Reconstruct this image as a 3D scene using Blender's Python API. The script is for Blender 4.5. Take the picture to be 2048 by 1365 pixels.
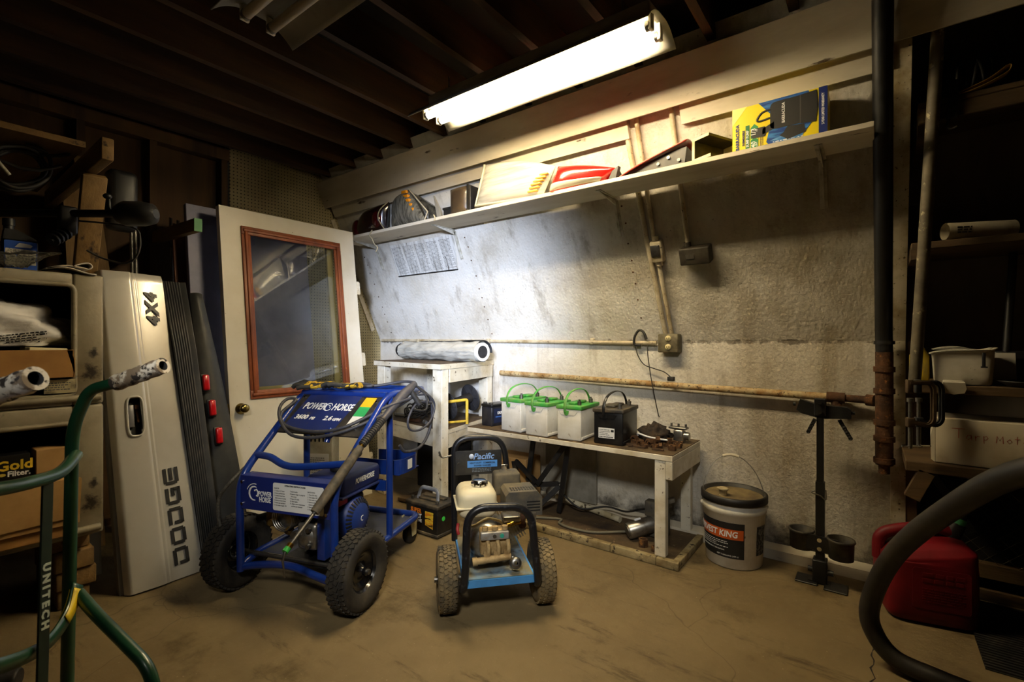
import bpy, bmesh, math, random
from mathutils import Matrix, Vector, noise
for o in list(bpy.data.objects):
    bpy.data.objects.remove(o, do_unlink=True)
C = bpy.context.scene.collection
SC = bpy.context.scene
R = math.radians
random.seed(7)

# ---------------------------------------------------------------- camera
cam_d = bpy.data.cameras.new('camera')
cam = bpy.data.objects.new('camera', cam_d)
C.objects.link(cam)
cam.location = (0, 0, 1.13)
cam.rotation_euler = (R(90), 0, R(37))
cam_d.sensor_width = 36.0
cam_d.lens = 16.91
cam_d.clip_start = 0.02
cam_d.dof.use_dof = True
cam_d.dof.focus_distance = 2.5
cam_d.dof.aperture_fstop = 6.3
SC.camera = cam

# ---------------------------------------------------------------- world, added spots, exposure
SC.view_settings.view_transform = 'Standard'
SC.view_settings.look = 'None'
SC.view_settings.exposure = 0.3
SC.view_settings.gamma = 1.0
wd = bpy.data.worlds.new('world'); SC.world = wd
wd.use_nodes = True
wd.node_tree.nodes['Background'].inputs[0].default_value = (1.0, 0.80, 0.52, 1)
wd.node_tree.nodes['Background'].inputs[1].default_value = 0.004
TUBE_POWER = 74.0
# added cool spot, unseen source right of the camera, brightening the far corner
sd = bpy.data.lights.new('cool_spot', 'SPOT')
sd.energy = 2050; sd.color = (0.68, 0.77, 1.0); sd.spot_size = R(21); sd.spot_blend = 0.8; sd.shadow_soft_size = 0.25
so = bpy.data.objects.new('cool_spot', sd); C.objects.link(so)
so.location = (0.9, -1.6, 1.75)
so.rotation_euler = (Vector((-2.62, 2.72, 1.30)) - Vector(so.location)).to_track_quat('-Z', 'Y').to_euler()
# added fill spot, no fixture, just behind the camera, over machines and bench
fd = bpy.data.lights.new('fill_spot', 'SPOT')
fd.energy = 215; fd.color = (1.0, 0.96, 0.87); fd.spot_size = R(52); fd.spot_blend = 1.0; fd.shadow_soft_size = 0.18
fo = bpy.data.objects.new('fill_spot', fd); C.objects.link(fo)
fo.location = (0.1, -0.55, 2.38)
fo.rotation_euler = (Vector((-1.75, 1.95, 0.55)) - Vector(fo.location)).to_track_quat('-Z', 'Y').to_euler()

# ---------------------------------------------------------------- mesh helpers
def lin(c):
    if isinstance(c, str):
        c = [int(c[i:i+2], 16) / 255 for i in (0, 2, 4)]
    return tuple(x / 12.92 if x <= 0.04045 else ((x + 0.055) / 1.055) ** 2.4 for x in c) + (1.0,)

class MB:
    def __init__(s, M=None):
        s.v = []; s.f = []; s.sm = []; s.mi = []; s.M = M or Matrix(); s.m = 0
    def add(s, vs, fs, smooth=False, M=None):
        T = s.M @ M if M is not None else s.M
        o = len(s.v)
        s.v += [T @ Vector(v) for v in vs]
        for f in fs:
            s.f.append([i + o for i in f]); s.sm.append(smooth); s.mi.append(s.m)
        return s
    def box(s, a, b, M=None, bev=0, seg=2):
        x0, y0, z0 = a; x1, y1, z1 = b
        if bev <= 0:
            vs = [(x0,y0,z0),(x1,y0,z0),(x1,y1,z0),(x0,y1,z0),(x0,y0,z1),(x1,y0,z1),(x1,y1,z1),(x0,y1,z1)]
            return s.add(vs, [(3,2,1,0),(4,5,6,7),(0,1,5,4),(1,2,6,5),(2,3,7,6),(3,0,4,7)], False, M)
        bm = bmesh.new(); bmesh.ops.create_cube(bm, size=1)
        for v in bm.verts:
            v.co = Vector(((x0+x1)/2 + v.co.x*(x1-x0), (y0+y1)/2 + v.co.y*(y1-y0), (z0+z1)/2 + v.co.z*(z1-z0)))
        bmesh.ops.bevel(bm, geom=bm.edges[:], offset=bev, segments=seg, profile=0.5, affect='EDGES')
        bm.verts.index_update()
        s.add([v.co.copy() for v in bm.verts], [[v.index for v in f.verts] for f in bm.faces], seg > 1, M)
        bm.free(); return s
    def beam(s, p0, p1, w, h, up=(0, 0, 1), bev=0, roll=0):
        p0 = Vector(p0); p1 = Vector(p1); d = p1 - p0; L = d.length; z = d / L
        u = Vector(up)
        if abs(u.dot(z)) > 0.999: u = Vector((0, 1, 0))
        x = u.cross(z).normalized(); y = z.cross(x)
        T = Matrix.Translation(p0) @ Matrix((x, y, z)).transposed().to_4x4() @ Matrix.Rotation(roll, 4, 'Z')
        return s.box((-w/2, -h/2, 0), (w/2, h/2, L), T, bev)
    def tube(s, pts, r, n=10, closed=False, cap=True, flat=None):
        P = [Vector(p) for p in pts]; N = len(P)
        rs = r if isinstance(r, (list, tuple)) else [r] * N
        tan = []
        for i in range(N):
            a = P[(i-1) % N] if (closed or i > 0) else P[i]
            b = P[(i+1) % N] if (closed or i < N-1) else P[i]
            tan.append((b - a).normalized())
        ref = Vector((0, 0, 1)) if abs(tan[0].z) < 0.9 else Vector((0, 1, 0))
        x = ref.cross(tan[0]).normalized()
        vs = []; fs = []
        for i in range(N):
            x = (x - tan[i] * x.dot(tan[i])).normalized(); y = tan[i].cross(x)
            for k in range(n):
                a = 2*math.pi*k/n
                c, q = math.cos(a), math.sin(a)
                if flat: q *= flat
                vs.append(P[i] + (x*c + y*q) * rs[i])
        for i in range(N if closed else N-1):
            j = (i+1) % N
            for k in range(n):
                l = (k+1) % n
                fs.append((i*n+k, i*n+l, j*n+l, j*n+k))
        s.add(vs, fs, True)
        if cap and not closed:
            s.add(vs[:n], [list(range(n))[::-1]], False)
            s.add(vs[-n:], [list(range(n))], False)
        return s
    def cyl(s, p0, p1, r, n=20, r1=None, cap=True):
        return s.tube([p0, p1], [r, r if r1 is None else r1], n, cap=cap)
    def lathe(s, prof, n=28, M=None, smooth=True, arc=1.0):
        vs = []; fs = []; m = len(prof); full = arc >= 0.999
        cols = n if full else n + 1
        for k in range(cols):
            a = 2*math.pi*arc*k/n
            for (r, z) in prof: vs.append((r*math.cos(a), r*math.sin(a), z))
        for k in range(n):
            l = (k+1) % cols
            for i in range(m-1):
                fs.append((k*m+i, l*m+i, l*m+i+1, k*m+i+1))
        return s.add(vs, fs, smooth, M)
    def prism(s, poly, z0, z1, M=None):
        n = len(poly)
        area = sum(poly[i][0]*poly[(i+1) % n][1] - poly[(i+1) % n][0]*poly[i][1] for i in range(n))
        if area < 0: poly = poly[::-1]
        vs = [(p[0], p[1], z0) for p in poly] + [(p[0], p[1], z1) for p in poly]
        fs = [list(range(n))[::-1], [i+n for i in range(n)]]
        for i in range(n):
            j = (i+1) % n; fs.append((i, j, j+n, i+n))
        return s.add(vs, fs, False, M)
    def ell(s, c, r, nu=20, nv=12, M=None, e=1.0, wob=0, seed=0, fr=6):
        vs = []; fs = []
        sg = lambda t: math.copysign(abs(t) ** e, t)
        for j in range(nv+1):
            ph = math.pi * (j/nv - 0.5)
            for i in range(nu):
                th = 2*math.pi*i/nu
                d = Vector((sg(math.cos(ph))*sg(math.cos(th)), sg(math.cos(ph))*sg(math.sin(th)), sg(math.sin(ph))))
                k = 1 + wob * noise.noise(d * fr * 0.4 + Vector((seed, seed*1.7, 0))) if wob else 1
                vs.append(Vector(c) + Vector((d.x*r[0]*k, d.y*r[1]*k, d.z*r[2]*k)))
        for j in range(nv):
            for i in range(nu):
                l = (i+1) % nu
                fs.append((j*nu+i, j*nu+l, (j+1)*nu+l, (j+1)*nu+i))
        return s.add(vs, fs, True, M)
    def surf(s, fn, nu, nv, th=0.0, smooth=True):
        g = [[Vector(fn(i/nu, j/nv)) for j in range(nv+1)] for i in range(nu+1)]
        ids = lambda i, j: i*(nv+1)+j
        top = [p for row in g for p in row]
        fs = [(ids(i,j), ids(i+1,j), ids(i+1,j+1), ids(i,j+1)) for i in range(nu) for j in range(nv)]
        if th == 0: return s.add(top, fs, smooth)
        low = []
        for i in range(nu+1):
            for j in range(nv+1):
                du = g[min(i+1,nu)][j] - g[max(i-1,0)][j]; dv = g[i][min(j+1,nv)] - g[i][max(j-1,0)]
                low.append(g[i][j] - du.cross(dv).normalized() * th)
        K = len(top)
        fs += [(f[3]+K, f[2]+K, f[1]+K, f[0]+K) for f in fs]
        rim = [ids(i,0) for i in range(nu+1)] + [ids(nu,j) for j in range(1,nv+1)] + [ids(i,nv) for i in range(nu-1,-1,-1)] + [ids(0,j) for j in range(nv-1,0,-1)]
        for a in range(len(rim)):
            b = rim[(a+1) % len(rim)]
            fs.append((b, rim[a], rim[a]+K, b+K))
        return s.add(top + low, fs, smooth)
    def build(s, name, mats, parent=None, world=False, recenter=False):
        me = bpy.data.meshes.new(name)
        vs = s.v
        off = Vector((0, 0, 0))
        if world and parent is not None:
            inv = root_matrix(parent).inverted()
            vs = [inv @ v for v in vs]
        if recenter:
            xs = [v.x for v in vs]; ys = [v.y for v in vs]; zs = [v.z for v in vs]
            off = Vector(((min(xs)+max(xs))/2, (min(ys)+max(ys))/2, min(zs)))
            vs = [v - off for v in vs]
        me.from_pydata([tuple(v) for v in vs], [], s.f)
        me.polygons.foreach_set('use_smooth', s.sm)
        if not isinstance(mats, (list, tuple)): mats = [mats]
        for m in mats: me.materials.append(m)
        if len(mats) > 1: me.polygons.foreach_set('material_index', s.mi)
        me.validate(); me.update()
        o = bpy.data.objects.new(name, me); C.objects.link(o)
        o.location = off
        if parent is not None: o.parent = parent
        return o

ROOTM = {}
def root_matrix(o):
    while o.parent is not None: o = o.parent
    return ROOTM[o.name]
def tag(o, label, cat, group=None):
    o['label'] = label; o['category'] = cat
    if group: o['group'] = group
    return o
def thing(name, label, cat, loc=(0, 0, 0), rz=0, group=None):
    o = bpy.data.objects.new(name, None); C.objects.link(o)
    o.empty_display_size = 0.05
    o.location = loc; o.rotation_euler = (0, 0, rz)
    ROOTM[o.name] = Matrix.Translation(Vector(loc)) @ Matrix.Rotation(rz, 4, 'Z')
    return tag(o, label, cat, group)
def single(name, mb, mats, label, cat, group=None):
    return tag(mb.build(name, mats, recenter=True), label, cat, group)
def struct(name, mb, mats):
    o = mb.build(name, mats); o['kind'] = 'structure'; return o
def copy_thing(root, loc, rz, label, group=None):
    r = root.copy(); C.objects.link(r); r.location = loc; r.rotation_euler = (0, 0, rz)
    r['label'] = label
    if group: r['group'] = group
    for ch in list(root.children):
        c = ch.copy(); C.objects.link(c); c.parent = r
        for g in list(ch.children):
            d = g.copy(); C.objects.link(d); d.parent = c
    return r
def fillet(pts, rad, seg=5, closed=False):
    P = [Vector(p) for p in pts]; out = []; N = len(P)
    for i in range(N):
        if not closed and i in (0, N-1): out.append(P[i]); continue
        a = P[(i-1) % N] - P[i]; b = P[(i+1) % N] - P[i]
        r = min(rad, a.length*0.48, b.length*0.48)
        p = P[i] + a.normalized()*r; q = P[i] + b.normalized()*r
        for k in range(seg+1):
            t = k/seg; out.append(p*(1-t)**2 + P[i]*2*t*(1-t) + q*t*t)
    return out
def spline(pts, n=8, closed=False):
    P = [Vector(p) for p in pts]; N = len(P); out = []
    for i in range(N if closed else N-1):
        if closed: a, b, c, d = P[(i-1) % N], P[i], P[(i+1) % N], P[(i+2) % N]
        else: a, b, c, d = P[max(i-1,0)], P[i], P[i+1], P[min(i+2,N-1)]
        for k in range(n):
            t = k/n
            out.append(0.5*((2*b) + (c-a)*t + (2*a-5*b+4*c-d)*t*t + (-a+3*b-3*c+d)*t**3))
    if not closed: out.append(P[-1])
    return out
def rrect(w, h, r, seg=4, cx=0, cy=0):
    out = []
    for (sx, sy, a0) in ((1,1,0), (-1,1,90), (-1,-1,180), (1,-1,270)):
        for k in range(seg+1):
            a = R(a0 + 90*k/seg)
            out.append((cx + sx*(w/2-r) + r*math.cos(a), cy + sy*(h/2-r) + r*math.sin(a)))
    return out
def frame(o, x, y):
    """4x4 with local x, y as given and z = x cross y, at origin o"""
    x = Vector(x).normalized(); y = Vector(y); y = (y - x*y.dot(x)).normalized(); z = x.cross(y)
    return Matrix.Translation(Vector(o)) @ Matrix((x, y, z)).transposed().to_4x4()
def text(s, size, mat, parent, M, name='lettering', align='CENTER', shear=0, bold=0, sx=1.0, ext=0.0006, space=1.0, world=False, line=1.0):
    cu = bpy.data.curves.new('t', 'FONT'); cu.body = s; cu.size = size; cu.align_x = align; cu.align_y = 'CENTER'
    cu.shear = shear; cu.offset = bold; cu.extrude = ext; cu.resolution_u = 2; cu.space_character = space; cu.space_line = line
    ob = bpy.data.objects.new('t', cu); C.objects.link(ob)
    me = bpy.data.meshes.new_from_object(ob.evaluated_get(bpy.context.evaluated_depsgraph_get()))
    bpy.data.objects.remove(ob, do_unlink=True); bpy.data.curves.remove(cu)
    me.transform(Matrix.Diagonal((sx, 1, 1, 1)))
    T = M
    if world: T = root_matrix(parent).inverted() @ M
    me.transform(T)
    me.materials.clear(); me.materials.append(mat)
    me.name = name
    o = bpy.data.objects.new(name, me); C.objects.link(o)
    if parent is not None: o.parent = parent
    return o

def lines(par, M, w, h, rows, m, seed=1, fill=0.5, name='printed_lines', world=False, ext=0.0003, wl=0.09):
    """rows of print too small to read, as short raised strokes"""
    rnd = random.Random(seed); mb = MB(M=M); p = h/rows
    for i in range(rows):
        y = h/2 - p*(i+0.5); x = -w/2; end = w/2 - (rnd.random()*0.35*w if i % 3 == 2 else rnd.random()*0.08*w)
        while x < end:
            l = w*wl*(0.5+rnd.random()); mb.box((x, y-p*fill/2, 0), (min(end, x+l), y+p*fill/2, ext)); x += l + w*wl*0.35
    return mb.build(name, m, par, world=world)

# ---------------------------------------------------------------- materials
def mat(name, col, rough=0.6, metal=0.0, col2=None, vs=8.0, lo=0.4, hi=0.65, stretch=(1, 1, 1), bump=0.0, bs=60.0,
        col3=None, vs3=30.0, lo3=0.58, hi3=0.66, spec=0.5, trans=0.0, alpha=1.0, emis=0.0, coat=0.0, detail=5.0, rvar=0.0):
    m = bpy.data.materials.new(name); m.use_nodes = True
    t = m.node_tree; N = t.nodes; Lk = t.links; b = N['Principled BSDF']
    b.inputs['Base Color'].default_value = lin(col)
    b.inputs['Roughness'].default_value = rough; b.inputs['Metallic'].default_value = metal
    b.inputs['Specular IOR Level'].default_value = spec
    b.inputs['Coat Weight'].default_value = coat
    if trans: b.inputs['Transmission Weight'].default_value = trans
    if alpha < 1: b.inputs['Alpha'].default_value = alpha
    if emis:
        b.inputs['Emission Color'].default_value = lin(col); b.inputs['Emission Strength'].default_value = emis
    tc = N.new('ShaderNodeTexCoord'); mp = N.new('ShaderNodeMapping'); Lk.new(tc.outputs['Object'], mp.inputs['Vector'])
    mp.inputs['Scale'].default_value = stretch
    cur = None
    def layer(prev, c2, sc, l, h, off):
        nz = N.new('ShaderNodeTexNoise'); nz.inputs['Scale'].default_value = sc; nz.inputs['Detail'].default_value = detail
        nz.inputs['Roughness'].default_value = 0.62
        ad = N.new('ShaderNodeVectorMath'); ad.operation = 'ADD'; ad.inputs[1].default_value = (off, off*0.7, off*1.3)
        Lk.new(mp.outputs[0], ad.inputs[0]); Lk.new(ad.outputs[0], nz.inputs['Vector'])
        mr = N.new('ShaderNodeMapRange'); mr.inputs['From Min'].default_value = l; mr.inputs['From Max'].default_value = h
        Lk.new(nz.outputs['Fac'], mr.inputs['Value'])
        mx = N.new('ShaderNodeMix'); mx.data_type = 'RGBA'
        if prev is None: mx.inputs['A'].default_value = lin(col)
        else: Lk.new(prev, mx.inputs['A'])
        mx.inputs['B'].default_value = lin(c2); Lk.new(mr.outputs[0], mx.inputs['Factor'])
        return mx.outputs['Result'], mr.outputs[0]
    if col2: cur, f1 = layer(cur, col2, vs, lo, hi, 0.0)
    if col3: cur, f2 = layer(cur, col3, vs3, lo3, hi3, 5.3)
    if cur is not None: Lk.new(cur, b.inputs['Base Color'])
    if rvar and col2:
        mr = N.new('ShaderNodeMapRange'); mr.inputs['To Min'].default_value = rough; mr.inputs['To Max'].default_value = min(1, rough + rvar)
        Lk.new(f1, mr.inputs['Value']); Lk.new(mr.outputs[0], b.inputs['Roughness'])
    if bump:
        nb = N.new('ShaderNodeTexNoise'); nb.inputs['Scale'].default_value = bs; nb.inputs['Detail'].default_value = 4
        Lk.new(mp.outputs[0], nb.inputs['Vector'])
        bp = N.new('ShaderNodeBump'); bp.inputs['Strength'].default_value = bump; bp.inputs['Distance'].default_value = 0.01
        Lk.new(nb.outputs['Fac'], bp.inputs['Height']); Lk.new(bp.outputs[0], b.inputs['Normal'])
    return m

def nodes_of(m): return m.node_tree.nodes, m.node_tree.links, m.node_tree.nodes['Principled BSDF']
def math_node(N, Lk, op, a, b=None, c=None):
    n = N.new('ShaderNodeMath'); n.operation = op
    for i, x in enumerate((a, b, c)):
        if x is None: continue
        if isinstance(x, (int, float)): n.inputs[i].default_value = x
        else: Lk.new(x, n.inputs[i])
    return n.outputs[0]
def mixc(N, Lk, fac, a, b):
    n = N.new('ShaderNodeMix'); n.data_type = 'RGBA'
    for k, x in (('A', a), ('B', b), ('Factor', fac)):
        if isinstance(x, (int, float)): n.inputs[k].default_value = x
        elif isinstance(x, (tuple, str)): n.inputs[k].default_value = lin(x) if isinstance(x, str) else x
        else: Lk.new(x, n.inputs[k])
    return n.outputs['Result']
def nz(N, Lk, vec, sc, det=4, rough=0.6, scale=None):
    if scale:
        mp = N.new('ShaderNodeMapping'); mp.inputs['Scale'].default_value = scale; Lk.new(vec, mp.inputs[0]); vec = mp.outputs[0]
    n = N.new('ShaderNodeTexNoise'); n.inputs['Scale'].default_value = sc; n.inputs['Detail'].default_value = det; n.inputs['Roughness'].default_value = rough
    Lk.new(vec, n.inputs['Vector']); return n.outputs['Fac']
def ramp(N, Lk, x, a, b, c=0.0, d=1.0):
    n = N.new('ShaderNodeMapRange'); n.interpolation_type = 'SMOOTHSTEP'
    for k, q in (('From Min', a), ('From Max', b), ('To Min', c), ('To Max', d)): n.inputs[k].default_value = q
    Lk.new(x, n.inputs['Value']); return n.outputs[0]

def wall_material():
    m = bpy.data.materials.new('stained_white_plaster'); m.use_nodes = True
    N, Lk, b = nodes_of(m)
    tc = N.new('ShaderNodeTexCoord'); v = tc.outputs['Object']
    sp = N.new('ShaderNodeSeparateXYZ'); Lk.new(v, sp.inputs[0]); z = sp.outputs['Z']
    c = mixc(N, Lk, ramp(N, Lk, nz(N, Lk, v, 1.6, 5), 0.35, 0.7), 'dcd9d0', 'c6bfae')
    st = nz(N, Lk, v, 9.0, 6, 0.65, (1, 1, 0.10))
    c = mixc(N, Lk, ramp(N, Lk, st, 0.52, 0.78, 0, 0.65), c, '6f6048')
    sx = math_node(N, Lk, 'MULTIPLY', ramp(N, Lk, nz(N, Lk, v, 3.0, 7, 0.72), 0.5, 0.72, 0, 0.38), 1.0)
    c = mixc(N, Lk, sx, c, '857354')
    xg = ramp(N, Lk, math_node(N, Lk, 'ADD', sp.outputs['X'], math_node(N, Lk, 'MULTIPLY', nz(N, Lk, v, 2.2, 5), 1.6)), -0.9, 0.7)
    c = mixc(N, Lk, math_node(N, Lk, 'MULTIPLY', xg, ramp(N, Lk, nz(N, Lk, v, 6.0, 7, 0.7, (1, 1, 0.18)), 0.30, 0.72, 0.25, 0.85)), c, '8a7c62')
    # speckles of dirt
    c = mixc(N, Lk, ramp(N, Lk, nz(N, Lk, v, 70, 3, 0.7), 0.66, 0.72, 0, 0.7), c, '3a2f1f')
    # grime along the foot of the wall and the ledge at the knee
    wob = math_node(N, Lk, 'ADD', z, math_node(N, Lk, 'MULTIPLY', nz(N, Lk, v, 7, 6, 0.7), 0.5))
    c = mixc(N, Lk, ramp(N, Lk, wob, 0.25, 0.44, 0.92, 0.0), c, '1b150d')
    dk = math_node(N, Lk, 'ABSOLUTE', math_node(N, Lk, 'SUBTRACT', z, 1.125))
    kw = math_node(N, Lk, 'ADD', dk, math_node(N, Lk, 'MULTIPLY', math_node(N, Lk, 'SUBTRACT', nz(N, Lk, v, 14, 5, 0.7), 0.5), 0.08))
    c = mixc(N, Lk, ramp(N, Lk, kw, 0.0, 0.012, 0.75, 0.0), c, '3b2c18')
    Lk.new(c, b.inputs['Base Color']); b.inputs['Roughness'].default_value = 0.75
    h1 = nz(N, Lk, v, 45, 6, 0.7); vo = N.new('ShaderNodeTexVoronoi'); vo.feature = 'SMOOTH_F1'; vo.inputs['Scale'].default_value = 75
    wv = N.new('ShaderNodeMapping'); wv.inputs['Scale'].default_value = (1, 1, 0.55); Lk.new(v, wv.inputs[0]); Lk.new(wv.outputs[0], vo.inputs['Vector'])
    h = math_node(N, Lk, 'ADD', h1, math_node(N, Lk, 'MULTIPLY', vo.outputs['Distance'], 0.5))
    bp = N.new('ShaderNodeBump'); Lk.new(ramp(N, Lk, sp.outputs['X'], -2.6, -0.6, 0.35, 0.8), bp.inputs['Strength']); bp.inputs['Distance'].default_value = 0.008
    Lk.new(h, bp.inputs['Height']); Lk.new(bp.outputs[0], b.inputs['Normal'])
    return m
def floor_material():
    m = bpy.data.materials.new('dusty_concrete'); m.use_nodes = True
    N, Lk, b = nodes_of(m)
    tc = N.new('ShaderNodeTexCoord'); v = tc.outputs['Object']
    c = mixc(N, Lk, ramp(N, Lk, nz(N, Lk, v, 1.1, 6), 0.3, 0.72), '806f4f', '6b5b3f')
    c = mixc(N, Lk, ramp(N, Lk, nz(N, Lk, v, 2.6, 8, 0.7), 0.52, 0.70, 0, 0.75), c, '43371f')
    c = mixc(N, Lk, ramp(N, Lk, nz(N, Lk, v, 5, 7, 0.75, (0.35, 1.6, 1)), 0.55, 0.70, 0, 0.65), c, '2a2012')
    c = mixc(N, Lk, ramp(N, Lk, nz(N, Lk, v, 90, 2, 0.6), 0.70, 0.76, 0, 0.5), c, 'b7a987')
    wv = N.new('ShaderNodeVectorMath'); wv.operation = 'ADD'; Lk.new(v, wv.inputs[0])
    nn = N.new('ShaderNodeTexNoise'); nn.inputs['Scale'].default_value = 4; Lk.new(v, nn.inputs['Vector'])
    sc = N.new('ShaderNodeVectorMath'); sc.operation = 'SCALE'; sc.inputs['Scale'].default_value = 0.25; Lk.new(nn.outputs['Color'], sc.inputs[0]); Lk.new(sc.outputs[0], wv.inputs[1])
    vo = N.new('ShaderNodeTexVoronoi'); vo.feature = 'DISTANCE_TO_EDGE'; vo.inputs['Scale'].default_value = 0.62; Lk.new(wv.outputs[0], vo.inputs['Vector'])
    c = mixc(N, Lk, ramp(N, Lk, vo.outputs['Distance'], 0.0, 0.0022, 0.45, 0.0), c, '3a2f1c')
    Lk.new(c, b.inputs['Base Color'])
    Lk.new(ramp(N, Lk, nz(N, Lk, v, 3, 4), 0.35, 0.7, 0.5, 0.85), b.inputs['Roughness']); b.inputs['Specular IOR Level'].default_value = 0.25
    bp = N.new('ShaderNodeBump'); bp.inputs['Strength'].default_value = 0.25; bp.inputs['Distance'].default_value = 0.01
    Lk.new(nz(N, Lk, v, 30, 6, 0.7), bp.inputs['Height']); Lk.new(bp.outputs[0], b.inputs['Normal'])
    return m
def pegboard_material():
    m = bpy.data.materials.new('tan_pegboard'); m.use_nodes = True
    N, Lk, b = nodes_of(m)
    tc = N.new('ShaderNodeTexCoord'); sp = N.new('ShaderNodeSeparateXYZ'); Lk.new(tc.outputs['Object'], sp.inputs[0])
    def cell(x):
        return math_node(N, Lk, 'SUBTRACT', math_node(N, Lk, 'FRACT', math_node(N, Lk, 'MULTIPLY', x, 1/0.0254)), 0.5)
    a = cell(sp.outputs['Y']); q = cell(sp.outputs['Z'])
    d = math_node(N, Lk, 'SQRT', math_node(N, Lk, 'ADD', math_node(N, Lk, 'MULTIPLY', a, a), math_node(N, Lk, 'MULTIPLY', q, q)))
    f = ramp(N, Lk, d, 0.13, 0.19, 1, 0)
    c = mixc(N, Lk, ramp(N, Lk, nz(N, Lk, tc.outputs['Object'], 3), 0.3, 0.7), 'a39670', '857850')
    Lk.new(mixc(N, Lk, f, c, '0a0703'), b.inputs['Base Color']); b.inputs['Roughness'].default_value = 0.7
    bp = N.new('ShaderNodeBump'); bp.inputs['Strength'].default_value = 1.0; bp.inputs['Distance'].default_value = 0.003; bp.invert = True
    Lk.new(f, bp.inputs['Height']); Lk.new(bp.outputs[0], b.inputs['Normal'])
    return m

m_wall = wall_material(); m_floor = floor_material(); m_peg = pegboard_material()
m_plank = mat('painted_white_plank', 'cfc6b2', 0.6, col2='a8997c', vs=5, lo=0.45, hi=0.8, stretch=(0.25, 1, 1), col3='4a3a25', vs3=22, lo3=0.66, hi3=0.72, bump=0.15, bs=30)
m_joist = mat('dark_pine_joist', '4a3014', 0.8, col2='281808', vs=14, lo=0.35, hi=0.7, stretch=(1, 0.08, 1), col3='1d1207', vs3=9, lo3=0.66, hi3=0.7, bump=0.15)
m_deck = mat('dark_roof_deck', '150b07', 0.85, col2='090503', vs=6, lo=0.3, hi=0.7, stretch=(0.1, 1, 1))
m_ply = mat('dark_plywood', '5c401d', 0.75, col2='3a260f', vs=5, lo=0.3, hi=0.7, stretch=(1, 1, 0.12), col3='22150a', vs3=3, lo3=0.58, hi3=0.7)
m_lumber = mat('old_lumber', '8a6c3e', 0.75, col2='5f4724', vs=9, lo=0.3, hi=0.7, stretch=(1, 1, 0.15), col3='2c1d0e', vs3=16, lo3=0.62, hi3=0.7, bump=0.2)
m_lumber_y = mat('old_lumber_board', '8a6c3e', 0.75, col2='5f4724', vs=9, lo=0.3, hi=0.7, stretch=(0.15, 1, 1), col3='2c1d0e', vs3=16, lo3=0.62, hi3=0.7, bump=0.2)
m_dirtywood = mat('dirty_bench_wood', '5e4a2c', 0.8, col2='33261a', vs=7, lo=0.3, hi=0.7, col3='8a7656', vs3=25, lo3=0.62, hi3=0.75, bump=0.3)
m_chipwhite = mat('chipped_white_paint', 'd8d1bd', 0.55, col2='b3a482', vs=7, lo=0.42, hi=0.75, col3='4b3b25', vs3=35, lo3=0.63, hi3=0.68, bump=0.15, bs=40)
m_lumber_shaded = mat('shade_darkened_lumber', '5c4526', 0.8, col2='37280f', vs=9, lo=0.3, hi=0.7, stretch=(0.15, 1, 1), col3='1d130a', vs3=14, lo3=0.58, hi3=0.7, bump=0.2)  # darker copy of the old lumber; the right bay's dimness is in its colour
m_blackpaint = mat('black_paint', '0d0d0e', 0.45, col2='201e1b', vs=20, lo=0.5, hi=0.8, rvar=0.25)
m_blackplastic = mat('black_plastic', '17171a', 0.42, col2='2a2824', vs=12, lo=0.5, hi=0.8, rvar=0.2)
m_rubber = mat('black_rubber', '1a1918', 0.65, col2='38322a', vs=14, lo=0.45, hi=0.8, bump=0.1)
m_hosegrey = mat('grey_rubber_hose', '34343a', 0.55, col2='4d4a47', vs=25, lo=0.45, hi=0.8)
m_steel = mat('dull_steel', '8f8d88', 0.38, 1.0, col2='5d564a', vs=18, lo=0.45, hi=0.8, rvar=0.3)
m_chrome = mat('chrome', 'd8d8d8', 0.14, 1.0, col2='8d8576', vs=30, lo=0.6, hi=0.8)
m_brass = mat('brass', 'b08a3a', 0.3, 1.0, col2='6a4d22', vs=30, lo=0.5, hi=0.8)
m_rust = mat('rusty_iron', '5b3a1e', 0.85, 0.2, col2='2d1c10', vs=14, lo=0.35, hi=0.7, col3='8a5a2a', vs3=40, lo3=0.58, hi3=0.7, bump=0.4)
m_white_paper = mat('white_label', 'dcdcda', 0.55)
m_black_ink = mat('black_print', '141414', 0.6)
m_grey_ink = mat('grey_print', '4a4a4a', 0.6)
m_white_ink = mat('white_print', 'e8e8e8', 0.5)
m_conduit = mat('painted_conduit', 'c3b79c', 0.55, col2='8f7d58', vs=10, lo=0.42, hi=0.7, stretch=(1, 1, 1), col3='3f3019', vs3=60, lo3=0.62, hi3=0.68, bump=0.1)
m_card = mat('brown_cardboard', 'a5793f', 0.8, col2='8d6431', vs=5, lo=0.4, hi=0.7)
m_cardlight = mat('tan_cardboard', 'b08a55', 0.8, col2='94703e', vs=6, lo=0.4, hi=0.7)
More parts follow.
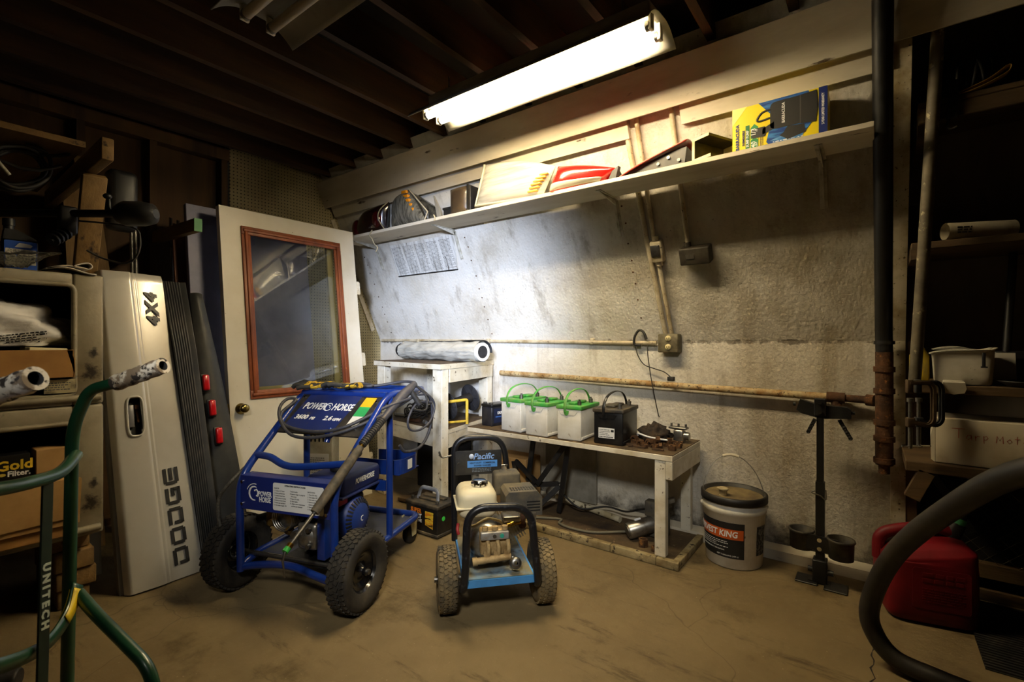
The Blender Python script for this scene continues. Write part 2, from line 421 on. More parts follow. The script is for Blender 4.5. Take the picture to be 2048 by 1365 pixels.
# ================================================================ the room
KNEE = 1.13; WY = 2.90; SL = 0.44
def YS(z): return WY - SL * (z - KNEE)
NS = math.sqrt(1 + SL*SL)
def slope_frame(x, z, off=0.0):
    """on the leaning upper wall: local x along the wall, y up the slope, z out into the room"""
    n = Vector((0, -1/NS, -SL/NS))
    return frame(Vector((x, YS(z), z)) + n*off, (1, 0, 0), (0, -SL/NS, 1/NS))
XL = -3.75
def sp0(x, z, off):
    return Vector((x, YS(z), z)) + Vector((0, -1/NS, -SL/NS))*off
mb = MB(); mb.box((-4.2, -3.0, -0.08), (3.0, 3.6, 0.0)); mb.m = 1
cr = [(-0.005 + 0.012*math.sin(k*1.9) + 0.008*math.sin(k*4.3), 2.24 - 0.028*k) for k in range(48)]
for k in range(47):
    w0, w1 = 0.0022 + 0.0012*math.sin(k*2.3), 0.0022 + 0.0012*math.sin((k+1)*2.3)
    mb.add([(cr[k][0]-w0, cr[k][1], 0.0004), (cr[k][0]+w0, cr[k][1], 0.0004), (cr[k+1][0]+w1, cr[k+1][1], 0.0004), (cr[k+1][0]-w1, cr[k+1][1], 0.0004)], [(3, 2, 1, 0)])
struct('floor', mb, [m_floor, mat('crack_dirt', '1c140a', 0.9)])
mb = MB(); T = frame((0, 0, 0), (0, 1, 0), (0, 0, 1))
mb.prism([(WY, 0), (WY, KNEE), (YS(2.56), 2.56), (YS(2.56)+0.09, 2.56), (WY+0.09, KNEE+0.02), (WY+0.09, 0)], XL, 0.06, T)
mb.m = 1
for xn in (-2.36, -1.145, -3.55):
    for kz in range(9):
        z = 1.20 + 0.085*kz + 0.02*math.sin(kz*5+xn); mb.cyl(sp0(xn + 0.012*math.sin(kz*3.1), z, -0.002), sp0(xn + 0.012*math.sin(kz*3.1), z, 0.002), 0.0055, 7)
struct('wall_back', mb, [m_wall, m_rust])
# corner post that ends the plastered wall
mb = MB(); mb.prism([(WY-0.025, 0), (WY-0.025, KNEE), (YS(2.5)-0.025, 2.5), (YS(2.5)+0.09, 2.5), (WY+0.09, KNEE+0.03), (WY+0.09, 0)], 0.06, 0.115, T)
struct('trim_1', mb, m_conduit)
# left wall: plywood, studs, top plate, pegboard
mb = MB(); mb.box((XL-0.10, -3.0, 0), (XL-0.085, 1.56, 2.7)); struct('wall_left', mb, m_ply)
mb = MB(); mb.box((XL-0.012, 1.56, 0), (XL, 3.0, 2.62)); o = struct('wall_left_pegboard', mb, m_peg)
mb = MB()
for y in (-0.45, -0.05, 0.33, 0.72, 1.08, 1.51):
    mb.box((XL-0.085, y, 0), (XL-0.01, y+0.04, 2.44))
mb.box((XL-0.085, -3, 2.44), (XL, 1.56, 2.52)); mb.box((XL-0.085, -3, 0.0), (XL, 1.56, 0.04))
struct('trim_2', mb, m_ply)
mb = MB(); mb.box((XL, YS(1.95)-0.07, 1.16), (XL+0.012, YS(1.95)-0.03, 2.2), Matrix.Translation((0, YS(1.95)-0.05, 1.95)) @ Matrix.Rotation(math.atan(SL), 4, 'X') @ Matrix.Translation((0, -YS(1.95)+0.05, -1.95)))
struct('trim_3', mb, m_conduit)
# roof deck and joists
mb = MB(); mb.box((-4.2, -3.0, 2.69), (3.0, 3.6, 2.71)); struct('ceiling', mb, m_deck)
k = 0
for x in (-3.655, -3.31, -2.975, -2.645, -2.305, -1.972, -1.622, -1.29, -0.955, -0.61, -0.285, 0.05, 0.39, 0.73, 1.07):
    mb = MB(); mb.box((x, -3.0, 2.50), (x+0.038, 2.31, 2.69)); k += 1
    o = struct('ceiling_joist', mb, m_joist)
# white plank beam along the top of the leaning wall, and the narrower board below it
mb = MB(M=slope_frame(0, 2.36, 0.0)); mb.box((XL, -0.075, 0.035), (1.9, 0.135, 0.075), bev=0.002, seg=1); struct('trim_4', mb, m_plank)
mb = MB(M=slope_frame(0, 2.36, 0.0)); mb.box((XL+0.03, -0.165, 0.0), (-1.03, 0.0, 0.034), bev=0.002, seg=1); mb.box((-0.76, -0.165, 0.0), (0.06, 0.0, 0.034), bev=0.002, seg=1); struct('trim_5', mb, m_plank)
# bay to the right of the post: plywood back and a dark end
mb = MB()
mb.prism([(3.08, 0), (3.08, 1.13), (2.62, 2.56), (2.70, 2.56), (3.16, 1.13), (3.16, 0)], 0.115, 1.9, T); struct('wall_right_bay', mb, mat('grey_plywood', '6a6055', 0.8, col2='4d443a', vs=4, lo=0.35, hi=0.7, stretch=(1, 1, 0.08), col3='2b241a', vs3=5, lo3=0.6, hi3=0.72))
mb = MB(); mb.box((1.9, -3.0, 0), (1.98, 3.2, 2.7)); struct('wall_right', mb, m_ply)
# sill plates at the foot of the wall
mb = MB(); mb.box((-2.9, 2.80, 0.0), (0.06, 2.90, 0.05)); struct('baseboard_back', mb, m_plank)

# ================================================================ ceiling lights
m_hood = mat('white_enamel_hood', 'd9d5c8', 0.45, col2='b5ad96', vs=6, lo=0.45, hi=0.8)
m_hood_old = mat('dusty_enamel_hood', '8f8672', 0.6, col2='6c6350', vs=6, lo=0.45, hi=0.8)
m_tube_on = mat('lit_tube', 'ffe9bd', 0.4, emis=TUBE_POWER)
m_tube_off = mat('unlit_tube', 'b3a78f', 0.4, col2='8d8168', vs=8, stretch=(0.2, 1, 1))
m_darkmetal = mat('dark_grey_metal', '4c4c4e', 0.5, 0.6, col2='35322d', vs=10)
def light_fixture(name, x0, x1, y, lit, label):
    t = thing(name, label, 'light', ((x0+x1)/2, y, 2.297), 0, None)
    h = m_hood if lit else m_hood_old
    if lit: t.rotation_euler = (R(5), 0, 0)      # hangs a little tilted towards the wall
    L = (x1-x0)/2
    # curved reflector: one sheet bent across Y
    def prof(v):
        a = (v-0.5)*2
        yy = 0.152*a
        zz = 0.010 + 0.066*(1-abs(a)**2.6) if abs(a) > 0.25 else 0.075
        return yy, zz
    mb = MB(); mb.surf(lambda u, v: (-L + 2*L*u, *prof(v)), 1, 24, 0.003); mb.build('reflector', h, t)
    mb = MB(); mb.box((-L+0.06, -0.055, 0.078), (L-0.03, 0.055, 0.125), bev=0.006); mb.build('ballast_channel', h, t)
    for k, yy in enumerate((-0.048, 0.048)):
        mb = MB(); mb.cyl((-L+0.045, yy, 0.031), (L-0.05, yy, 0.031), 0.0185, 14); tb = mb.build('tube', m_tube_on if lit else m_tube_off, t)
        for sx in (-1, 1):
            mb = MB(); mb.cyl((sx*(L-0.048), yy, 0.031), (sx*(L-0.032), yy, 0.031), 0.0195, 14); mb.build('tube_cap', m_steel, tb)
        for sx in (-1, 1):
            mb = MB(); mb.box((sx*(L-0.028)-0.007, yy-0.016, 0.012), (sx*(L-0.028)+0.007, yy+0.016, 0.078), bev=0.003); mb.build('lamp_holder', m_hood, t)
    for sx in (-0.75, 0.75):
        mb = MB(); mb.tube([(sx*L, 0, 0.12), (sx*L, 0.004, 0.21)], 0.004, 6); mb.build('hanger', m_steel, t)
    return t
light_fixture('fluorescent_fixture', -1.93, -0.645, 1.815, True, 'lit two-tube fluorescent fixture hanging in front of the white wall')
light_fixture('fluorescent_fixture', -1.88, -0.62, 0.87, False, 'unlit dusty two-tube fluorescent fixture at the top of the photo')

# ================================================================ pipes, conduits and boxes on the wall
mb = MB(); mb.tube(fillet([(0.024, YS(2.69)-0.22, 2.69), (0.024, YS(2.3)-0.13, 2.3), (0.034, 2.79, 1.17), (0.036, 2.80, 1.07)], 0.15, 6), 0.033, 16)
mb.cyl((0.036, 2.80, 1.13), (0.036, 2.80, 1.115), 0.040, 16)
t = thing('vent_pipe', 'tall black pipe with a rusty collared lower end beside the corner post', 'pipe', (0.036, 2.80, 0.5))
mb.build('upper_pipe', m_blackpaint, t, world=True)
mb = MB(); mb.cyl((0.036, 2.80, 0.56), (0.036, 2.80, 1.08), 0.034, 16)
for z in (0.58, 0.68, 0.755, 0.90, 1.00): mb.cyl((0.036, 2.80, z-0.012), (0.036, 2.80, z+0.012), 0.041, 16)
mb.cyl((0.036, 2.80, 0.52), (0.036, 2.80, 0.565), 0.022, 12)
mb.build('rusty_lower_pipe', m_rust, t, world=True)
m_rustpaint = mat('peeling_rusty_pipe', 'b3a078', 0.7, col2='8a6838', vs=14, lo=0.42, hi=0.62, col3='3a2512', vs3=70, lo3=0.56, hi3=0.64, bump=0.3)
t = thing('water_pipe', 'rusty painted pipe running along the wall above the batteries', 'pipe', (-1.2, 2.85, 0.87))
mb = MB(); mb.tube([(-2.26, 2.855, 0.890), (-1.2, 2.852, 0.871), (-0.19, 2.85, 0.852)], 0.019, 14); mb.build('straight_pipe', m_rustpaint, t, world=True)
mb = MB(); mb.cyl((-0.19, 2.85, 0.852), (-0.115, 2.85, 0.851), 0.026, 14); mb.cyl((-0.15, 2.85, 0.852), (-0.15, 2.85, 0.812), 0.021, 12); mb.cyl((-0.155, 2.85, 0.82), (-0.145, 2.85, 0.806), 0.024, 8); mb.cyl((-0.115, 2.85, 0.851), (0.0, 2.83, 0.85), 0.018, 12); mb.cyl((-0.03, 2.835, 0.85), (0.0, 2.825, 0.85), 0.027, 12)
mb.build('tee_fitting', m_rust, t, world=True)
t = thing('wall_conduit', 'thin painted conduit running level along the wall to the outlet box', 'conduit', (-2.2, 2.88, 1.12))
mb = MB(); mb.tube([(-3.70, 2.882, 1.137), (-2.3, 2.882, 1.128), (-1.06, 2.872, 1.118)], 0.0125, 10); mb.build('straight_conduit', m_conduit, t, world=True)
for x in (-3.2, -2.4, -1.5):
    mb = MB(); mb.box((x-0.012, 2.865, 1.108), (x+0.012, 2.899, 1.148), bev=0.004); mb.build('pipe_strap', m_conduit, t, world=True)
def sp(x, z, off): 
    n = Vector((0, -1/NS, -SL/NS)); return tuple(Vector((x, YS(z), z)) + n*off)
mb = MB(); mb.tube([sp(-1.055, 2.42, 0.016), sp(-1.035, 1.95, 0.016), sp(-1.028, 1.70, 0.016), sp(-1.0, 1.18, 0.02)], 0.0145, 10)
single('conduit_pipe', mb, m_conduit, 'left one of two upright conduits dropping to the outlet box', 'conduit')
t = thing('conduit_pipe', 'right upright conduit broken by a small switch box above the outlet box', 'conduit', sp(-0.98, 1.4, 0.02))
mb = MB(); mb.tube([sp(-0.985, 2.42, 0.017), sp(-0.985, 1.69, 0.02)], 0.0125, 10); mb.tube([sp(-0.98, 1.60, 0.02), sp(-0.962, 1.18, 0.022)], 0.0125, 10); mb.build('tubing', m_conduit, t, world=True)
mb = MB(M=slope_frame(-0.975, 1.645, 0.0)); mb.box((-0.030, -0.06, 0.0), (0.036, 0.06, 0.052), bev=0.008); mb.cyl((0, 0.06, 0.024), (0, 0.085, 0.02), 0.019, 10); mb.cyl((0, -0.085, 0.024), (0, -0.06, 0.02), 0.019, 10); b1 = mb.build('switch_box', m_conduit, t, world=True)
mb = MB(M=slope_frame(-0.975, 1.655, 0.052)); mb.box((-0.026, -0.036, 0), (0.026, 0.03, 0.007), bev=0.003); mb.build('cover_plate', m_darkmetal, t, world=True)
t = thing('conduit_pipe', 'lone right-hand conduit ending in a dark wide electrical box', 'conduit', sp(-0.79, 1.62, 0.02))
mb = MB(); mb.tube([sp(-0.805, 2.42, 0.016), sp(-0.805, 1.66, 0.022)], 0.013, 10); mb.build('tubing', m_conduit, t, world=True)
mb = MB(M=slope_frame(-0.762, 1.61, 0.0)); mb.box((-0.082, -0.048, 0.0), (0.075, 0.045, 0.075), bev=0.008); mb.cyl((-0.045, 0.045, 0.025), (-0.045, 0.068, 0.022), 0.019, 10); mb.build('junction_box', mat('grimy_grey_metal', '3b352b', 0.6, 0.3, col2='221c13', vs=18), t, world=True)
mb = MB(M=slope_frame(-0.785, 1.61, 0.075)); mb.box((-0.024, -0.012, 0), (0.02, 0.012, 0.003)); mb.build('name_plate', m_steel, t, world=True)
t = thing('outlet_box', 'square grey outlet box with two socket pairs where the conduits meet', 'outlet', (-0.975, 2.88, 1.07))
mb = MB(); mb.box((-1.035, 2.82, 1.062), (-0.915, 2.90, 1.172), bev=0.006); bx = mb.build('metal_box', mat('olive_grey_metal', '6f6750', 0.55, 0.2, col2='3d3524', vs=16, bump=0.1), t, world=True)
for z in (1.145, 1.095):
    mb = MB(); mb.lathe([(0.0, 0.006), (0.016, 0.006), (0.0175, 0.0)], 18, frame((-0.972, 2.82, z), (1, 0, 0), (0, 0, 1))); so_ = mb.build('socket', mat('ivory_socket', 'cfc08d', 0.5), t, world=True)
    mb = MB(M=frame((-0.972, 2.8135, z), (1, 0, 0), (0, 0, 1)))
    for dx in (-0.006, 0.006): mb.box((dx-0.0015, -0.005, 0), (dx+0.0015, 0.006, 0.0012))
    mb.cyl((0, -0.009, 0), (0, -0.009, 0.0012), 0.0025, 8); mb.build('slot', m_black_ink, t, world=True)
# dangling wires
t = thing('trouble_wire', 'short black wire looped over the level conduit with a clip at its end', 'wire', (-1.15, 2.85, 0.9))
mb = MB(); mb.tube(spline([(-1.158, 2.864, 1.102), (-1.195, 2.855, 1.11), (-1.192, 2.85, 1.155), (-1.165, 2.85, 1.196), (-1.135, 2.85, 1.185), (-1.115, 2.85, 1.142)], 6), 0.0075, 8); mb.build('wire_sleeve', m_rubber, t, world=True)
mb = MB(); mb.tube(spline([(-1.19, 2.855, 1.105), (-1.172, 2.855, 1.04), (-1.135, 2.86, 0.985), (-1.07, 2.86, 0.962), (-1.01, 2.856, 0.945), (-0.968, 2.852, 0.916)], 6), 0.0032, 6); mb.build('lead', m_rubber, t, world=True)
mb = MB(); mb.box((-0.985, 2.838, 0.892), (-0.945, 2.866, 0.918), bev=0.004); mb.build('clip', m_rubber, t, world=True)
mb = MB(); mb.tube(spline([(-1.105, 2.845, 1.10), (-1.10, 2.83, 1.05), (-1.075, 2.822, 0.9), (-1.045, 2.85, 0.70), (-1.038, 2.86, 0.67)], 6), 0.003, 6)
single('hanging_cord', mb, m_rubber, 'thin dark cord hanging straight down the wall behind the rusty pipe', 'cord')
# ================================================================ left side: door, tailgate, metal cabinets and what lies on them
m_doorpaint = mat('cream_door_paint', 'e2ddcd', 0.42, col2='cfc6ae', vs=2.5, lo=0.4, hi=0.8, col3='8d7c5c', vs3=45, lo3=0.70, hi3=0.74)
m_redwood = mat('red_brown_trim', '8f4a24', 0.5, col2='6f3417', vs=12, stretch=(1, 1, 0.2))
m_yellowpine = mat('yellow_pine_stop', 'b9a566', 0.55)
m_glass = mat('window_glass', 'e8eeee', 0.02, trans=1.0, spec=0.6)
def lean(x0, z0, x1, z1, y):
    """frame of a panel leaning to the left wall: x along +Y, y up the panel, z out of its face; origin at the foot"""
    return frame((x0, y, z0), (0, 1, 0), (x1-x0, 0, z1-z0))
# ---- white door
t = thing('door', 'white door with a brown-framed glass window leaning behind the blue pressure washer', 'door', (-2.98, 1.75, 0.0))
W = 0.95; H = 1.985
TD = lean(-2.975, 0.0, -3.22, 1.97, 1.276)
wx0, wx1, wz0, wz1 = 0.145, 0.80, 0.80, 1.85
mb = MB(M=TD)
mb.box((0, 0, -0.044), (wx0, H, 0)); mb.box((wx1, 0, -0.044), (W, H, 0)); mb.box((wx0, 0, -0.044), (wx1, wz0, 0)); mb.box((wx0, wz1, -0.044), (wx1, H, 0))
mb.build('slab', m_doorpaint, t, world=True)
mb = MB(M=TD)
for (a, b) in (((wx0-0.025, wz0-0.025), (wx1+0.025, wz0+0.03)), ((wx0-0.025, wz1-0.03), (wx1+0.025, wz1+0.025)), ((wx0-0.025, wz0+0.03), (wx0+0.03, wz1-0.03)), ((wx1-0.03, wz0+0.03), (wx1+0.025, wz1-0.03))):
    mb.box((a[0], a[1], 0), (b[0], b[1], 0.012), bev=0.004, seg=2)
    cx, cy = (a[0]+b[0])/2, (a[1]+b[1])/2; hx, hy = (b[0]-a[0])/2, (b[1]-a[1])/2
    if hx > hy: mb.box((a[0]+0.01, cy-0.010, 0.008), (b[0]-0.01, cy+0.010, 0.021), bev=0.005)
    else: mb.box((cx-0.010, a[1]-0.02, 0.008), (cx+0.010, b[1]+0.02, 0.021), bev=0.005)
wf = mb.build('window_frame', m_redwood, t, world=True)
mb = MB(M=TD); mb.box((wx0+0.001, wz0+0.001, -0.018), (wx1-0.001, wz1-0.001, -0.013)); mb.build('window_pane', m_glass, t, world=True)
mb = MB(M=TD)
mb.box((wx1-0.075, wz0, -0.043), (wx1-0.03, wz1, -0.020), bev=0.004); mb.build('glazing_stop', m_yellowpine, t, world=True)
mb = MB(M=TD); mb.box((wx0, wz0+0.005, -0.043), (wx1-0.076, wz0+0.05, -0.020), bev=0.004); mb.build('glazing_stop', m_yellowpine, t, world=True)
mb = MB(M=TD @ Matrix.Translation((0.062, 0.725, 0)))
mb.lathe([(0.0, 0.0), (0.033, 0.0), (0.033, 0.006), (0.016, 0.014), (0.013, 0.028), (0.022, 0.036), (0.027, 0.05), (0.024, 0.062), (0.012, 0.067), (0.0, 0.067)], 26)
kn = mb.build('door_knob', mat('antique_brass_knob', 'b39c5c', 0.25, 1.0, col2='7a6534', vs=20), t, world=True)
mb = MB(M=TD); mb.box((-0.006, 0.69, -0.034), (0.0, 0.76, -0.010)); mb.cyl((-0.004, 0.725, -0.022), (-0.014, 0.725, -0.022), 0.008, 10); mb.build('latch', m_brass, t, world=True)
for y in (1.55, 1.0, 0.25):
    mb = MB(M=TD); mb.prism(rrect(0.036, 0.10, 0.01, 3, W+0.018, y), -0.012, -0.009)
    for dy in (-0.034, 0.0, 0.034): mb.cyl((W+0.018+0.006*(1 if dy == 0 else -0.4), y+dy, -0.012), (W+0.018+0.006*(1 if dy == 0 else -0.4), y+dy, -0.0085), 0.004, 8)
    mb.build('hinge', m_chipwhite, t, world=True)
# ---- panels behind the door
m_lav = mat('lavender_grey_paint', '8587a8', 0.5, col2='6d6f8c', vs=3)
mb = MB(M=lean(-3.15, 0.0, -3.40, 1.985, 1.16)); mb.box((0.0, 0, -0.04), (0.78, 2.0, 0.0), bev=0.003, seg=1)
single('door_panel', mb, m_lav, 'plain lavender-grey door leaning just behind the white door', 'door')
mb = MB(M=lean(-3.24, 0.0, -3.49, 1.80, 1.12)); mb.box((0.0, 0, -0.02), (0.7, 1.82, 0.0), bev=0.002, seg=1)
single('board', mb, mat('red_brown_board', '6d3b22', 0.6, col2='4a2614', vs=6), 'thin red-brown board leaning behind the lavender-grey door', 'board')
# ---- tailgate
m_silver = mat('silver_car_paint', 'cfccc3', 0.30, 0.25, col2='c0bbaf', vs=3, lo=0.45, hi=0.8, coat=0.3, col3='7f7767', vs3=55, lo3=0.72, hi3=0.75)
m_ribbed = mat('charcoal_ribbed_plastic', '2f3133', 0.5, col2='444240', vs=6)
m_decal = mat('dark_decal', '2b2b2b', 0.5)
m_decalgrey = mat('grey_decal', '57585a', 0.5)
t = thing('tailgate', 'silver pickup tailgate with black ribbed trim standing on its end by the white door', 'tailgate', (-2.66, 0.9, 0.0))
TT = lean(-2.655, 0.0, -2.95, 1.47, 0.60)
HT = 1.49
mb = MB(M=TT)
def skin(u, v):
    x0 = 0.068 - 0.037*v; x1 = 0.375 - 0.085*v
    x = x0 + (x1-x0)*u
    bow = 0.03 + 0.018*math.sin(math.pi*min(1, 0.15 + u*0.8))
    crease = -0.009*math.exp(-((u-0.50)/0.022)**2) - (0.010 if u > 0.52 else 0.0)
    rim = -0.04*max(0, 1-u/0.07)**2 - 0.012*max(0, (v-0.985)/0.015)**2
    return (x, v*HT, bow + crease + rim)
# the skin leaves an opening for the handle
nu, nv = 50, 60
hx0, hx1, hy0, hy1 = 0.225, 0.405, 0.468, 0.584
g = [[Vector(skin(i/nu, j/nv)) for j in range(nv+1)] for i in range(nu+1)]
vs = [p for row in g for p in row]; fs = []
for i in range(nu):
    for j in range(nv):
        u, v = (i+0.5)/nu, (j+0.5)/nv
        if ((u-(hx0+hx1)/2)/((hx1-hx0)/2))**4 + ((v-(hy0+hy1)/2)/((hy1-hy0)/2))**4 < 1: continue
        fs.append((i*(nv+1)+j, (i+1)*(nv+1)+j, (i+1)*(nv+1)+j+1, i*(nv+1)+j+1))
mb.add(vs, fs, True)
sk = mb.build('skin', m_silver, t, world=True)
mb = MB(M=TT); mb.prism([(0.055, 0.0), (0.45, 0.0), (0.39, HT-0.02), (0.03, HT-0.005)], -0.055, -0.012); mb.build('inner_panel', mat('grey_inner_metal', '8d8a86', 0.5, 0.3), t, world=True)
mb = MB(M=TT)
hc = ((hx0+hx1)/2, (hy0+hy1)/2); P0 = Vector(skin(*hc))
ring = [(P0.x + 0.031*math.copysign(abs(math.cos(a))**0.55, math.cos(a)), P0.y + 0.092*math.copysign(abs(math.sin(a))**0.45, math.sin(a)), 0.051) for a in [2*math.pi*k/40 for k in range(40)]]
mb.tube(ring, 0.0045, 8, closed=True); hr = mb.build('handle_surround', m_silver, t, world=True)
mb = MB(M=TT); mb.box((P0.x-0.028, P0.y-0.085, -0.01), (P0.x+0.028, P0.y+0.085, 0.012)); mb.build('handle_recess', m_blackpaint, t, world=True)
mb = MB(M=TT); mb.box((P0.x-0.024, P0.y-0.05, 0.012), (P0.x+0.0, P0.y+0.055, 0.035), bev=0.004); mb.build('latch_plate', mat('grey_latch', '75757a', 0.4, 0.4), t, world=True)
mb = MB(M=TT); mb.cyl((P0.x+0.014, P0.y+0.045, 0.012), (P0.x+0.016, P0.y-0.03, 0.03), 0.005, 8); mb.box((P0.x+0.006, P0.y+0.035, 0.012), (P0.x+0.02, P0.y+0.055, 0.028)); mb.build('latch_rod', m_rust, t, world=True)
# ribbed trim
mb = MB(M=TT)
def trim(u, v):
    x0 = 0.375 - 0.085*v; x1 = 0.465 - 0.06*v; x = x0 + (x1-x0)*u
    k = 0.045
    if u < 0.70: k += 0.006*abs(math.sin(math.pi*u/0.70*7))
    else: k += 0.01*math.sin(math.pi*(u-0.70)/0.30*0.5) - 0.05*max(0, (u-0.9)/0.1)**2
    return (x, 0.004 + v*(HT-0.03), k - 0.03*max(0, (v-0.985)/0.015))
mb.surf(trim, 96, 4, 0.004); mb.build('ribbed_trim', m_ribbed, t, world=True)
def on_skin(x, y, z=0.0535):
    return TT @ Matrix.Translation((x, y, z)) @ Matrix.Rotation(R(93), 4, 'Z')
mb = MB(M=on_skin(0.272, 0.292, 0.0395))
LW, LH, ST = 0.078, 0.062, 0.0145
def bar(x0, y0, x1, y1): mb.box((x0, y0, -0.002), (x1, y1, 0.001), bev=0.0008, seg=1)
GLY = {'D': [(0, LH-ST, LW-0.008, LH), (0, 0, LW-0.008, ST), (LW-ST, 0.008, LW, LH-0.008), (0, 0, ST, LH*0.62)],
       'O': [(0.008, LH-ST, LW-0.008, LH), (0.008, 0, LW-0.008, ST), (LW-ST, 0.008, LW, LH-0.008), (0, 0.008, ST, LH-0.008)],
       'G': [(0.008, LH-ST, LW, LH), (0.008, 0, LW, ST), (LW-ST, 0, LW, LH*0.5), (0, 0.008, ST, LH-0.008), (LW*0.5, LH*0.5-ST/2, LW, LH*0.5+ST/2)],
       'E': [(0.008, LH-ST, LW, LH), (0.008, 0, LW, ST), (0, 0.008, ST, LH-0.008), (0.02, LH*0.5-ST/2, LW, LH*0.5+ST/2)]}
for i, ch in enumerate('DODGE'):
    for (x0, y0, x1, y1) in GLY[ch]:
        ox = (i-2.5)*0.094 + 0.008; bar(ox+x0, y0-LH/2, ox+x1, y1-LH/2)
mb.build('lettering', m_decal, t, world=True)
text('4 X 4', 0.066, m_decalgrey, t, on_skin(0.238, 1.305, 0.0395), 'lettering', bold=0.0035, sx=1.25, shear=0.2, world=True, ext=0.002, space=0.85)
# ---- dark panel with red lamps behind the tailgate
t = thing('bumper_cover', 'dark leaning panel carrying three small red lamps beside the tailgate', 'panel', (-2.95, 1.2, 0.0))
TB = lean(-2.70, 0.0, -2.965, 1.42, 1.0)
mb = MB(M=TB); mb.surf(lambda u, v: ((0.078 - 0.045*v)*(1-u) + u*(0.245 - 0.145*v**1.5), v*1.42, -0.03 + 0.025*math.sin(math.pi*u)), 12, 30, 0.012); mb.build('panel', mat('dark_grey_plastic', '2b2c2b', 0.55, col2='3c3b37', vs=9), t, world=True)
m_redlens = mat('red_lens', 'c0101a', 0.25, coat=0.5)
for (y, z) in ((1.066, 0.905), (1.088, 0.77), (1.110, 0.622)):
    X = -2.70 - 0.265*z/1.42 + 0.006
    F = lean(X, z, X-0.265, z+1.42, y)
    mb = MB(M=F); mb.box((-0.020, -0.048, -0.005), (0.020, 0.048, 0.008), bev=0.004); lb = mb.build('lamp_base', m_blackplastic, t, world=True)
    mb = MB(M=F); mb.box((-0.016, -0.042, 0.006), (0.016, 0.042, 0.030), bev=0.008); mb.build('red_lamp', m_redlens, t, world=True)
# ---- two stacked metal cabinets with open fronts
m_cab = mat('grimy_cream_enamel', '8d846e', 0.5, col2='665b45', vs=4, lo=0.38, hi=0.66, col3='231c11', vs3=12, lo3=0.58, hi3=0.68, bump=0.12, bs=25)
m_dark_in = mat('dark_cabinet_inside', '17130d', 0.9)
def cabinet(z0, z1, open0, open1, label):
    t = thing('metal_cabinet', label, 'cabinet', (-2.9, 0.13, z0))
    x0, x1, y0, y1 = -3.22, -2.60, -0.32, 0.585
    mb = MB()
    mb.box((x0, y0, z0), (x1-0.03, y0+0.02, z1)); mb.box((x0, y1-0.03, z0), (x1-0.03, y1, z1), bev=0.004, seg=1)
    mb.box((x0, y0+0.02, z0), (x1-0.03, y1-0.03, z0+0.02)); mb.box((x0, y0+0.02, z1-0.025), (x1-0.03, y1-0.03, z1)); mb.box((x0, y0+0.02, z0+0.02), (x0+0.01, y1-0.03, z1-0.025))
    mb.build('body', [m_cab], t, world=True)
    mb = MB()
    mb.box((x1-0.03, y1-0.098, z0), (x1, y1, z1), bev=0.010); mb.box((x1-0.03, y0, z0), (x1, y0+0.09, z1), bev=0.01)
    mb.box((x1-0.03, y0+0.09, open1), (x1, y1-0.098, z1), bev=0.008); mb.box((x1-0.03, y0+0.09, z0), (x1, y1-0.098, open0), bev=0.008)
    mb.build('front_frame', m_cab, t, world=True)
    # raised bead round the opening
    pts = fillet([(x1, y0+0.085, open0-0.006), (x1, y1-0.094, open0-0.006), (x1, y1-0.094, open1+0.006), (x1, y0+0.085, open1+0.006)], 0.03, 5, True)
    mb = MB(); mb.tube(pts, 0.010, 8, closed=True); mb.build('opening_bead', m_cab, t, world=True)
    mb = MB(); mb.tube([(x1+0.004, y0+0.1, z0+0.028), (x1+0.004, y1-0.012, z0+0.028)], 0.014, 10); mb.build('sill_rail', m_cab, t, world=True)
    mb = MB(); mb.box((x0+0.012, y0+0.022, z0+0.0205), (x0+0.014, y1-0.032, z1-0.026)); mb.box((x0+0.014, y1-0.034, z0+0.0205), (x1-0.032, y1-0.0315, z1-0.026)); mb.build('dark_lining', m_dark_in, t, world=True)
    return t
cabinet(0.868, 1.405, 0.915, 1.352, 'upper grimy cream metal cabinet with a white plastic bag inside')
cabinet(0.325, 0.866, 0.385, 0.79, 'lower grimy cream metal cabinet with cardboard boxes inside')
for i in range(4):
    mb = MB(); z = 0.081*i
    mb.box((-3.15, 0.46 - 0.006*i, z+0.001), (-2.72 + 0.012*((i*7) % 3), 0.565+0.010*((i*5) % 3), z+0.0795), bev=0.006)
    single('wooden_block', mb, m_lumber_y, ('bottom', 'second from bottom', 'third from bottom', 'top')[i] + ' timber of the stack holding up the metal cabinets', 'timber', 'timbers under the cabinets')
base_ = MB()
base_.box((-3.15, -0.31, 0.0), (-2.66, -0.05, 0.324), bev=0.006)
single('wooden_block', base_, m_lumber_y, 'far timber pile under the left end of the lower metal cabinet', 'timber')
# inside the upper cabinet
m_bag = mat('white_plastic_bag', 'e6e4e2', 0.45, trans=0.1, col2='c9c6c6', vs=4, lo=0.4, hi=0.7, bump=0.6, bs=14)
mb = MB()
def bagf(u, v):
    th = 2*math.pi*u; ph = math.pi*(v-0.5)
    d = Vector((math.cos(ph)*math.cos(th), math.cos(ph)*math.sin(th), math.sin(ph)))
    n1 = noise.noise(d*2.2 + Vector((3, 1, 0)))*0.25 + noise.turbulence(d*4, 3, False)*0.14
    k = 1 + n1
    y = d.y*0.27*k
    zz = max(-0.062, d.z*0.125*k - 0.10*max(0, y-0.10))
    return (-2.745 + d.x*0.135*k, 0.262 + y*0.92, 1.172 + zz)
mb.surf(bagf, 64, 40)
t = thing('plastic_bag', 'crumpled white plastic shopping bag in the upper metal cabinet', 'bag', (-2.8, 0.27, 1.1))
mb.build('bag', m_bag, t, world=True)
bagv = [v for v in mb.v if v.x > -2.745]
tx = lines(t, Matrix(), 0.14, 0.055, 6, m_black_ink, 8, 0.55, wl=0.07)
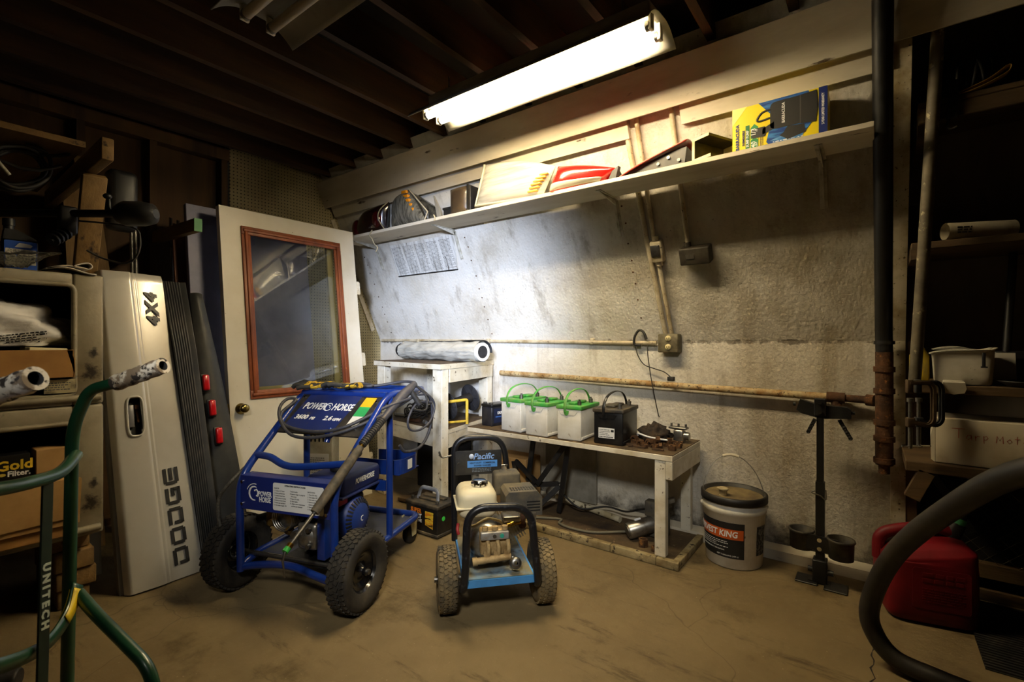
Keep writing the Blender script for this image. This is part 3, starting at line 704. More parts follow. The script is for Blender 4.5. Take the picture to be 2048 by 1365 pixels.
BR = ROOTM[t.name].inverted()
for v in tx.data.vertices:
    y, z = 0.345 + v.co.x, 1.135 + v.co.y + 0.15*v.co.x
    near = sorted(bagv, key=lambda q: (q.y-y)**2 + (q.z-z)**2)[:3]
    v.co = BR @ Vector((sum(q.x for q in near)/3 + 0.004 + v.co.z, y, z))
mb = MB(M=Matrix.Translation((-2.645, 0.415, 1.079)) @ Matrix.Rotation(R(8), 4, 'Z') @ Matrix.Rotation(R(-3), 4, 'X')); mb.box((-0.05, -0.065, -0.05), (0.05, 0.05, 0.024), bev=0.004)
single('small_box', mb, mat('cream_box', 'cfc39c', 0.6), 'small cream box under the white plastic bag', 'box')
mb = MB(); mb.box((-2.80, 0.0, 0.94), (-2.68, 0.46, 1.054)); 
single('cardboard_box', mb, m_dark_in, 'dark box deep in the upper metal cabinet under the plastic bag', 'box')
mb = MB(M=Matrix.Translation((-2.575, 0.0, 1.04))); mb.box((-0.012, -0.10, -0.055), (0.012, 0.482, 0.055), bev=0.002, seg=1)
mb.prism([(0.483, -0.055), (0.487, -0.05), (0.487, 0.02), (0.462, 0.055), (0.482, 0.055)], -0.012, 0.012, frame((0, 0, 0), (0, 1, 0), (0, 0, 1)))
single('cardboard_box', mb, m_card, 'long flat brown cardboard carton across the front of the upper cabinet', 'box')
mb = MB(); mb.box((-2.6, 0.40, 0.922), (-2.588, 0.495, 0.976))
t = thing('label_card', 'dirty printed card below the long brown carton', 'card', (-2.59, 0.44, 0.922)); mb.build('card', mat('dirty_card', 'a59a78', 0.7, col2='3b3020', vs=14, lo=0.5, hi=0.7), t, world=True)
lines(t, frame((-2.5878, 0.44, 0.95), (0, 1, 0), (0, 0, 1)), 0.08, 0.035, 4, m_grey_ink, 3, world=True)
# inside the lower cabinet
m_blackbox = mat('black_carton', '141414', 0.35)
t = thing('filter_box', 'black oil filter carton with gold lettering in the lower cabinet', 'box', (-2.60, 0.30, 0.55))
mb = MB(); mb.box((-2.665, 0.20, 0.586), (-2.592, 0.362, 0.700), bev=0.002, seg=1); mb.build('carton', m_blackbox, t, world=True)
F = frame((-2.5915, 0.320, 0.660), (0, 1, -0.0), (0, 0, 1))
text('Gold', 0.05, mat('gold_print', 'd9b52f', 0.4), t, F, 'lettering', bold=0.0015, world=True)
text('Filter.', 0.027, m_white_ink, t, F @ Matrix.Translation((0.012, -0.031, 0)), 'lettering', bold=0.0008, world=True)
mb = MB(M=F @ Matrix.Translation((-0.033, -0.031, 0))); mb.prism([(0.008*math.cos(a)*1.3, 0.006*math.sin(a)) for a in [k*math.pi/4 for k in range(8)]], 0, 0.001); mb.build('emblem', mat('gold_print_dull', 'c9b24a', 0.5), t, world=True)
mb = MB(M=Matrix.Translation((-2.64, 0.43, 0.0))); mb.box((-0.05, -0.052, 0.586), (0.048, 0.05, 0.705), bev=0.002, seg=1)
single('cardboard_box', mb, m_cardlight, 'upright tan carton beside the gold-lettered filter carton', 'box')
mb = MB(M=Matrix.Translation((-2.545, 0.0, 0.0)))
mb.box((-0.043, -0.05, 0.402), (0.0, 0.497, 0.585), bev=0.002, seg=1)
t = thing('cardboard_box', 'big tan carton with an open front flap in the lower cabinet', 'box', (-2.55, 0.25, 0.36))
mb.build('carton', m_cardlight, t, world=True)
mb = MB(M=Matrix.Translation((-2.538, 0.0, 0.0))); mb.prism([(-0.05, 0.585), (0.497, 0.585), (0.502, 0.58), (0.496, 0.44), (0.48, 0.432), (-0.05, 0.415)], -0.004, 0.003, frame((0, 0, 0), (0, 1, 0), (0, 0, 1))); mb.build('flap', m_cardlight, t, world=True)
mb = MB(); mb.box((-2.583, -0.05, 0.355), (-2.562, 0.494, 0.402), bev=0.003); mb.build('lower_tray', m_card, t, world=True)
# on top of the cabinets
t = thing('oil_bottle', 'black motor oil bottle with a blue label on top of the metal cabinet', 'bottle', (-2.78, 0.355, 1.406))
mb = MB(M=Matrix.Translation((-2.78, 0.357, 1.406)))
prof = [(0.0, 0.055), (0.15, 0.055), (0.165, 0.05), (0.185, 0.028), (0.195, 0.019), (0.215, 0.017)]
mb.box((-0.032, -0.052, 0.0), (0.032, 0.052, 0.135), bev=0.012)
mb.prism([(-0.050, 0.13), (0.050, 0.13), (0.045, 0.14), (-0.012, 0.172), (-0.045, 0.172)], -0.028, 0.028, frame((0, 0, 0), (0, 1, 0), (0, 0, 1)))
mb.cyl((0, -0.03, 0.165), (0, -0.03, 0.19), 0.016, 14); mb.build('bottle', m_blackplastic, t, world=True)
mb = MB(M=Matrix.Translation((-2.78, 0.327, 1.594))); mb.cyl((0, 0, 0), (0, 0, 0.028), 0.019, 18); mb.build('cap', m_blackpaint, t, world=True)
m_blue = mat('blue_label', '1f4fb0', 0.4)
F = frame((-2.7472, 0.357, 1.406), (0, 1, 0), (0, 0, 1))
mb = MB(M=F); mb.prism(rrect(0.094, 0.118, 0.004, 3, 0, 0.067), 0, 0.0012); lb = mb.build('blue_label', m_blue, t, world=True)
mb = MB(M=F); mb.prism(rrect(0.088, 0.062, 0.002, 2, 0, 0.063), 0.0012, 0.002); mb.build('white_label', mat('printed_white', 'cfcabc', 0.5, col2='8d8a84', vs=90, lo=0.5, hi=0.6), t, world=True)
mb = MB(M=F); mb.prism([(-0.018, 0.100), (0.028, 0.102), (0.034, 0.110), (0.026, 0.116), (-0.004, 0.119), (-0.010, 0.112)], 0.0012, 0.0018); mb.build('white_logo', m_white_ink, t, world=True)
lines(t, F @ Matrix.Translation((0, 0.066, 0.002)), 0.076, 0.05, 9, m_grey_ink, 4, 0.35, world=True)
m_clear = mat('clear_plastic_shell', 'f2f2ee', 0.08, trans=0.97, bump=0.4, bs=20)
nodes_of(m_clear)[2].inputs['IOR'].default_value = 1.12
mb = MB()
def shell(u, v):
    th = 2*math.pi*u; r = 0.25 + 0.75*v
    w = 0.012*noise.noise(Vector((math.cos(th)*3, math.sin(th)*3, v*4)))
    return (-2.665 + 0.072*r*math.cos(th) + w, 0.33 + 0.135*r*math.sin(th), 1.409 + 0.055*(1-(1-v)**2)*0.9 + 0.03*v*math.sin(th*1.0) * (0.6) + w + 0.01)
mb.surf(shell, 40, 8, 0.0015)
single('plastic_clamshell', mb, m_clear, 'opened clear plastic blister shell in front of the oil bottle', 'packaging')
m_cloth = mat('grey_white_cloth', 'bdb5a8', 0.85, col2='948a7c', vs=10, bump=0.2)
mb = MB(M=Matrix.Translation((-2.66, 0.49, 1.408)))
prof = spline([(-0.085, 0.004), (-0.03, 0.022), (0.02, 0.020), (0.046, 0.016), (0.058, 0.03), (0.046, 0.045), (0.02, 0.040), (-0.005, 0.026)], 6)
prof = [(p.x if hasattr(p, 'x') else p[0], p.y if hasattr(p, 'y') else p[1]) for p in [Vector((a[0], a[1], 0)) for a in prof]]
mb.surf(lambda u, v: (-0.07 + 0.14*v, *prof[min(len(prof)-1, int(round(u*(len(prof)-1))))]), len(prof)-1, 4, 0.005)
mb.surf(lambda u, v: (-0.06 + 0.13*v, -0.08 + 0.15*u, 0.006 + 0.01*math.sin(u*5)), 8, 4, 0.005)
single('rag', mb, m_cloth, 'folded pale rag lying on the corner of the metal cabinet', 'rag')
# ---- wall rack, cables, motor and odd pieces in the dark
t = thing('wall_rack', 'rough lumber shelf with a sawn arm end hung with cables', 'shelf', (-3.2, 0.2, 1.5))
mb = MB(); mb.box((-3.70, -0.6, 1.955), (-2.69, 0.545, 1.98)); mb.build('shelf_board', m_lumber_y, t, world=True)
mb = MB(); mb.beam((-3.74, 0.60, 1.93), (-2.50, 0.575, 1.915), 0.04, 0.09, bev=0.004); mb.build('arm', m_lumber_y, t, world=True)
mb = MB(); mb.beam((-2.74, 0.585, 1.86), (-3.0, 0.60, 1.405), 0.038, 0.085, up=(0, 1, 0), bev=0.004); mb.build('brace', m_lumber, t, world=True)
m_cable = mat('dark_cable', '211e1b', 0.6)
def coil(name, c, ry, rz, n, r, label, seed, tails=()):
    rnd = random.Random(seed); pts = []
    for k in range(n*14):
        a = 2*math.pi*k/14
        j = 1 + 0.12*math.sin(a*0.37+seed) + 0.05*rnd.uniform(-1, 1)
        pts.append((c[0] + 0.05*math.sin(a*0.21+seed), c[1] + ry*j*math.sin(a+0.2), c[2] + rz*j*math.cos(a)))
    pts += list(tails)
    mb = MB(); mb.tube(spline(pts, 3), r, 6); return single(name, mb, m_cable, label, 'cable')
coil('cable_coil', (-2.84, 0.36, 1.85), 0.085, 0.085, 4, 0.008, 'round coil of dark cable hanging under the lumber shelf beside the arm', 1, ((-2.84, 0.46, 1.93), (-2.83, 0.52, 1.955)))
coil('cable_coil', (-2.72, 0.12, 1.84), 0.15, 0.07, 3, 0.007, 'sagging coil of dark cable under the lumber shelf at the left edge', 2, ((-2.72, 0.35, 1.82), (-2.70, 0.47, 1.86)))
mb = MB(); mb.cyl((-2.66, 0.27, 1.83), (-2.66, 0.315, 1.77), 0.0085, 10, 0.006); single('cable_plug', mb, mat('pale_plug', 'a29c88', 0.5), 'pale cable plug hanging below the dark coil', 'plug')
mb = MB(); mb.box((-2.95, 0.66, 1.66), (-2.86, 0.78, 1.95), bev=0.03, seg=3)
single('lamp_housing', mb, m_blackpaint, 'black rounded metal housing hanging right of the lumber arm', 'housing')
t = thing('trolling_motor', 'black electric boat motor laid across above the metal cabinets', 'boat motor', (-2.9, 0.6, 1.72))
a0 = Vector((-3.20, 0.125, 1.672)); a1 = Vector((-2.45, 0.722, 1.672)); dd = (a1-a0).normalized()
mb = MB(); mb.tube([a0, a1 - dd*0.12], 0.0165, 14); mb.build('shaft', m_blackpaint, t, world=True)
mb = MB(); mb.tube([a1 - dd*0.165, a1-dd*0.15, a1 - dd*0.12, a1-dd*0.05, a1 - dd*0.01, a1+dd*0.006], [0.018, 0.04, 0.053, 0.052, 0.043, 0.02], 20); mb.build('motor_pod', m_blackplastic, t, world=True)
mb = MB(); b0 = a0.lerp(a1, 0.62); mb.box(tuple(b0 + Vector((-0.028, -0.03, -0.09))), tuple(b0 + Vector((0.028, 0.03, 0.028))), bev=0.01); mb.build('clamp_bracket', m_blackplastic, t, world=True)
mb = MB(); c0 = a0.lerp(a1, 0.80); mb.tube([c0, c0+Vector((0, 0, 0.045)), c0+Vector((-0.005, 0, 0.06))], 0.007, 8); mb.ell(c0+Vector((-0.006, -0.004, 0.074)), (0.016, 0.016, 0.013), 14, 8); mb.build('clamp_knob', m_blackpaint, t, world=True)
mb = MB(); e0 = b0 + Vector((0.02, 0, -0.08)); e1 = Vector((-2.66, 0.43, 1.535))
mb.tube([e0, e1], 0.010, 8)
for k in range(4): 
    q = e0.lerp(e1, 0.2+0.22*k); mb.cyl(q - (e1-e0).normalized()*0.004, q + (e1-e0).normalized()*0.004, 0.026, 10)
mb.build('clamp_screw', m_blackpaint, t, world=True)
mb = MB(); mb.tube(spline([b0+Vector((0.03, 0.03, -0.03)), (-2.60, 0.68, 1.63), (-2.56, 0.70, 1.57), (-2.57, 0.69, 1.50), (-2.62, 0.66, 1.47), (-2.68, 0.60, 1.49), (-2.70, 0.55, 1.52)], 6), 0.0042, 6); mb.build('power_cord', m_rubber, t, world=True)
mb = MB(M=lean(-3.0, 0.0, -3.12, 1.62, 0.62)); mb.prism([(0.0, 0), (0.045, 0), (0.035, 1.58), (0.0, 1.62), (-0.02, 1.5)], 0, 0.006); mb.box((0.04, 0, -0.03), (0.046, 1.6, 0.006))
single('metal_bracket', mb, mat('white_bracket', 'c4bda9', 0.5), 'upright white metal bracket behind the tailgate top', 'bracket')
mb = MB(); mb.beam((-3.50, 0.94, 0.0), (-3.68, 0.735, 2.2), 0.02, 0.09, up=(0, 1, 0)); single('board', mb, m_lumber, 'pale rough board leaning diagonally against the plywood wall', 'board')
mb = MB(); mb.beam((-3.40, 0.72, 0.0), (-3.63, 0.685, 2.0), 0.02, 0.10, up=(0, 1, 0)); single('board', mb, m_lumber, 'narrow board standing against the plywood wall behind the boat motor', 'board')
t = thing('rack_arm', 'lumber arm with a green painted end beside the lavender-grey door', 'timber', (-3.4, 1.1, 1.75))
mb = MB(); mb.beam((-3.72, 1.10, 1.80), (-3.10, 1.118, 1.795), 0.04, 0.072, bev=0.003); mb.build('timber', m_lumber_y, t, world=True)
mb = MB(); mb.beam((-3.10, 1.118, 1.795), (-3.092, 1.1182, 1.795), 0.041, 0.073); mb.build('green_end', mat('green_paint', '4f8a5c', 0.6), t, world=True)
for i, (y, x, n_) in enumerate(((0.93, -3.45, 1.95), (0.955, -3.47, 1.9), (1.16, -3.53, 1.93), (1.19, -3.55, 1.90), (1.215, -3.57, 1.93))):
    mb = MB(); mb.cyl((x, y, 0.0), (x-0.12, y, n_), 0.009+0.002*(i % 2), 10)
    single('metal_rod', mb, m_steel, ('left rod of the pair', 'right rod of the pair', 'left rod of the three', 'middle rod of the three', 'right rod of the three')[i] + (' standing in the dark behind the tailgate' if i < 2 else ' standing under the green-ended arm'), 'rod', 'metal rods behind the tailgate')
# ================================================================ the two pressure washers
m_bluepaint = mat('blue_enamel', '13327f', 0.3, coat=0.4, col2='102868', vs=5, col3='4a4a4a', vs3=60, lo3=0.70, hi3=0.74)
m_navy = mat('navy_panel', '18265f', 0.45, col2='232c58', vs=8, col3='4b463c', vs3=20, lo3=0.62, hi3=0.75)
m_tire = mat('dusty_black_tire', '1c1a18', 0.75, col2='3b352b', vs=9, lo=0.4, hi=0.7, bump=0.15)
m_tiretan = mat('mud_tan_tire', '3d382e', 0.85, col2='7d6b48', vs=8, lo=0.38, hi=0.62, bump=0.25)
m_rim = mat('black_rim', '101012', 0.25, coat=0.5)
m_alu = mat('cast_aluminium', 'a3a19b', 0.35, 0.9, col2='6b6252', vs=20, lo=0.45, hi=0.75)
m_dirtybrass = mat('dirty_brass', '8a6c34', 0.45, 0.7, col2='4d3a1e', vs=25)
m_green = mat('green_plastic', '2f8f3a', 0.4)
AX = Matrix.Rotation(R(90), 4, 'Y')
def wheel(t, c, rad, w, rimr, m_t, m_r, out, nb=34, rows=4):
    """wheel with its axle along local x; out = +1/-1 side that faces outward"""
    T = Matrix.Translation(c) @ AX
    h = w/2
    prof = [(rimr, -h*0.62), (rimr+0.012, -h*0.86), (rad*0.82, -h*1.0), (rad*0.93, -h*0.92), (rad*0.985, -h*0.6), (rad, 0), (rad*0.985, h*0.6), (rad*0.93, h*0.92), (rad*0.82, h*1.0), (rimr+0.012, h*0.86), (rimr, h*0.62)]
    mb = MB(); mb.lathe(prof, 44, T)
    for k in range(nb):
        for j in range(rows):
            f = (j+0.5)/rows*2-1
            a = 2*math.pi*(k + 0.5*(j % 2))/nb
            rr = rad*(1-0.035*abs(f)**3)
            B = T @ Matrix.Rotation(a, 4, 'Z') @ Matrix.Translation((rr, 0, f*h*0.82)) @ Matrix.Rotation(R(22 if j % 2 else -22), 4, 'X')
            mb.box((-0.004, -math.pi*rad/nb*0.74, -h*0.82/rows*0.86), (0.0045, math.pi*rad/nb*0.74, h*0.82/rows*0.86), B)
    tire = mb.build('tire', m_t, t)
    mb = MB(); s = out
    mb.lathe([(rimr+0.006, -h*0.72), (rimr+0.008, -h*0.66), (rimr-0.004, -h*0.5), (rimr-0.008, h*0.5), (rimr+0.006, h*0.66), (rimr+0.006, h*0.74)], 36, T)
    z = s*h*0.15
    mb.lathe([(0.018, z+s*0.02), (0.03, z), (rimr*0.6, z-s*0.004), (rimr*0.75, z+s*0.012), (rimr-0.006, z+s*0.012)], 36, T)
    rim = mb.build('rim', m_r, t)
    mb = MB(); mb.cyl((T @ Vector((0, 0, -h*0.5*1))), (T @ Vector((0, 0, z+s*0.034))), 0.017, 16); mb.build('hub', m_r, t)
    mb = MB(); mb.cyl((T @ Vector((0, 0, z+s*0.034))), (T @ Vector((0, 0, z+s*0.046))), 0.011, 6); mb.build('axle_nut', m_steel, t)
# ---------------------------------------------------------------- blue pressure washer
t = thing('pressure_washer', 'large blue-framed pressure washer with black wheels in front of the white door', 'pressure washer', (-2.04, 1.12, 0), R(19.3))
wheel(t, (0.325, 0.0, 0.1655), 0.161, 0.098, 0.085, m_tire, m_rim, 1, 40)
wheel(t, (-0.325, 0.0, 0.1655), 0.161, 0.098, 0.085, m_tire, m_rim, -1, 40)
for x in (-0.19, 0.19):
    mb = MB(); mb.lathe([(0.018, -0.018), (0.048, -0.02), (0.055, -0.012), (0.055, 0.012), (0.048, 0.02), (0.018, 0.018)], 24, Matrix.Translation((x, 0.665, 0.0555)) @ AX); cw = mb.build('caster_wheel', m_rubber, t)
    mb = MB()
    for dx in (-0.026, 0.026): mb.prism([(0.62, 0.16), (0.70, 0.16), (0.685, 0.045), (0.645, 0.045)], x+dx-0.002, x+dx+0.002, frame((0, 0, 0), (0, 1, 0), (0, 0, 1)))
    mb.build('caster_fork', mat('yellowed_plate', 'b6ac86', 0.5), t)
r = 0.0165
for s in (-1, 1):
    mb = MB(); mb.tube(fillet([(s*0.25, -0.055, 0.105), (s*0.25, -0.062, 0.52), (s*0.25, 0.335, 0.865), (s*0.25, 0.60, 0.855)], 0.09, 7), r, 14); mb.build('front_upright', m_bluepaint, t)
    mb = MB(); mb.tube([(s*0.25, 0.36, 0.16), (s*0.25, 0.36, 0.855)], r, 14); mb.build('rear_upright', m_bluepaint, t)
mb = MB(); mb.tube(fillet([(0.25, 0.58, 0.856), (0.25, 0.735, 0.856), (-0.25, 0.735, 0.856), (-0.25, 0.58, 0.856)], 0.07, 7), r, 14); mb.build('push_handle', m_bluepaint, t)
for y in (0.335, 0.475):
    mb = MB(); mb.tube([(-0.25, y, 0.862), (0.25, y, 0.862)], r*0.92, 12); mb.build('top_crossbar', m_bluepaint, t)
mb = MB(); mb.tube(spline([(-0.25, 0.03, 0.603), (-0.16, 0.018, 0.603), (-0.06, 0.0, 0.578), (0.04, 0.0, 0.578), (0.25, 0.03, 0.60)], 6), r*0.95, 12); mb.build('middle_crossbar', m_bluepaint, t)
mb = MB(); mb.tube(fillet([(-0.25, -0.055, 0.125), (-0.25, 0.03, 0.15), (-0.25, 0.66, 0.165), (0.25, 0.66, 0.165), (0.25, 0.03, 0.15), (0.25, -0.055, 0.125)], 0.06, 6), r, 14); mb.tube(spline([(-0.25, -0.05, 0.12), (-0.15, -0.03, 0.135), (0, -0.03, 0.15), (0.15, -0.04, 0.13), (0.25, -0.05, 0.12)], 5), r, 12); mb.build('base_loop', m_bluepaint, t)
mb = MB(); mb.box((-0.235, 0.05, 0.145), (0.235, 0.655, 0.152)); mb.build('base_plate', mat('grey_blue_plate', '3c3f52', 0.55, col2='55524a', vs=8), t)
mb = MB(); mb.cyl((-0.33, 0, 0.1655), (0.33, 0, 0.1655), 0.010, 12); mb.build('axle', m_steel, t)
mb = MB(); mb.box((-0.06, 0.0, 0.145), (0.20, 0.30, 0.175)); mb.build('engine_mount', m_blackpaint, t)
# upper control panel on the sloping tubes
UP = frame((0, 0.150, 0.697), (1, 0, 0), (0, 0.397, 0.345))
mb = MB(M=UP); mb.box((-0.236, -0.01, -0.006), (0.236, 0.245, 0.004)); p1 = mb.build('control_panel', mat('dusty_black_panel', '1d1b19', 0.6, col2='4a4236', vs=10, lo=0.45, hi=0.75), t)
mb = MB(M=UP); mb.prism([(-0.22, 0.02), (0.03, 0.0), (0.075, 0.03), (0.12, 0.235), (-0.19, 0.235)], 0.004, 0.0052); q = mb.build('logo_decal', m_navy, t)
text('POWER', 0.060, m_white_ink, q, UP @ Matrix.Translation((-0.118, 0.155, 0.0055)), bold=0.0012, sx=0.62, shear=0.22)
text('HORSE', 0.060, m_white_ink, q, UP @ Matrix.Translation((0.046, 0.155, 0.0055)), bold=0.0012, sx=0.62, shear=0.22)
mb = MB(M=UP @ Matrix.Translation((-0.036, 0.155, 0.0056)))
mb.tube([(0.019*math.cos(a), 0.024*math.sin(a), 0) for a in [R(20+ 20*k) for k in range(17)]], [0.0015+0.0025*math.sin(math.pi*k/16) for k in range(17)], 6, flat=0.3)
mb.tube([(-0.004, 0.010, 0), (0.006, 0.008, 0), (0.009, -0.004, 0)], 0.0026, 6, flat=0.3); mb.build('emblem', m_white_ink, q)
text('3600', 0.038, m_white_ink, q, UP @ Matrix.Translation((-0.155, 0.084, 0.0055)), bold=0.001, shear=0.22)
text('PSI', 0.022, m_white_ink, q, UP @ Matrix.Translation((-0.088, 0.079, 0.0055)), bold=0.0008, shear=0.22)
text('2.6', 0.038, m_white_ink, q, UP @ Matrix.Translation((0.000, 0.084, 0.0055)), bold=0.001, shear=0.22)
text('GPM', 0.022, m_white_ink, q, UP @ Matrix.Translation((0.052, 0.079, 0.0055)), bold=0.0008, shear=0.22)
for (y0, y1, c, nm) in ((0.165, 0.225, 'e0a81c', 'yellow'), (0.105, 0.165, '2c9550', 'green'), (0.045, 0.105, 'd9d7cd', 'white')):
    mb = MB(M=UP); mb.prism([(0.125+0.12*(y0-0.045), y0), (0.185+0.12*(y0-0.045), y0), (0.185+0.12*(y1-0.045), y1), (0.125+0.12*(y1-0.045), y1)], 0.004, 0.006); mb.build('nozzle_tag', mat(nm+'_tag', c, 0.5), t)
for (x, y) in ((-0.215, 0.215), (0.215, 0.2), (-0.225, 0.02), (0.19, 0.03), (0.15, 0.025)):
    mb = MB(M=UP); mb.cyl((x, y, 0.004), (x, y, 0.010), 0.006, 8); mb.build('screw', m_chrome, t)
mb = MB(); mb.cyl((0.06, 0.16, 0.72), (0.06, 0.13, 0.66), 0.013, 10); mb.cyl((0.06, 0.165, 0.70), (0.06, 0.14, 0.69), 0.02, 8); mb.build('throttle_cap', m_bluepaint, t)
# lower instruction panel between the uprights
LP = frame((0, -0.066, 0.465), (1, 0, 0), (0, 0.0, 1))
mb = MB(M=LP); mb.box((-0.236, -0.075, -0.006), (0.236, 0.072, 0.003)); mb.box((-0.236, 0.066, -0.06), (0.236, 0.0725, 0.0)); p2 = mb.build('instruction_panel', mat('navy_enamel', '15266c', 0.4, coat=0.3), t)
mb = MB(M=LP); mb.prism(rrect(0.262, 0.118, 0.008, 3, 0.075, -0.004), 0.003, 0.0042); q = mb.build('instruction_label', m_white_paper, t)
text('OPERATING INSTRUCTIONS', 0.0085, m_black_ink, q, LP @ Matrix.Translation((0.06, 0.046, 0.0043)), bold=0.0003)
text('STARTUP\n1. Connect H.P. hose\n2. Attach garden hose\n3. Connect hose from\n   water source to pump\n4. Attach pressure hose\n5. Attach gun and lance\n6. Turn water supply ON', 0.0082, m_grey_ink, q, LP @ Matrix.Translation((-0.05, -0.004, 0.0043)), align='LEFT', sx=0.78, line=1.25)
text('7. Insert nozzle\n8. Squeeze trigger to purge air\n   from pump\n9. Open LPG valve\n10. Start engine\n11. Adjust water temperature\n    and flow per demands', 0.0082, m_grey_ink, q, LP @ Matrix.Translation((0.034, -0.006, 0.0043)), align='LEFT', sx=0.78, line=1.25)
text('SHUTDOWN\n1. Close LPG valve\n2. Turn engine OFF\n3. Turn water supply OFF\n4. Squeeze trigger to relieve\n   system pressure\n5. Remove garden hose\n6. Remove pressure hose', 0.0082, m_grey_ink, q, LP @ Matrix.Translation((0.125, -0.006, 0.0043)), align='LEFT', sx=0.78, line=1.25)
text('POWER\nHORSE', 0.031, m_white_ink, p2, LP @ Matrix.Translation((-0.100, -0.014, 0.0035)), bold=0.0007, sx=0.66, line=0.8)
mb = MB(M=LP @ Matrix.Translation((-0.158, -0.002, 0.004)))
mb.tube([(0.028*math.cos(a), 0.030*math.sin(a), 0) for a in [R(65 + 24*k) for k in range(10)]], [0.002+0.003*math.sin(math.pi*k/9) for k in range(10)], 6, flat=0.3)
mb.tube([(0.042*math.cos(a), 0.042*math.sin(a), 0) for a in [R(75 + 14*k) for k in range(7)]], 0.0022, 6, flat=0.3)
mb.tube([(0.0, 0.012, 0), (0.012, 0.018, 0), (0.02, 0.008, 0), (0.018, -0.012, 0), (0.01, -0.008, 0)], 0.004, 6, flat=0.3); mb.build('emblem', m_white_ink, p2)
for (x, y) in ((-0.225, 0.045), (-0.225, -0.052), (0.22, 0.05), (0.22, -0.055)):
    mb = MB(M=LP); mb.cyl((x, y, 0.003), (x, y, 0.009), 0.0065, 8); mb.build('screw', m_chrome, t)
# engine
mb = MB(); mb.box((-0.02, 0.06, 0.175), (0.15, 0.30, 0.40), bev=0.02); mb.build('crankcase', m_blackpaint, t)
mb = MB(); mb.box((0.0, 0.06, 0.43), (0.20, 0.36, 0.525), bev=0.022, seg=3); mb.box((-0.008, 0.05, 0.428), (0.208, 0.37, 0.438), bev=0.003); fk = mb.build('fuel_tank', m_navy, t)
text('POWERHORSE', 0.034, m_white_ink, fk, frame((0.2012, 0.225, 0.483), (0, 1, 0), (0, 0, 1)), bold=0.0006, sx=0.66, shear=0.2)
mb = MB(); mb.lathe([(0.0, 0.03), (0.034, 0.03), (0.038, 0.024), (0.036, 0.0), (0.03, -0.01)], 22, Matrix.Translation((0.10, 0.16, 0.53))); mb.build('fuel_cap', m_blackplastic, t)
RC = frame((0.15, 0.17, 0.315), (0, 1, 0), (0, 0, 1))
mb = MB(M=RC); mb.lathe([(0.098, -0.02), (0.098, 0.02), (0.09, 0.045), (0.06, 0.068), (0.02, 0.075), (0.0, 0.076)], 40); rc = mb.build('recoil_cover', mat('blue_recoil', '1c3478', 0.45), t)
mb = MB(M=RC)
for k in range(22):
    B = Matrix.Rotation(2*math.pi*k/22, 4, 'Z')
    mb.box((0.0955, -0.005, -0.012), (0.0995, 0.005, 0.018), B)
mb.build('cooling_slot', m_black_ink, rc); mb = MB(M=RC)
for k in range(30):
    a = 2*math.pi*k/30
    B = Matrix.Rotation(a, 4, 'Z') @ Matrix.Translation((0.077, 0, 0.0567)) @ Matrix.Rotation(R(37), 4, 'Y')
    mb.box((-0.013, -0.0035, -0.001), (0.013, 0.0035, 0.003), B)
mb.build('rim_slot', m_black_ink, rc)
mb = MB(M=RC @ Matrix.Translation((0.012, 0.0, 0.076)))
mb.tube([(-0.012+0.011*math.cos(a), 0.011*math.sin(a), 0) for a in [R(60+25*k) for k in range(10)]], 0.0022, 6, flat=0.4); mb.build('emblem', m_white_ink, rc)
mb = MB(); mb.box((0.155, 0.055, 0.395), (0.185, 0.12, 0.43), bev=0.006); mb.tube([(0.17, 0.06, 0.405), (0.165, 0.0, 0.39)], 0.008, 8); mb.build('pull_handle', mat('red_plastic', 'b3202c', 0.4), t)
mb = MB(); mb.box((-0.035, -0.01, 0.37), (0.12, 0.058, 0.50), bev=0.012); mb.build('air_cleaner', m_blackplastic, t)
mb = MB(); mb.box((0.02, -0.02, 0.22), (0.125, 0.06, 0.34), bev=0.02, seg=3); mb.lathe([(0.0, 0.012), (0.03, 0.012), (0.045, 0.0)], 20, Matrix.Translation((0.07, -0.02, 0.28)) @ Matrix.Rotation(R(90), 4, 'X')); mb.build('crank_cover', m_alu, t); mb = MB(); mb.box((0.13, -0.02, 0.19), (0.17, 0.05, 0.40), bev=0.004); mb.build('engine_bracket', m_bluepaint, t)
for (x, z, q) in ((0.03, 0.29, 0.02), (0.10, 0.25, 0.011), (0.10, 0.32, 0.011)):
    mb = MB(); mb.cyl((x, -0.045, z), (x, -0.03, z), q, 8); mb.build('bolt', m_steel, t)
# pump
mb = MB(); mb.lathe([(0.0, 0.05), (0.042, 0.05), (0.052, 0.04), (0.055, -0.04), (0.058, -0.055), (0.0, -0.055)], 28, Matrix.Translation((-0.075, 0.075, 0.335)) @ Matrix.Rotation(R(90), 4, 'X'))
for k in range(9): mb.lathe([(0.054, -0.003), (0.058, 0), (0.054, 0.003)], 28, Matrix.Translation((-0.075, 0.09-0.011*k, 0.335)) @ Matrix.Rotation(R(90), 4, 'X'))
mb.build('pump_head', m_alu, t)
mb = MB(); mb.box((-0.215, 0.05, 0.27), (-0.125, 0.13, 0.345), bev=0.008)
for (x, z) in ((-0.20, 0.36), (-0.17, 0.36), (-0.14, 0.36)): mb.cyl((x, 0.09, 0.34), (x, 0.09, 0.365), 0.012, 8)
mb.cyl((-0.17, 0.09, 0.36), (-0.17, 0.09, 0.44), 0.014, 10); mb.cyl((-0.16, 0.05, 0.30), (-0.16, 0.02, 0.30), 0.016, 10); mb.cyl((-0.215, 0.09, 0.31), (-0.26, 0.08, 0.30), 0.013, 8); mb.cyl((-0.06, 0.04, 0.285), (-0.06, 0.015, 0.27), 0.016, 8); mb.build('pump_block', m_dirtybrass, t)
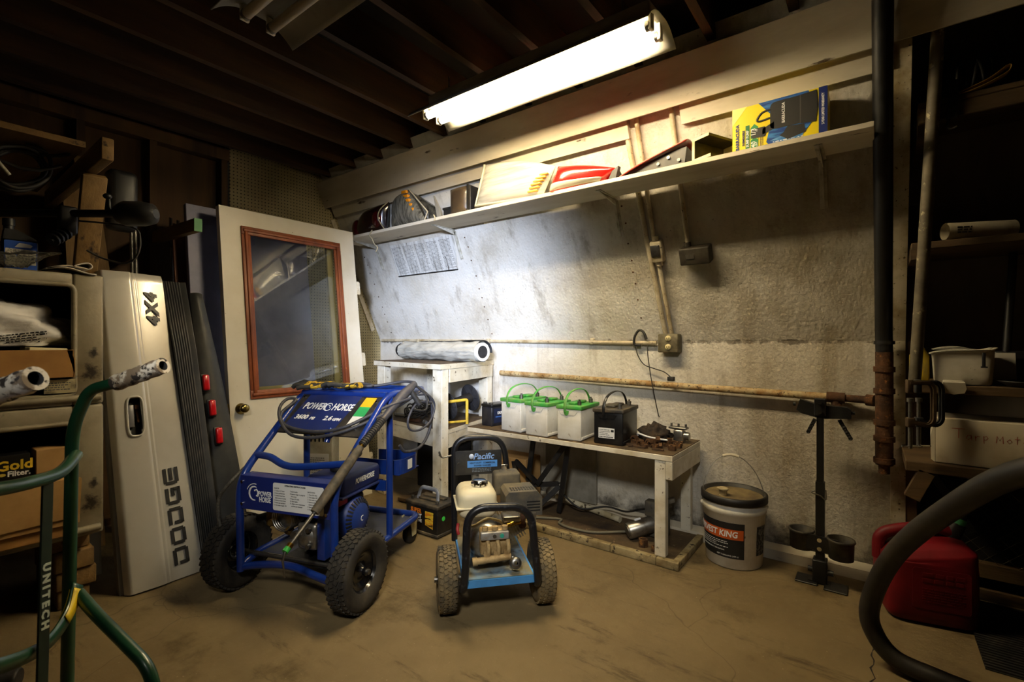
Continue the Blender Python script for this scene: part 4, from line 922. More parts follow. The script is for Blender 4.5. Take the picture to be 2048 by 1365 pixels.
mb = MB(); mb.tube([(-0.235, 0.085, 0.305), (-0.30, 0.07, 0.285), (-0.345, 0.055, 0.275)], [0.017, 0.018, 0.013], 12); mb.build('hose_grip', m_rubber, t)
mb = MB(); mb.tube(spline([(-0.33, 0.06, 0.277), (-0.335, -0.01, 0.268), (-0.33, -0.075, 0.275), (-0.345, -0.085, 0.35), (-0.345, -0.08, 0.43), (-0.30, -0.06, 0.50), (-0.285, 0.02, 0.56)], 8), 0.0075, 8); mb.build('supply_hose', mat('braided_grey_hose', '5a564c', 0.6, col2='2d2b27', vs=120), t)
# spray gun and lance lying on the right-hand tubes
g0, g1, g2, g3, g4 = Vector((0.30, 0.52, 0.905)), Vector((0.29, 0.40, 0.848)), Vector((0.285, 0.08, 0.672)), Vector((0.24, -0.165, 0.455)), Vector((0.235, -0.295, 0.372))
mb = MB(); mb.tube([g0, g0.lerp(g1, 0.5), g1, g1.lerp(g2, 0.25), g1.lerp(g2, 0.5)], [0.017, 0.024, 0.026, 0.019, 0.016], 14); mb.build('spray_gun', m_hosegrey, t)
mb = MB(); a = g1.lerp(g2, 0.5); 
for k in range(14):
    c = a.lerp(g2, k/14); d = (g2-a).normalized(); mb.cyl(c, c + d*0.008, 0.0185, 14)
mb.cyl(a, g2, 0.015, 12); mb.build('ribbed_grip', m_rubber, t)
mb = MB(); d = (g3-g2).normalized(); mb.cyl(g2 - d*0.02, g2 + d*0.012, 0.011, 10); mb.cyl(g4 - (g4-g3).normalized()*0.012, g4 + (g4-g3).normalized()*0.004, 0.012, 10); mb.build('brass_coupling', m_brass, t)
mb = MB(); mb.tube([g2 + d*0.01, g2.lerp(g3, 0.3), g2.lerp(g3, 0.7), g3], [0.016, 0.021, 0.021, 0.018], 14); mb.build('lance_sleeve', mat('dusty_lance_grip', '5c5343', 0.75, col2='3a352c', vs=30), t)
mb = MB(); mb.cyl(g3, g4, 0.0078, 12); mb.build('lance_tube', m_steel, t)
e = (g4-g3).normalized(); mb = MB(); mb.cyl(g4 + e*0.004, g4 + e*0.022, 0.012, 12); mb.build('green_nozzle', m_green, t)
mb = MB(); mb.tube([g4 + e*0.02, g4 + e*0.035 + Vector((0, 0, -0.02)), g4 + Vector((0.0, -0.02, -0.105))], [0.006, 0.004, 0.003], 8); mb.build('nozzle_tip', m_steel, t)
mb = MB(); mb.lathe([(0.020, -0.01), (0.024, -0.006), (0.024, 0.006), (0.020, 0.01)], 18, frame(Vector((0.262, 0.075, 0.640)), (1, 0, 0), (0, 0.65, -0.75))); mb.build('lance_clip', m_steel, t)
mb = MB(); mb.tube(spline([(0.31, 0.51, 0.90), (0.35, 0.55, 0.84), (0.36, 0.53, 0.77), (0.33, 0.45, 0.78)], 6), 0.006, 8); mb.cyl((0.305, 0.47, 0.875), (0.34, 0.50, 0.80), 0.014, 10); mb.build('trigger_guard', m_rubber, t)
# hoses
def hose(nm, pts, r_=0.0078, m=m_hosegrey):
    mb = MB(); mb.tube(spline(pts, 8), r_, 9); return mb.build(nm, m, t)
hose('pressure_hose', [(0.31, 0.55, 0.86), (0.30, 0.42, 0.82), (0.27, 0.24, 0.775), (0.15, 0.13, 0.715), (0.0, 0.105, 0.683), (-0.12, 0.105, 0.690), (-0.22, 0.145, 0.745), (-0.275, 0.20, 0.80), (-0.275, 0.25, 0.835), (-0.23, 0.26, 0.83), (-0.25, 0.18, 0.77), (-0.17, 0.135, 0.722), (0.0, 0.13, 0.706), (0.15, 0.155, 0.735), (0.28, 0.29, 0.815), (0.33, 0.42, 0.84)])
hose('pressure_hose', [(0.29, 0.54, 0.91), (0.20, 0.57, 0.91), (0.08, 0.53, 0.89), (-0.02, 0.46, 0.885), (-0.06, 0.42, 0.89), (-0.02, 0.50, 0.90), (0.06, 0.49, 0.89), (-0.08, 0.44, 0.885)])
hose('pressure_hose', [(0.31, 0.55, 0.88), (0.33, 0.63, 0.82), (0.33, 0.66, 0.72), (0.32, 0.63, 0.62), (0.31, 0.55, 0.565), (0.28, 0.46, 0.56), (0.27, 0.42, 0.60)])
hose('spare_hose', [(0.33, 0.50, 0.85), (0.35, 0.58, 0.84), (0.36, 0.63, 0.78), (0.35, 0.60, 0.70), (0.33, 0.52, 0.665), (0.31, 0.45, 0.68), (0.31, 0.44, 0.74), (0.33, 0.50, 0.81), (0.36, 0.60, 0.80)], 0.006)
# rear basket
mb = MB()
bp = fillet([(0.02, 0.40, 0), (0.15, 0.395, 0), (0.285, 0.40, 0), (0.285, 0.60, 0), (0.15, 0.62, 0), (0.03, 0.60, 0)], 0.06, 6)
for i in range(len(bp)-1): 
    a, b = bp[i], bp[i+1]; mb.beam((a.x, a.y, 0.49), (b.x, b.y, 0.49), 0.003, 0.075)
mb.box((0.02, 0.40, 0.452), (0.28, 0.60, 0.456)); bk = mb.build('accessory_basket', m_bluepaint, t)
mb = MB(M=frame((0.287, 0.50, 0.49), (0.0, 1, 0), (0, 0, 1))); mb.box((-0.03, -0.022, 0.001), (0.012, 0.026, 0.003)); mb.build('warning_label', m_white_paper, bk)
mb = MB(); mb.box((0.10, 0.335, 0.39), (0.24, 0.345, 0.44)); mb.build('side_bracket', m_bluepaint, t)

# ---------------------------------------------------------------- gloves and the slotted box behind
def glove(name, M, mats, label, seed):
    t = thing(name, label, 'glove', M.translation, 0, 'work gloves on the washer')
    mb = MB(M=M)
    mb.ell((0, 0, 0), (0.055, 0.042, 0.014), 18, 10, e=0.8, wob=0.3, seed=seed)
    mb.tube([(-0.045, 0, 0), (-0.085, 0.004, 0.004)], [0.034, 0.036], 14, flat=0.4); mb.build('palm', mats[0], t, world=True)
    for k in range(4):
        y = -0.03 + 0.02*k
        mb = MB(M=M); mb.tube(spline([(0.045, y, 0.0), (0.075, y*1.15, 0.008), (0.098+0.006*(k % 3), y*1.25, -0.004)], 4), 0.0105, 8); mb.build('finger', mats[1], t, world=True)
    mb = MB(M=M); mb.tube(spline([(0.0, 0.036, 0.0), (0.035, 0.06, 0.004), (0.055, 0.066, 0.0)], 4), 0.011, 8); mb.build('thumb', mats[1], t, world=True)
m_gy = mat('yellow_glove', 'c9a01d', 0.7, col2='1c1a14', vs=38, lo=0.5, hi=0.54); m_gb = mat('black_glove', '1b1a17', 0.8, col2='2d2a22', vs=20)
PW = ROOTM['pressure_washer']
glove('work_glove', PW @ Matrix.Translation((-0.195, 0.350, 0.901)) @ Matrix.Rotation(R(188), 4, 'Z') @ Matrix.Rotation(R(-12), 4, 'X'), (m_gy, m_gb), 'left yellow and black work glove draped on the blue washer', 3)
glove('work_glove', PW @ Matrix.Translation((0.0, 0.335, 0.902)) @ Matrix.Rotation(R(-165), 4, 'Z') @ Matrix.Rotation(R(10), 4, 'X'), (m_gy, m_gb), 'right yellow and black work glove, nearer the coiled hose', 5)
t = thing('heater_box', 'pale metal box with a row of slots standing between door and blue washer', 'heater', (-2.62, 1.55, 0))
TH = Matrix.Translation((-2.72, 1.635, 0)) @ Matrix.Rotation(R(32), 4, 'Z')
mb = MB(M=TH); mb.box((-0.09, -0.0, 0.0), (0.09, 0.10, 0.625), bev=0.004); mb.build('casing', mat('pale_grey_metal', 'a9a698', 0.5, col2='857f6c', vs=6), t, world=True)
for k in range(6):
    mb = MB(M=TH); mb.prism(rrect(0.012, 0.085, 0.006, 4, -0.068+0.026*k, 0.555), -0.0015, 0.001, frame((0, 0, 0), (1, 0, 0), (0, 0, 1)))
    mb.build('vent_slot', m_black_ink, t, world=True)
mb = MB(M=TH); mb.box((-0.08, -0.0015, 0.20), (0.07, 0.001, 0.44)); q = mb.build('instruction_label', m_white_paper, t, world=True)
lines(q, TH @ frame((-0.005, -0.0016, 0.32), (1, 0, 0), (0, 0, 1)), 0.11, 0.20, 16, m_grey_ink, 6, 0.35, world=True)

# ---------------------------------------------------------------- small pressure washer
m_plate = mat('worn_light_blue_plate', '6a8ba6', 0.55, col2='7b7358', vs=6, lo=0.36, hi=0.54, col3='33281a', vs3=8, lo3=0.52, hi3=0.66)
m_plate_edge = mat('light_blue_edge', '4b93d4', 0.4, col2='3f7fba', vs=9)
m_tankw = mat('yellowed_white_tank', 'ded4b4', 0.45, col2='c2a773', vs=6, lo=0.52, hi=0.72, col3='8a6b3a', vs3=16, lo3=0.66, hi3=0.75)
m_clay = mat('dusty_pump_brass', 'b39a6c', 0.7, 0.15, col2='8a6f45', vs=22, col3='c2a873', vs3=30, lo3=0.55, hi3=0.7)
m_hoop = mat('worn_black_tube', '17181c', 0.35, col2='3c3d40', vs=40, lo=0.6, hi=0.72)
t = thing('pressure_washer', 'small black-framed pressure washer with a white fuel tank on muddy tires', 'pressure washer', (-1.285, 1.59, 0), R(48.2))
wheel(t, (0.205, 0.02, 0.1305), 0.127, 0.082, 0.062, m_tiretan, m_rim, 1, 36)
wheel(t, (-0.205, 0.02, 0.1305), 0.127, 0.082, 0.062, m_tiretan, m_rim, -1, 36)
mb = MB(); mb.cyl((-0.21, 0.02, 0.1305), (0.21, 0.02, 0.1305), 0.010, 12); mb.build('axle', m_steel, t)
mb = MB(); mb.box((-0.142, -0.108, 0.168), (0.142, 0.33, 0.176)); mb.build('base_plate', m_plate, t)
mb = MB(); mb.box((-0.142, -0.112, 0.146), (0.142, -0.104, 0.176)); mb.box((-0.146, -0.11, 0.146), (-0.139, 0.33, 0.1765)); mb.box((0.139, -0.11, 0.146), (0.146, 0.33, 0.1765)); mb.build('plate_edge', m_plate_edge, t)
r = 0.0145
mb = MB(); mb.tube(fillet([(-0.158, -0.02, 0.115), (-0.150, -0.11, 0.135), (-0.142, -0.125, 0.20), (-0.132, -0.125, 0.472), (0.122, -0.125, 0.462), (0.150, -0.125, 0.20), (0.158, -0.11, 0.135), (0.16, -0.02, 0.115)], 0.085, 8), r*1.1, 14); mb.build('front_hoop', m_hoop, t)
mb = MB(); mb.tube(fillet([(-0.15, 0.31, 0.17), (-0.155, 0.30, 0.665), (0.085, 0.30, 0.66), (0.112, 0.30, 0.44), (0.135, 0.30, 0.17)], 0.085, 8), r, 14); mb.build('rear_hoop', m_hoop, t)
mb = MB(); mb.tube(fillet([(-0.15, 0.30, 0.585), (-0.215, 0.29, 0.572), (-0.225, 0.285, 0.605)], 0.02, 4), 0.0045, 8); mb.build('hose_hook', m_steel, t)
SG = frame((-0.036, 0.288, 0.546), (1, 0, 0), (0, 0.02, 1))
mb = MB(M=SG); mb.box((-0.112, -0.058, -0.004), (0.112, 0.056, 0.002)); sg = mb.build('sign_plate', mat('black_sign', '1b1b1b', 0.5, col2='33312c', vs=12), t)
mb = MB(M=SG); mb.box((-0.062, -0.05, 0.002), (0.106, 0.05, 0.003)); mb.build('decal_ground', mat('black_decal', '242322', 0.4, col2='3a3834', vs=15), sg)
mb = MB(M=SG); mb.box((-0.055, -0.024, 0.003), (0.09, 0.008, 0.004)); mb.build('blue_band', mat('sky_blue_print', '4f8fd9', 0.5), sg)
text('Pacific', 0.040, mat('pale_blue_print', '8bb0e8', 0.5), sg, SG @ Matrix.Translation((0.022, 0.027, 0.0035)), shear=0.3, bold=0.0008)
mb = MB(M=SG @ Matrix.Translation((-0.035, 0.029, 0.0032))); mb.lathe([(0.0, 0.001), (0.012, 0.001), (0.012, 0)], 20); mb.build('emblem', mat('pale_print', 'c8d6ee', 0.5), sg)
text('HEAVY DUTY   COMMERCIAL', 0.0105, m_black_ink, sg, SG @ Matrix.Translation((0.018, -0.003, 0.0045)), sx=0.9, bold=0.0002)
text('POWER WASHER', 0.0105, m_black_ink, sg, SG @ Matrix.Translation((0.018, -0.016, 0.0045)), bold=0.0002)
lines(sg, SG @ Matrix.Translation((0.018, -0.037, 0.003)), 0.10, 0.02, 3, mat('dim_print', '7d8896', 0.5), 5, 0.4)
for y in (0.018, 0.0): 
    mb = MB(M=SG); mb.cyl((-0.098, y, 0.002), (-0.098, y, 0.006), 0.0045, 8); mb.build('screw', m_chrome, t)
# engine block, tank, muffler
mb = MB(); mb.box((-0.10, 0.03, 0.178), (0.06, 0.20, 0.33), bev=0.025, seg=3); mb.lathe([(0.0, 0.03), (0.06, 0.03), (0.075, 0.018), (0.08, 0.0)], 26, Matrix.Translation((-0.03, 0.03, 0.27)) @ Matrix.Rotation(R(90), 4, 'X')); mb.build('crankcase', m_alu, t)
mb = MB(); mb.box((-0.155, 0.04, 0.355), (0.018, 0.23, 0.485), bev=0.042, seg=4); mb.box((-0.163, 0.035, 0.405), (0.024, 0.236, 0.413), bev=0.003); mb.build('fuel_tank', m_tankw, t)
mb = MB()
mb.lathe([(0.0, 0.022), (0.028, 0.022), (0.033, 0.016), (0.033, 0.0), (0.030, -0.004)], 24, Matrix.Translation((-0.055, 0.115, 0.489)))
for k in range(8): mb.cyl((-0.055+0.033*math.cos(k*0.785), 0.115+0.033*math.sin(k*0.785), 0.49), (-0.055+0.033*math.cos(k*0.785), 0.115+0.033*math.sin(k*0.785), 0.505), 0.005, 6)
mb.build('fuel_cap', m_chrome, t)
# slanted finned cylinder
CY = frame((0.045, 0.10, 0.30), (0, 1, 0), (-0.45, 0, 0.89))
CYa = Vector((0.89, 0, 0.45))
mb = MB()
for k in range(9):
    c = Vector((0.03, 0.10, 0.285)) + CYa*(0.012*k); F = frame(c, (0, 1, 0), (-0.45, 0, 0.89))
    mb.box((-0.055, -0.055, -0.0022), (0.055, 0.055, 0.0022), F)
mb.box((-0.042, -0.042, -0.01), (0.042, 0.042, 0.11), frame(Vector((0.03, 0.10, 0.285)), (0, 1, 0), (-0.45, 0, 0.89))); mb.build('finned_cylinder', m_alu, t)
mb = MB(); mb.cyl((0.125, 0.035, 0.325), (0.125, 0.06, 0.33), 0.017, 12); mb.cyl((0.125, 0.04, 0.33), (0.13, 0.045, 0.375), 0.013, 10); mb.build('exhaust_flange', m_rust, t)
for x in (0.10, 0.155):
    mb = MB(); mb.cyl((x, 0.03, 0.325), (x, 0.045, 0.325), 0.008, 6); mb.build('bolt', m_steel, t)
mb = MB(); mb.box((0.165, 0.03, 0.275), (0.185, 0.04, 0.375)); mb.cyl((0.175, 0.025, 0.285), (0.175, 0.04, 0.285), 0.009, 8); mb.build('strut', m_alu, t)
m_muff = mat('dusty_grey_muffler', '4a463f', 0.7, col2='75694f', vs=9, lo=0.4, hi=0.7)
mb = MB(); mb.prism([(0.055, 0.355), (0.22, 0.355), (0.22, 0.435), (0.195, 0.462), (0.07, 0.462), (0.055, 0.445)], 0.06, 0.20, Matrix(((1, 0, 0, 0), (0, 0, 1, 0), (0, 1, 0, 0), (0, 0, 0, 1)))); mf = mb.build('muffler_shield', m_muff, t)
mb = MB()
for j in range(2):
    for k in range(9): mb.box((0.083+0.0125*k, 0.085+0.028*j, 0.4605), (0.090+0.0125*k, 0.105+0.028*j, 0.4632))
mb.build('louvre_hole', m_black_ink, mf); mb = MB()
for k in range(4): mb.box((0.218, 0.085+0.0*k, 0.375+0.015*k), (0.2215, 0.17, 0.381+0.015*k))
mb.build('side_louvre', m_black_ink, mf); mb = MB()
for k in range(4): mb.box((0.15, 0.0585, 0.375+0.013*k), (0.21, 0.061, 0.380+0.013*k))
mb.build('front_louvre', m_black_ink, mf)
mb = MB(); mb.box((0.03, 0.215, 0.40), (0.155, 0.31, 0.505), bev=0.012); mb.lathe([(0.03, 0.0), (0.026, 0.004), (0.01, 0.006), (0.01, 0.02), (0, 0.02)], 18, Matrix.Translation((0.085, 0.26, 0.505))); mb.build('air_cleaner', m_muff, t)
mb = MB(); mb.cyl((0.085, 0.26, 0.52), (0.085, 0.26, 0.535), 0.004, 6); mb.box((0.07, 0.257, 0.527), (0.10, 0.263, 0.536), bev=0.002); mb.build('wing_nut', m_chrome, t)
mb = MB(); mb.tube(spline([(-0.155, 0.05, 0.345), (-0.16, 0.03, 0.33), (-0.155, 0.025, 0.31)], 3), 0.007, 8); mb.build('fuel_lever', mat('faded_red_plastic', '8e2326', 0.5), t)
# pump
mb = MB(); mb.box((-0.07, -0.035, 0.235), (0.045, 0.025, 0.34), bev=0.01)
for k in range(3):
    x = -0.05 + 0.042*k
    mb.cyl((x, -0.03, 0.34), (x, -0.03, 0.355), 0.013, 8); mb.cyl((x, -0.038, 0.25), (x, -0.055, 0.25), 0.010, 8); mb.tube([(x+0.01, -0.04, 0.30), (x+0.012, -0.055, 0.275), (x+0.012, -0.05, 0.24)], 0.009, 8)
mb.build('pump_block', m_clay, t)
mb = MB(); mb.box((-0.07, -0.052, 0.305), (0.048, -0.032, 0.338), bev=0.004); pb = mb.build('pump_manifold', mat('grey_manifold', 'a7a6a4', 0.45, 0.4, col2='8a8272', vs=20), t)
mb = MB(); mb.cyl((0.018, -0.0525, 0.322), (0.018, -0.0545, 0.322), 0.009, 16); mb.build('green_emblem', mat('teal_print', '2f9a86', 0.5), pb)
mb = MB(); mb.cyl((-0.013+0.0, -0.0525, 0.322), (-0.013, -0.055, 0.322), 0.008, 8); mb.build('bolt', m_steel, pb)
mb = MB(); mb.cyl((-0.095, -0.055, 0.225), (0.055, -0.055, 0.235), 0.0135, 12); mb.cyl((-0.105, -0.055, 0.224), (-0.085, -0.055, 0.226), 0.017, 6); mb.cyl((-0.03, -0.055, 0.23), (0.0, -0.055, 0.232), 0.016, 6); mb.build('inlet_tube', m_clay, t)
mb = MB(); mb.lathe([(0.008, 0.02), (0.02, 0.02), (0.024, 0.012), (0.024, -0.01), (0.012, -0.02)], 20, frame((0.07, -0.075, 0.215), (1, 0, 0), (0, 0.3, 0.95))); mb.cyl((0.06, -0.06, 0.235), (0.07, -0.07, 0.22), 0.011, 8); mb.build('hose_coupler', m_steel, t)
mb = MB(); mb.cyl((0.045, -0.02, 0.35), (0.085, -0.01, 0.355), 0.010, 8); mb.cyl((0.06, -0.017, 0.352), (0.072, -0.014, 0.354), 0.014, 6); mb.cyl((0.082, -0.01, 0.355), (0.105, -0.005, 0.358), 0.012, 10); mb.build('outlet_fitting', m_brass, t)
mb = MB(); mb.tube(spline([(-0.11, 0.0, 0.35), (-0.09, -0.03, 0.365), (-0.04, -0.02, 0.385), (0.01, -0.01, 0.37), (0.03, 0.0, 0.35)], 5), 0.006, 8); mb.tube(spline([(-0.12, -0.03, 0.34), (-0.128, -0.06, 0.27), (-0.125, -0.06, 0.19)], 5), 0.006, 8); mb.build('bypass_hose', mat('clouded_hose', '9a8a66', 0.5), t)
mb = MB(); mb.box((0.03, -0.02, 0.36), (0.105, 0.05, 0.385), bev=0.006); mb.build('unloader', m_alu, t)
# ================================================================ corner table, bench and what stands on them
t = thing('corner_table', 'tall chipped white corner table carrying the rolled mat', 'table', (-2.6, 2.5, 0))
mb = MB(); mb.prism([(-2.97, 2.235), (-2.14, 2.105), (-2.315, 2.84), (-2.97, 2.84)], 0.952, 0.984); mb.build('tabletop', m_chipwhite, t, world=True)
mb = MB(); mb.prism([(-2.965, 2.24), (-2.15, 2.113), (-2.32, 2.835), (-2.965, 2.835)], 0.9842, 0.986); mb.build('dusty_top_surface', m_dirtywood, t, world=True)
mb = MB(); mb.beam((-2.185, 2.22, 0.907), (-2.325, 2.82, 0.907), 0.028, 0.086); mb.build('side_apron', m_chipwhite, t, world=True)
for i, (x, y) in enumerate(((-2.205, 2.17), (-2.355, 2.79), (-2.92, 2.29), (-2.92, 2.79))):
    mb = MB(); mb.box((x-0.042, y-0.03, 0), (x+0.042, y+0.03, 0.951), bev=0.003, seg=1); mb.build('leg', m_chipwhite, t, world=True)
mb = MB(); mb.prism([(-2.95, 2.275), (-2.165, 2.155), (-2.32, 2.82), (-2.95, 2.82)], 0.535, 0.56); mb.build('shelf', m_chipwhite, t, world=True)
mb = MB(); mb.prism([(-2.945, 2.28), (-2.175, 2.165), (-2.325, 2.815), (-2.945, 2.815)], 0.5602, 0.562); mb.build('dusty_shelf_surface', m_dirtywood, t, world=True)
mb = MB(); mb.beam((-2.94, 2.29, 0.49), (-2.25, 2.185, 0.49), 0.02, 0.088); mb.build('front_rail', m_chipwhite, t, world=True); mb = MB(); mb.beam((-2.19, 2.21, 0.488), (-2.33, 2.80, 0.488), 0.02, 0.09); mb.build('side_rail', m_chipwhite, t, world=True)
# rolled mat in clear plastic
t = thing('rolled_mat', 'rolled dark mat wrapped in clouded clear plastic on the corner table', 'rolled mat', (-2.6, 2.4, 0.987))
m_film = mat('clouded_plastic_film', 'c3c0b4', 0.25, col2='8f8f86', vs=7, lo=0.35, hi=0.7, stretch=(0.4, 2, 2), bump=0.7, bs=18)
m_matblack = mat('black_foam_mat', '17171a', 0.7, col2='28282b', vs=30)
A0 = Vector((-2.105, 2.455, 1.056)); A1 = Vector((-3.10, 2.60, 1.056)); ax = (A1-A0).normalized()
side = Vector((-ax.y, ax.x, 0))
def wrap(u, v):
    a = 2*math.pi*u; s_ = v*(A1-A0).length*0.93
    k = 0.068 + 0.008*noise.noise(Vector((math.cos(a)*1.5, math.sin(a)*1.5, s_*9))) + 0.007*noise.noise(Vector((math.cos(a)*4, math.sin(a)*4, s_*16 + 3*a)))
    p = A0 + ax*s_ + side*(k*1.08*math.cos(a)) + Vector((0, 0, max(-0.0685, k*math.sin(a))))
    return p
mb = MB(); mb.surf(wrap, 56, 64); mb.build('plastic_wrap', m_film, t, world=True)
mb = MB(); mb.tube([A0 - ax*0.012 + Vector((0, 0, 0)), A0 + ax*0.05], [0.0625, 0.0625], 32, cap=False); mb.tube([A0 - ax*0.012, A0 + ax*0.05], [0.043, 0.043], 32, cap=False)
vs = []
for k in range(33):
    a = 2*math.pi*k/32; d = side*math.cos(a) + Vector((0, 0, 1))*math.sin(a); vs += [A0 - ax*0.012 + d*0.0625, A0 - ax*0.012 + d*0.043]
mb.add(vs, [(2*k, 2*k+1, 2*k+3, 2*k+2) for k in range(32)]); mb.build('white_edge', mat('white_foam_edge', 'd4d2c8', 0.6), t, world=True)
mb = MB(); mb.tube([A0 - ax*0.010, A0 + ax*0.3], 0.0428, 28); 
mb.build('mat_core', m_matblack, t, world=True); mb = MB(); mb.tube([A1 - ax*0.09, A1 - ax*0.02, A1], [0.058, 0.058, 0.05], 24); mb.build('mat_end', m_matblack, t, world=True)
mb = MB(); mb.surf(lambda u, v: A0 + ax*(-0.016 + 0.72*v) + side*((0.083-0.012*v)*math.cos(R(80+105*u))) + Vector((0, 0, (0.081-0.010*v)*math.sin(R(80+105*u)) + 0.002*math.sin(v*9))), 14, 20, 0.004); mb.build('mat_flap', m_matblack, t, world=True)
# things on the table's lower shelf
t = thing('wire_spool', 'black cable spool on a yellow stand under the corner table', 'spool', (-2.38, 2.5, 0.563))
m_yel = mat('yellow_paint', 'cfae35', 0.5, col2='8a7426', vs=16, lo=0.5, hi=0.75)
S0, S1 = Vector((-2.335, 2.37, 0.685)), Vector((-2.31, 2.57, 0.725)); sd_ = (S1-S0).normalized()
for c in (S0, S1):
    mb = MB(); mb.lathe([(0.0, 0.004), (0.094, 0.004), (0.098, 0.0), (0.094, -0.004), (0.0, -0.004)], 32, frame(c, (-sd_.y, sd_.x, 0), (-sd_.x*sd_.z, -sd_.y*sd_.z, sd_.x**2+sd_.y**2)))
    for k in range(6):
        F = frame(c, (-sd_.y, sd_.x, 0), (-sd_.x*sd_.z, -sd_.y*sd_.z, sd_.x**2+sd_.y**2)) @ Matrix.Rotation(k*math.pi/3, 4, 'Z'); mb.box((0.02, -0.002, -0.006), (0.09, 0.002, 0.006), F)
    mb.build('spool_flange', m_matblack, t, world=True)
mb = MB(); mb.cyl(S0, S1, 0.035, 18); mb.build('spool_core', m_cable, t, world=True)
mb = MB(); f0 = Vector((-2.30, 2.26, 0.565)); f1 = Vector((-2.215, 2.43, 0.565)); h = Vector((0, 0, 0.155))
mb.tube(fillet([f0, f0+h, f1+h*1.07, f1], 0.012, 3), 0.0105, 8); mb.tube([f0+Vector((0, 0, 0.02)), f1+Vector((0, 0, 0.02))], 0.008, 8); mb.build('yellow_stand', m_yel, t, world=True)
for i, (x, y, s_, lab) in enumerate(((-2.66, 2.36, 0.07, 'front loose coil of black wire heaped on the lower shelf of the corner table'), (-2.80, 2.55, 0.08, 'rear loose coil of black wire heaped on the lower shelf of the corner table'))):
    rnd = random.Random(20+i); pts = []
    for k in range(60):
        a = 2*math.pi*k/13
        pts.append((x + s_*(1+0.3*math.sin(k*0.5))*math.cos(a), y + s_*1.1*math.sin(a)*(1+0.2*math.cos(k*0.33)), 0.575 + 0.10*abs(math.sin(a*0.5 + k*0.05)) * (0.3+0.7*rnd.random())))
    mb = MB(); mb.tube(spline(pts, 3), 0.0055, 6); single('wire_coil', mb, m_cable, lab, 'wire')
for i, (x, y, l, a, m_) in enumerate(((-2.56, 2.265, 0.10, 10, m_rust), (-2.44, 2.26, 0.06, -30, m_steel), (-2.83, 2.37, 0.10, 10, m_steel))):
    mb = MB(); d = Vector((math.cos(R(a)), math.sin(R(a)), 0))*l/2; mb.cyl(Vector((x, y, 0.577))-d, Vector((x, y, 0.577))+d, 0.013, 10); mb.cyl(Vector((x, y, 0.577))-d, Vector((x, y, 0.577))-d*0.7, 0.0145, 8)
    single('pipe_fitting', mb, m_, ('rusty pipe fitting at the front of the corner table shelf', 'short steel pipe fitting at the front of the corner table shelf', 'long steel pipe fitting toward the left of the corner table shelf')[i], 'pipe fitting')
# things under the corner table
mb = MB(M=Matrix.Translation((-2.48, 2.36, 0.03)) @ Matrix.Rotation(R(-4), 4, 'Y')); mb.box((-0.20, -0.14, -0.01), (0.20, 0.16, 0.012))
mb.box((-0.19, -0.13, -0.028), (0.15, 0.13, -0.01)); single('junk_board', mb, m_dirtywood, 'dirty flat board on the floor by the foot of the corner table', 'board')
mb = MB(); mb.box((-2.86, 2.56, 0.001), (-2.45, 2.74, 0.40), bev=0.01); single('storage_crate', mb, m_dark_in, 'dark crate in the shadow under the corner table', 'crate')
mb = MB(); mb.box((-2.14, 2.62, 0.001), (-1.86, 2.8, 0.335), bev=0.004, seg=1); single('cardboard_box', mb, m_cardlight, 'dusty carton on the floor under the left end of the bench', 'box')
mb = MB(); mb.box((-1.84, 2.83, 0.06), (-1.45, 2.855, 0.42), bev=0.004, seg=1); single('panel', mb, mat('dusty_panel', '8d8a80', 0.5, col2='6b675c', vs=5), 'pale panel leaning on the wall behind the black steel frames', 'panel')

# ---------------------------------------------------------------- bench
BZ = 0.56
t = thing('workbench', 'low narrow white bench with batteries on its dirty top', 'bench', (-1.5, 2.6, 0))
mb = MB(); mb.box((-2.17, 2.383, 0.528), (-0.80, 2.862, 0.556), bev=0.002, seg=1); mb.build('bench_top', m_chipwhite, t, world=True)
mb = MB(); mb.box((-2.168, 2.386, 0.5562), (-0.802, 2.86, BZ)); mb.build('top_surface', m_dirtywood, t, world=True)
mb = MB(); mb.box((-0.835, 2.384, 0.435), (-0.800, 2.86, 0.527), bev=0.003, seg=1); mb.build('end_apron', m_chipwhite, t, world=True)
for (x, y) in ((-0.865, 2.41), (-0.865, 2.82)):
    mb = MB(); mb.box((x-0.028, y-0.022, 0.041), (x+0.028, y+0.022, 0.527), bev=0.003, seg=1); mb.build('leg', m_chipwhite, t, world=True)
mb = MB(); mb.box((-2.10, 2.82, 0.43), (-0.9, 2.85, 0.527), bev=0.003, seg=1); mb.build('back_rail', m_chipwhite, t, world=True)
mb = MB(); mb.box((-1.78, 2.40, 0.001), (-0.79, 2.80, 0.034)); mb.build('base_board', m_dirtywood, t, world=True)
mb = MB(); mb.box((-1.78, 2.365, 0.001), (-1.13, 2.40, 0.041), bev=0.004); mb.box((-1.127, 2.365, 0.001), (-0.88, 2.40, 0.041), bev=0.004); mb.box((-0.878, 2.365, 0.001), (-0.765, 2.40, 0.041), bev=0.004); mb.box((-0.80, 2.40, 0.001), (-0.765, 2.80, 0.041), bev=0.004); mb.build('base_edging', mat('chipped_edge_board', 'a3946c', 0.7, col2='6b5732', vs=9, lo=0.35, hi=0.65, col3='2b1d0e', vs3=30, lo3=0.58, hi3=0.64, bump=0.3), t, world=True)

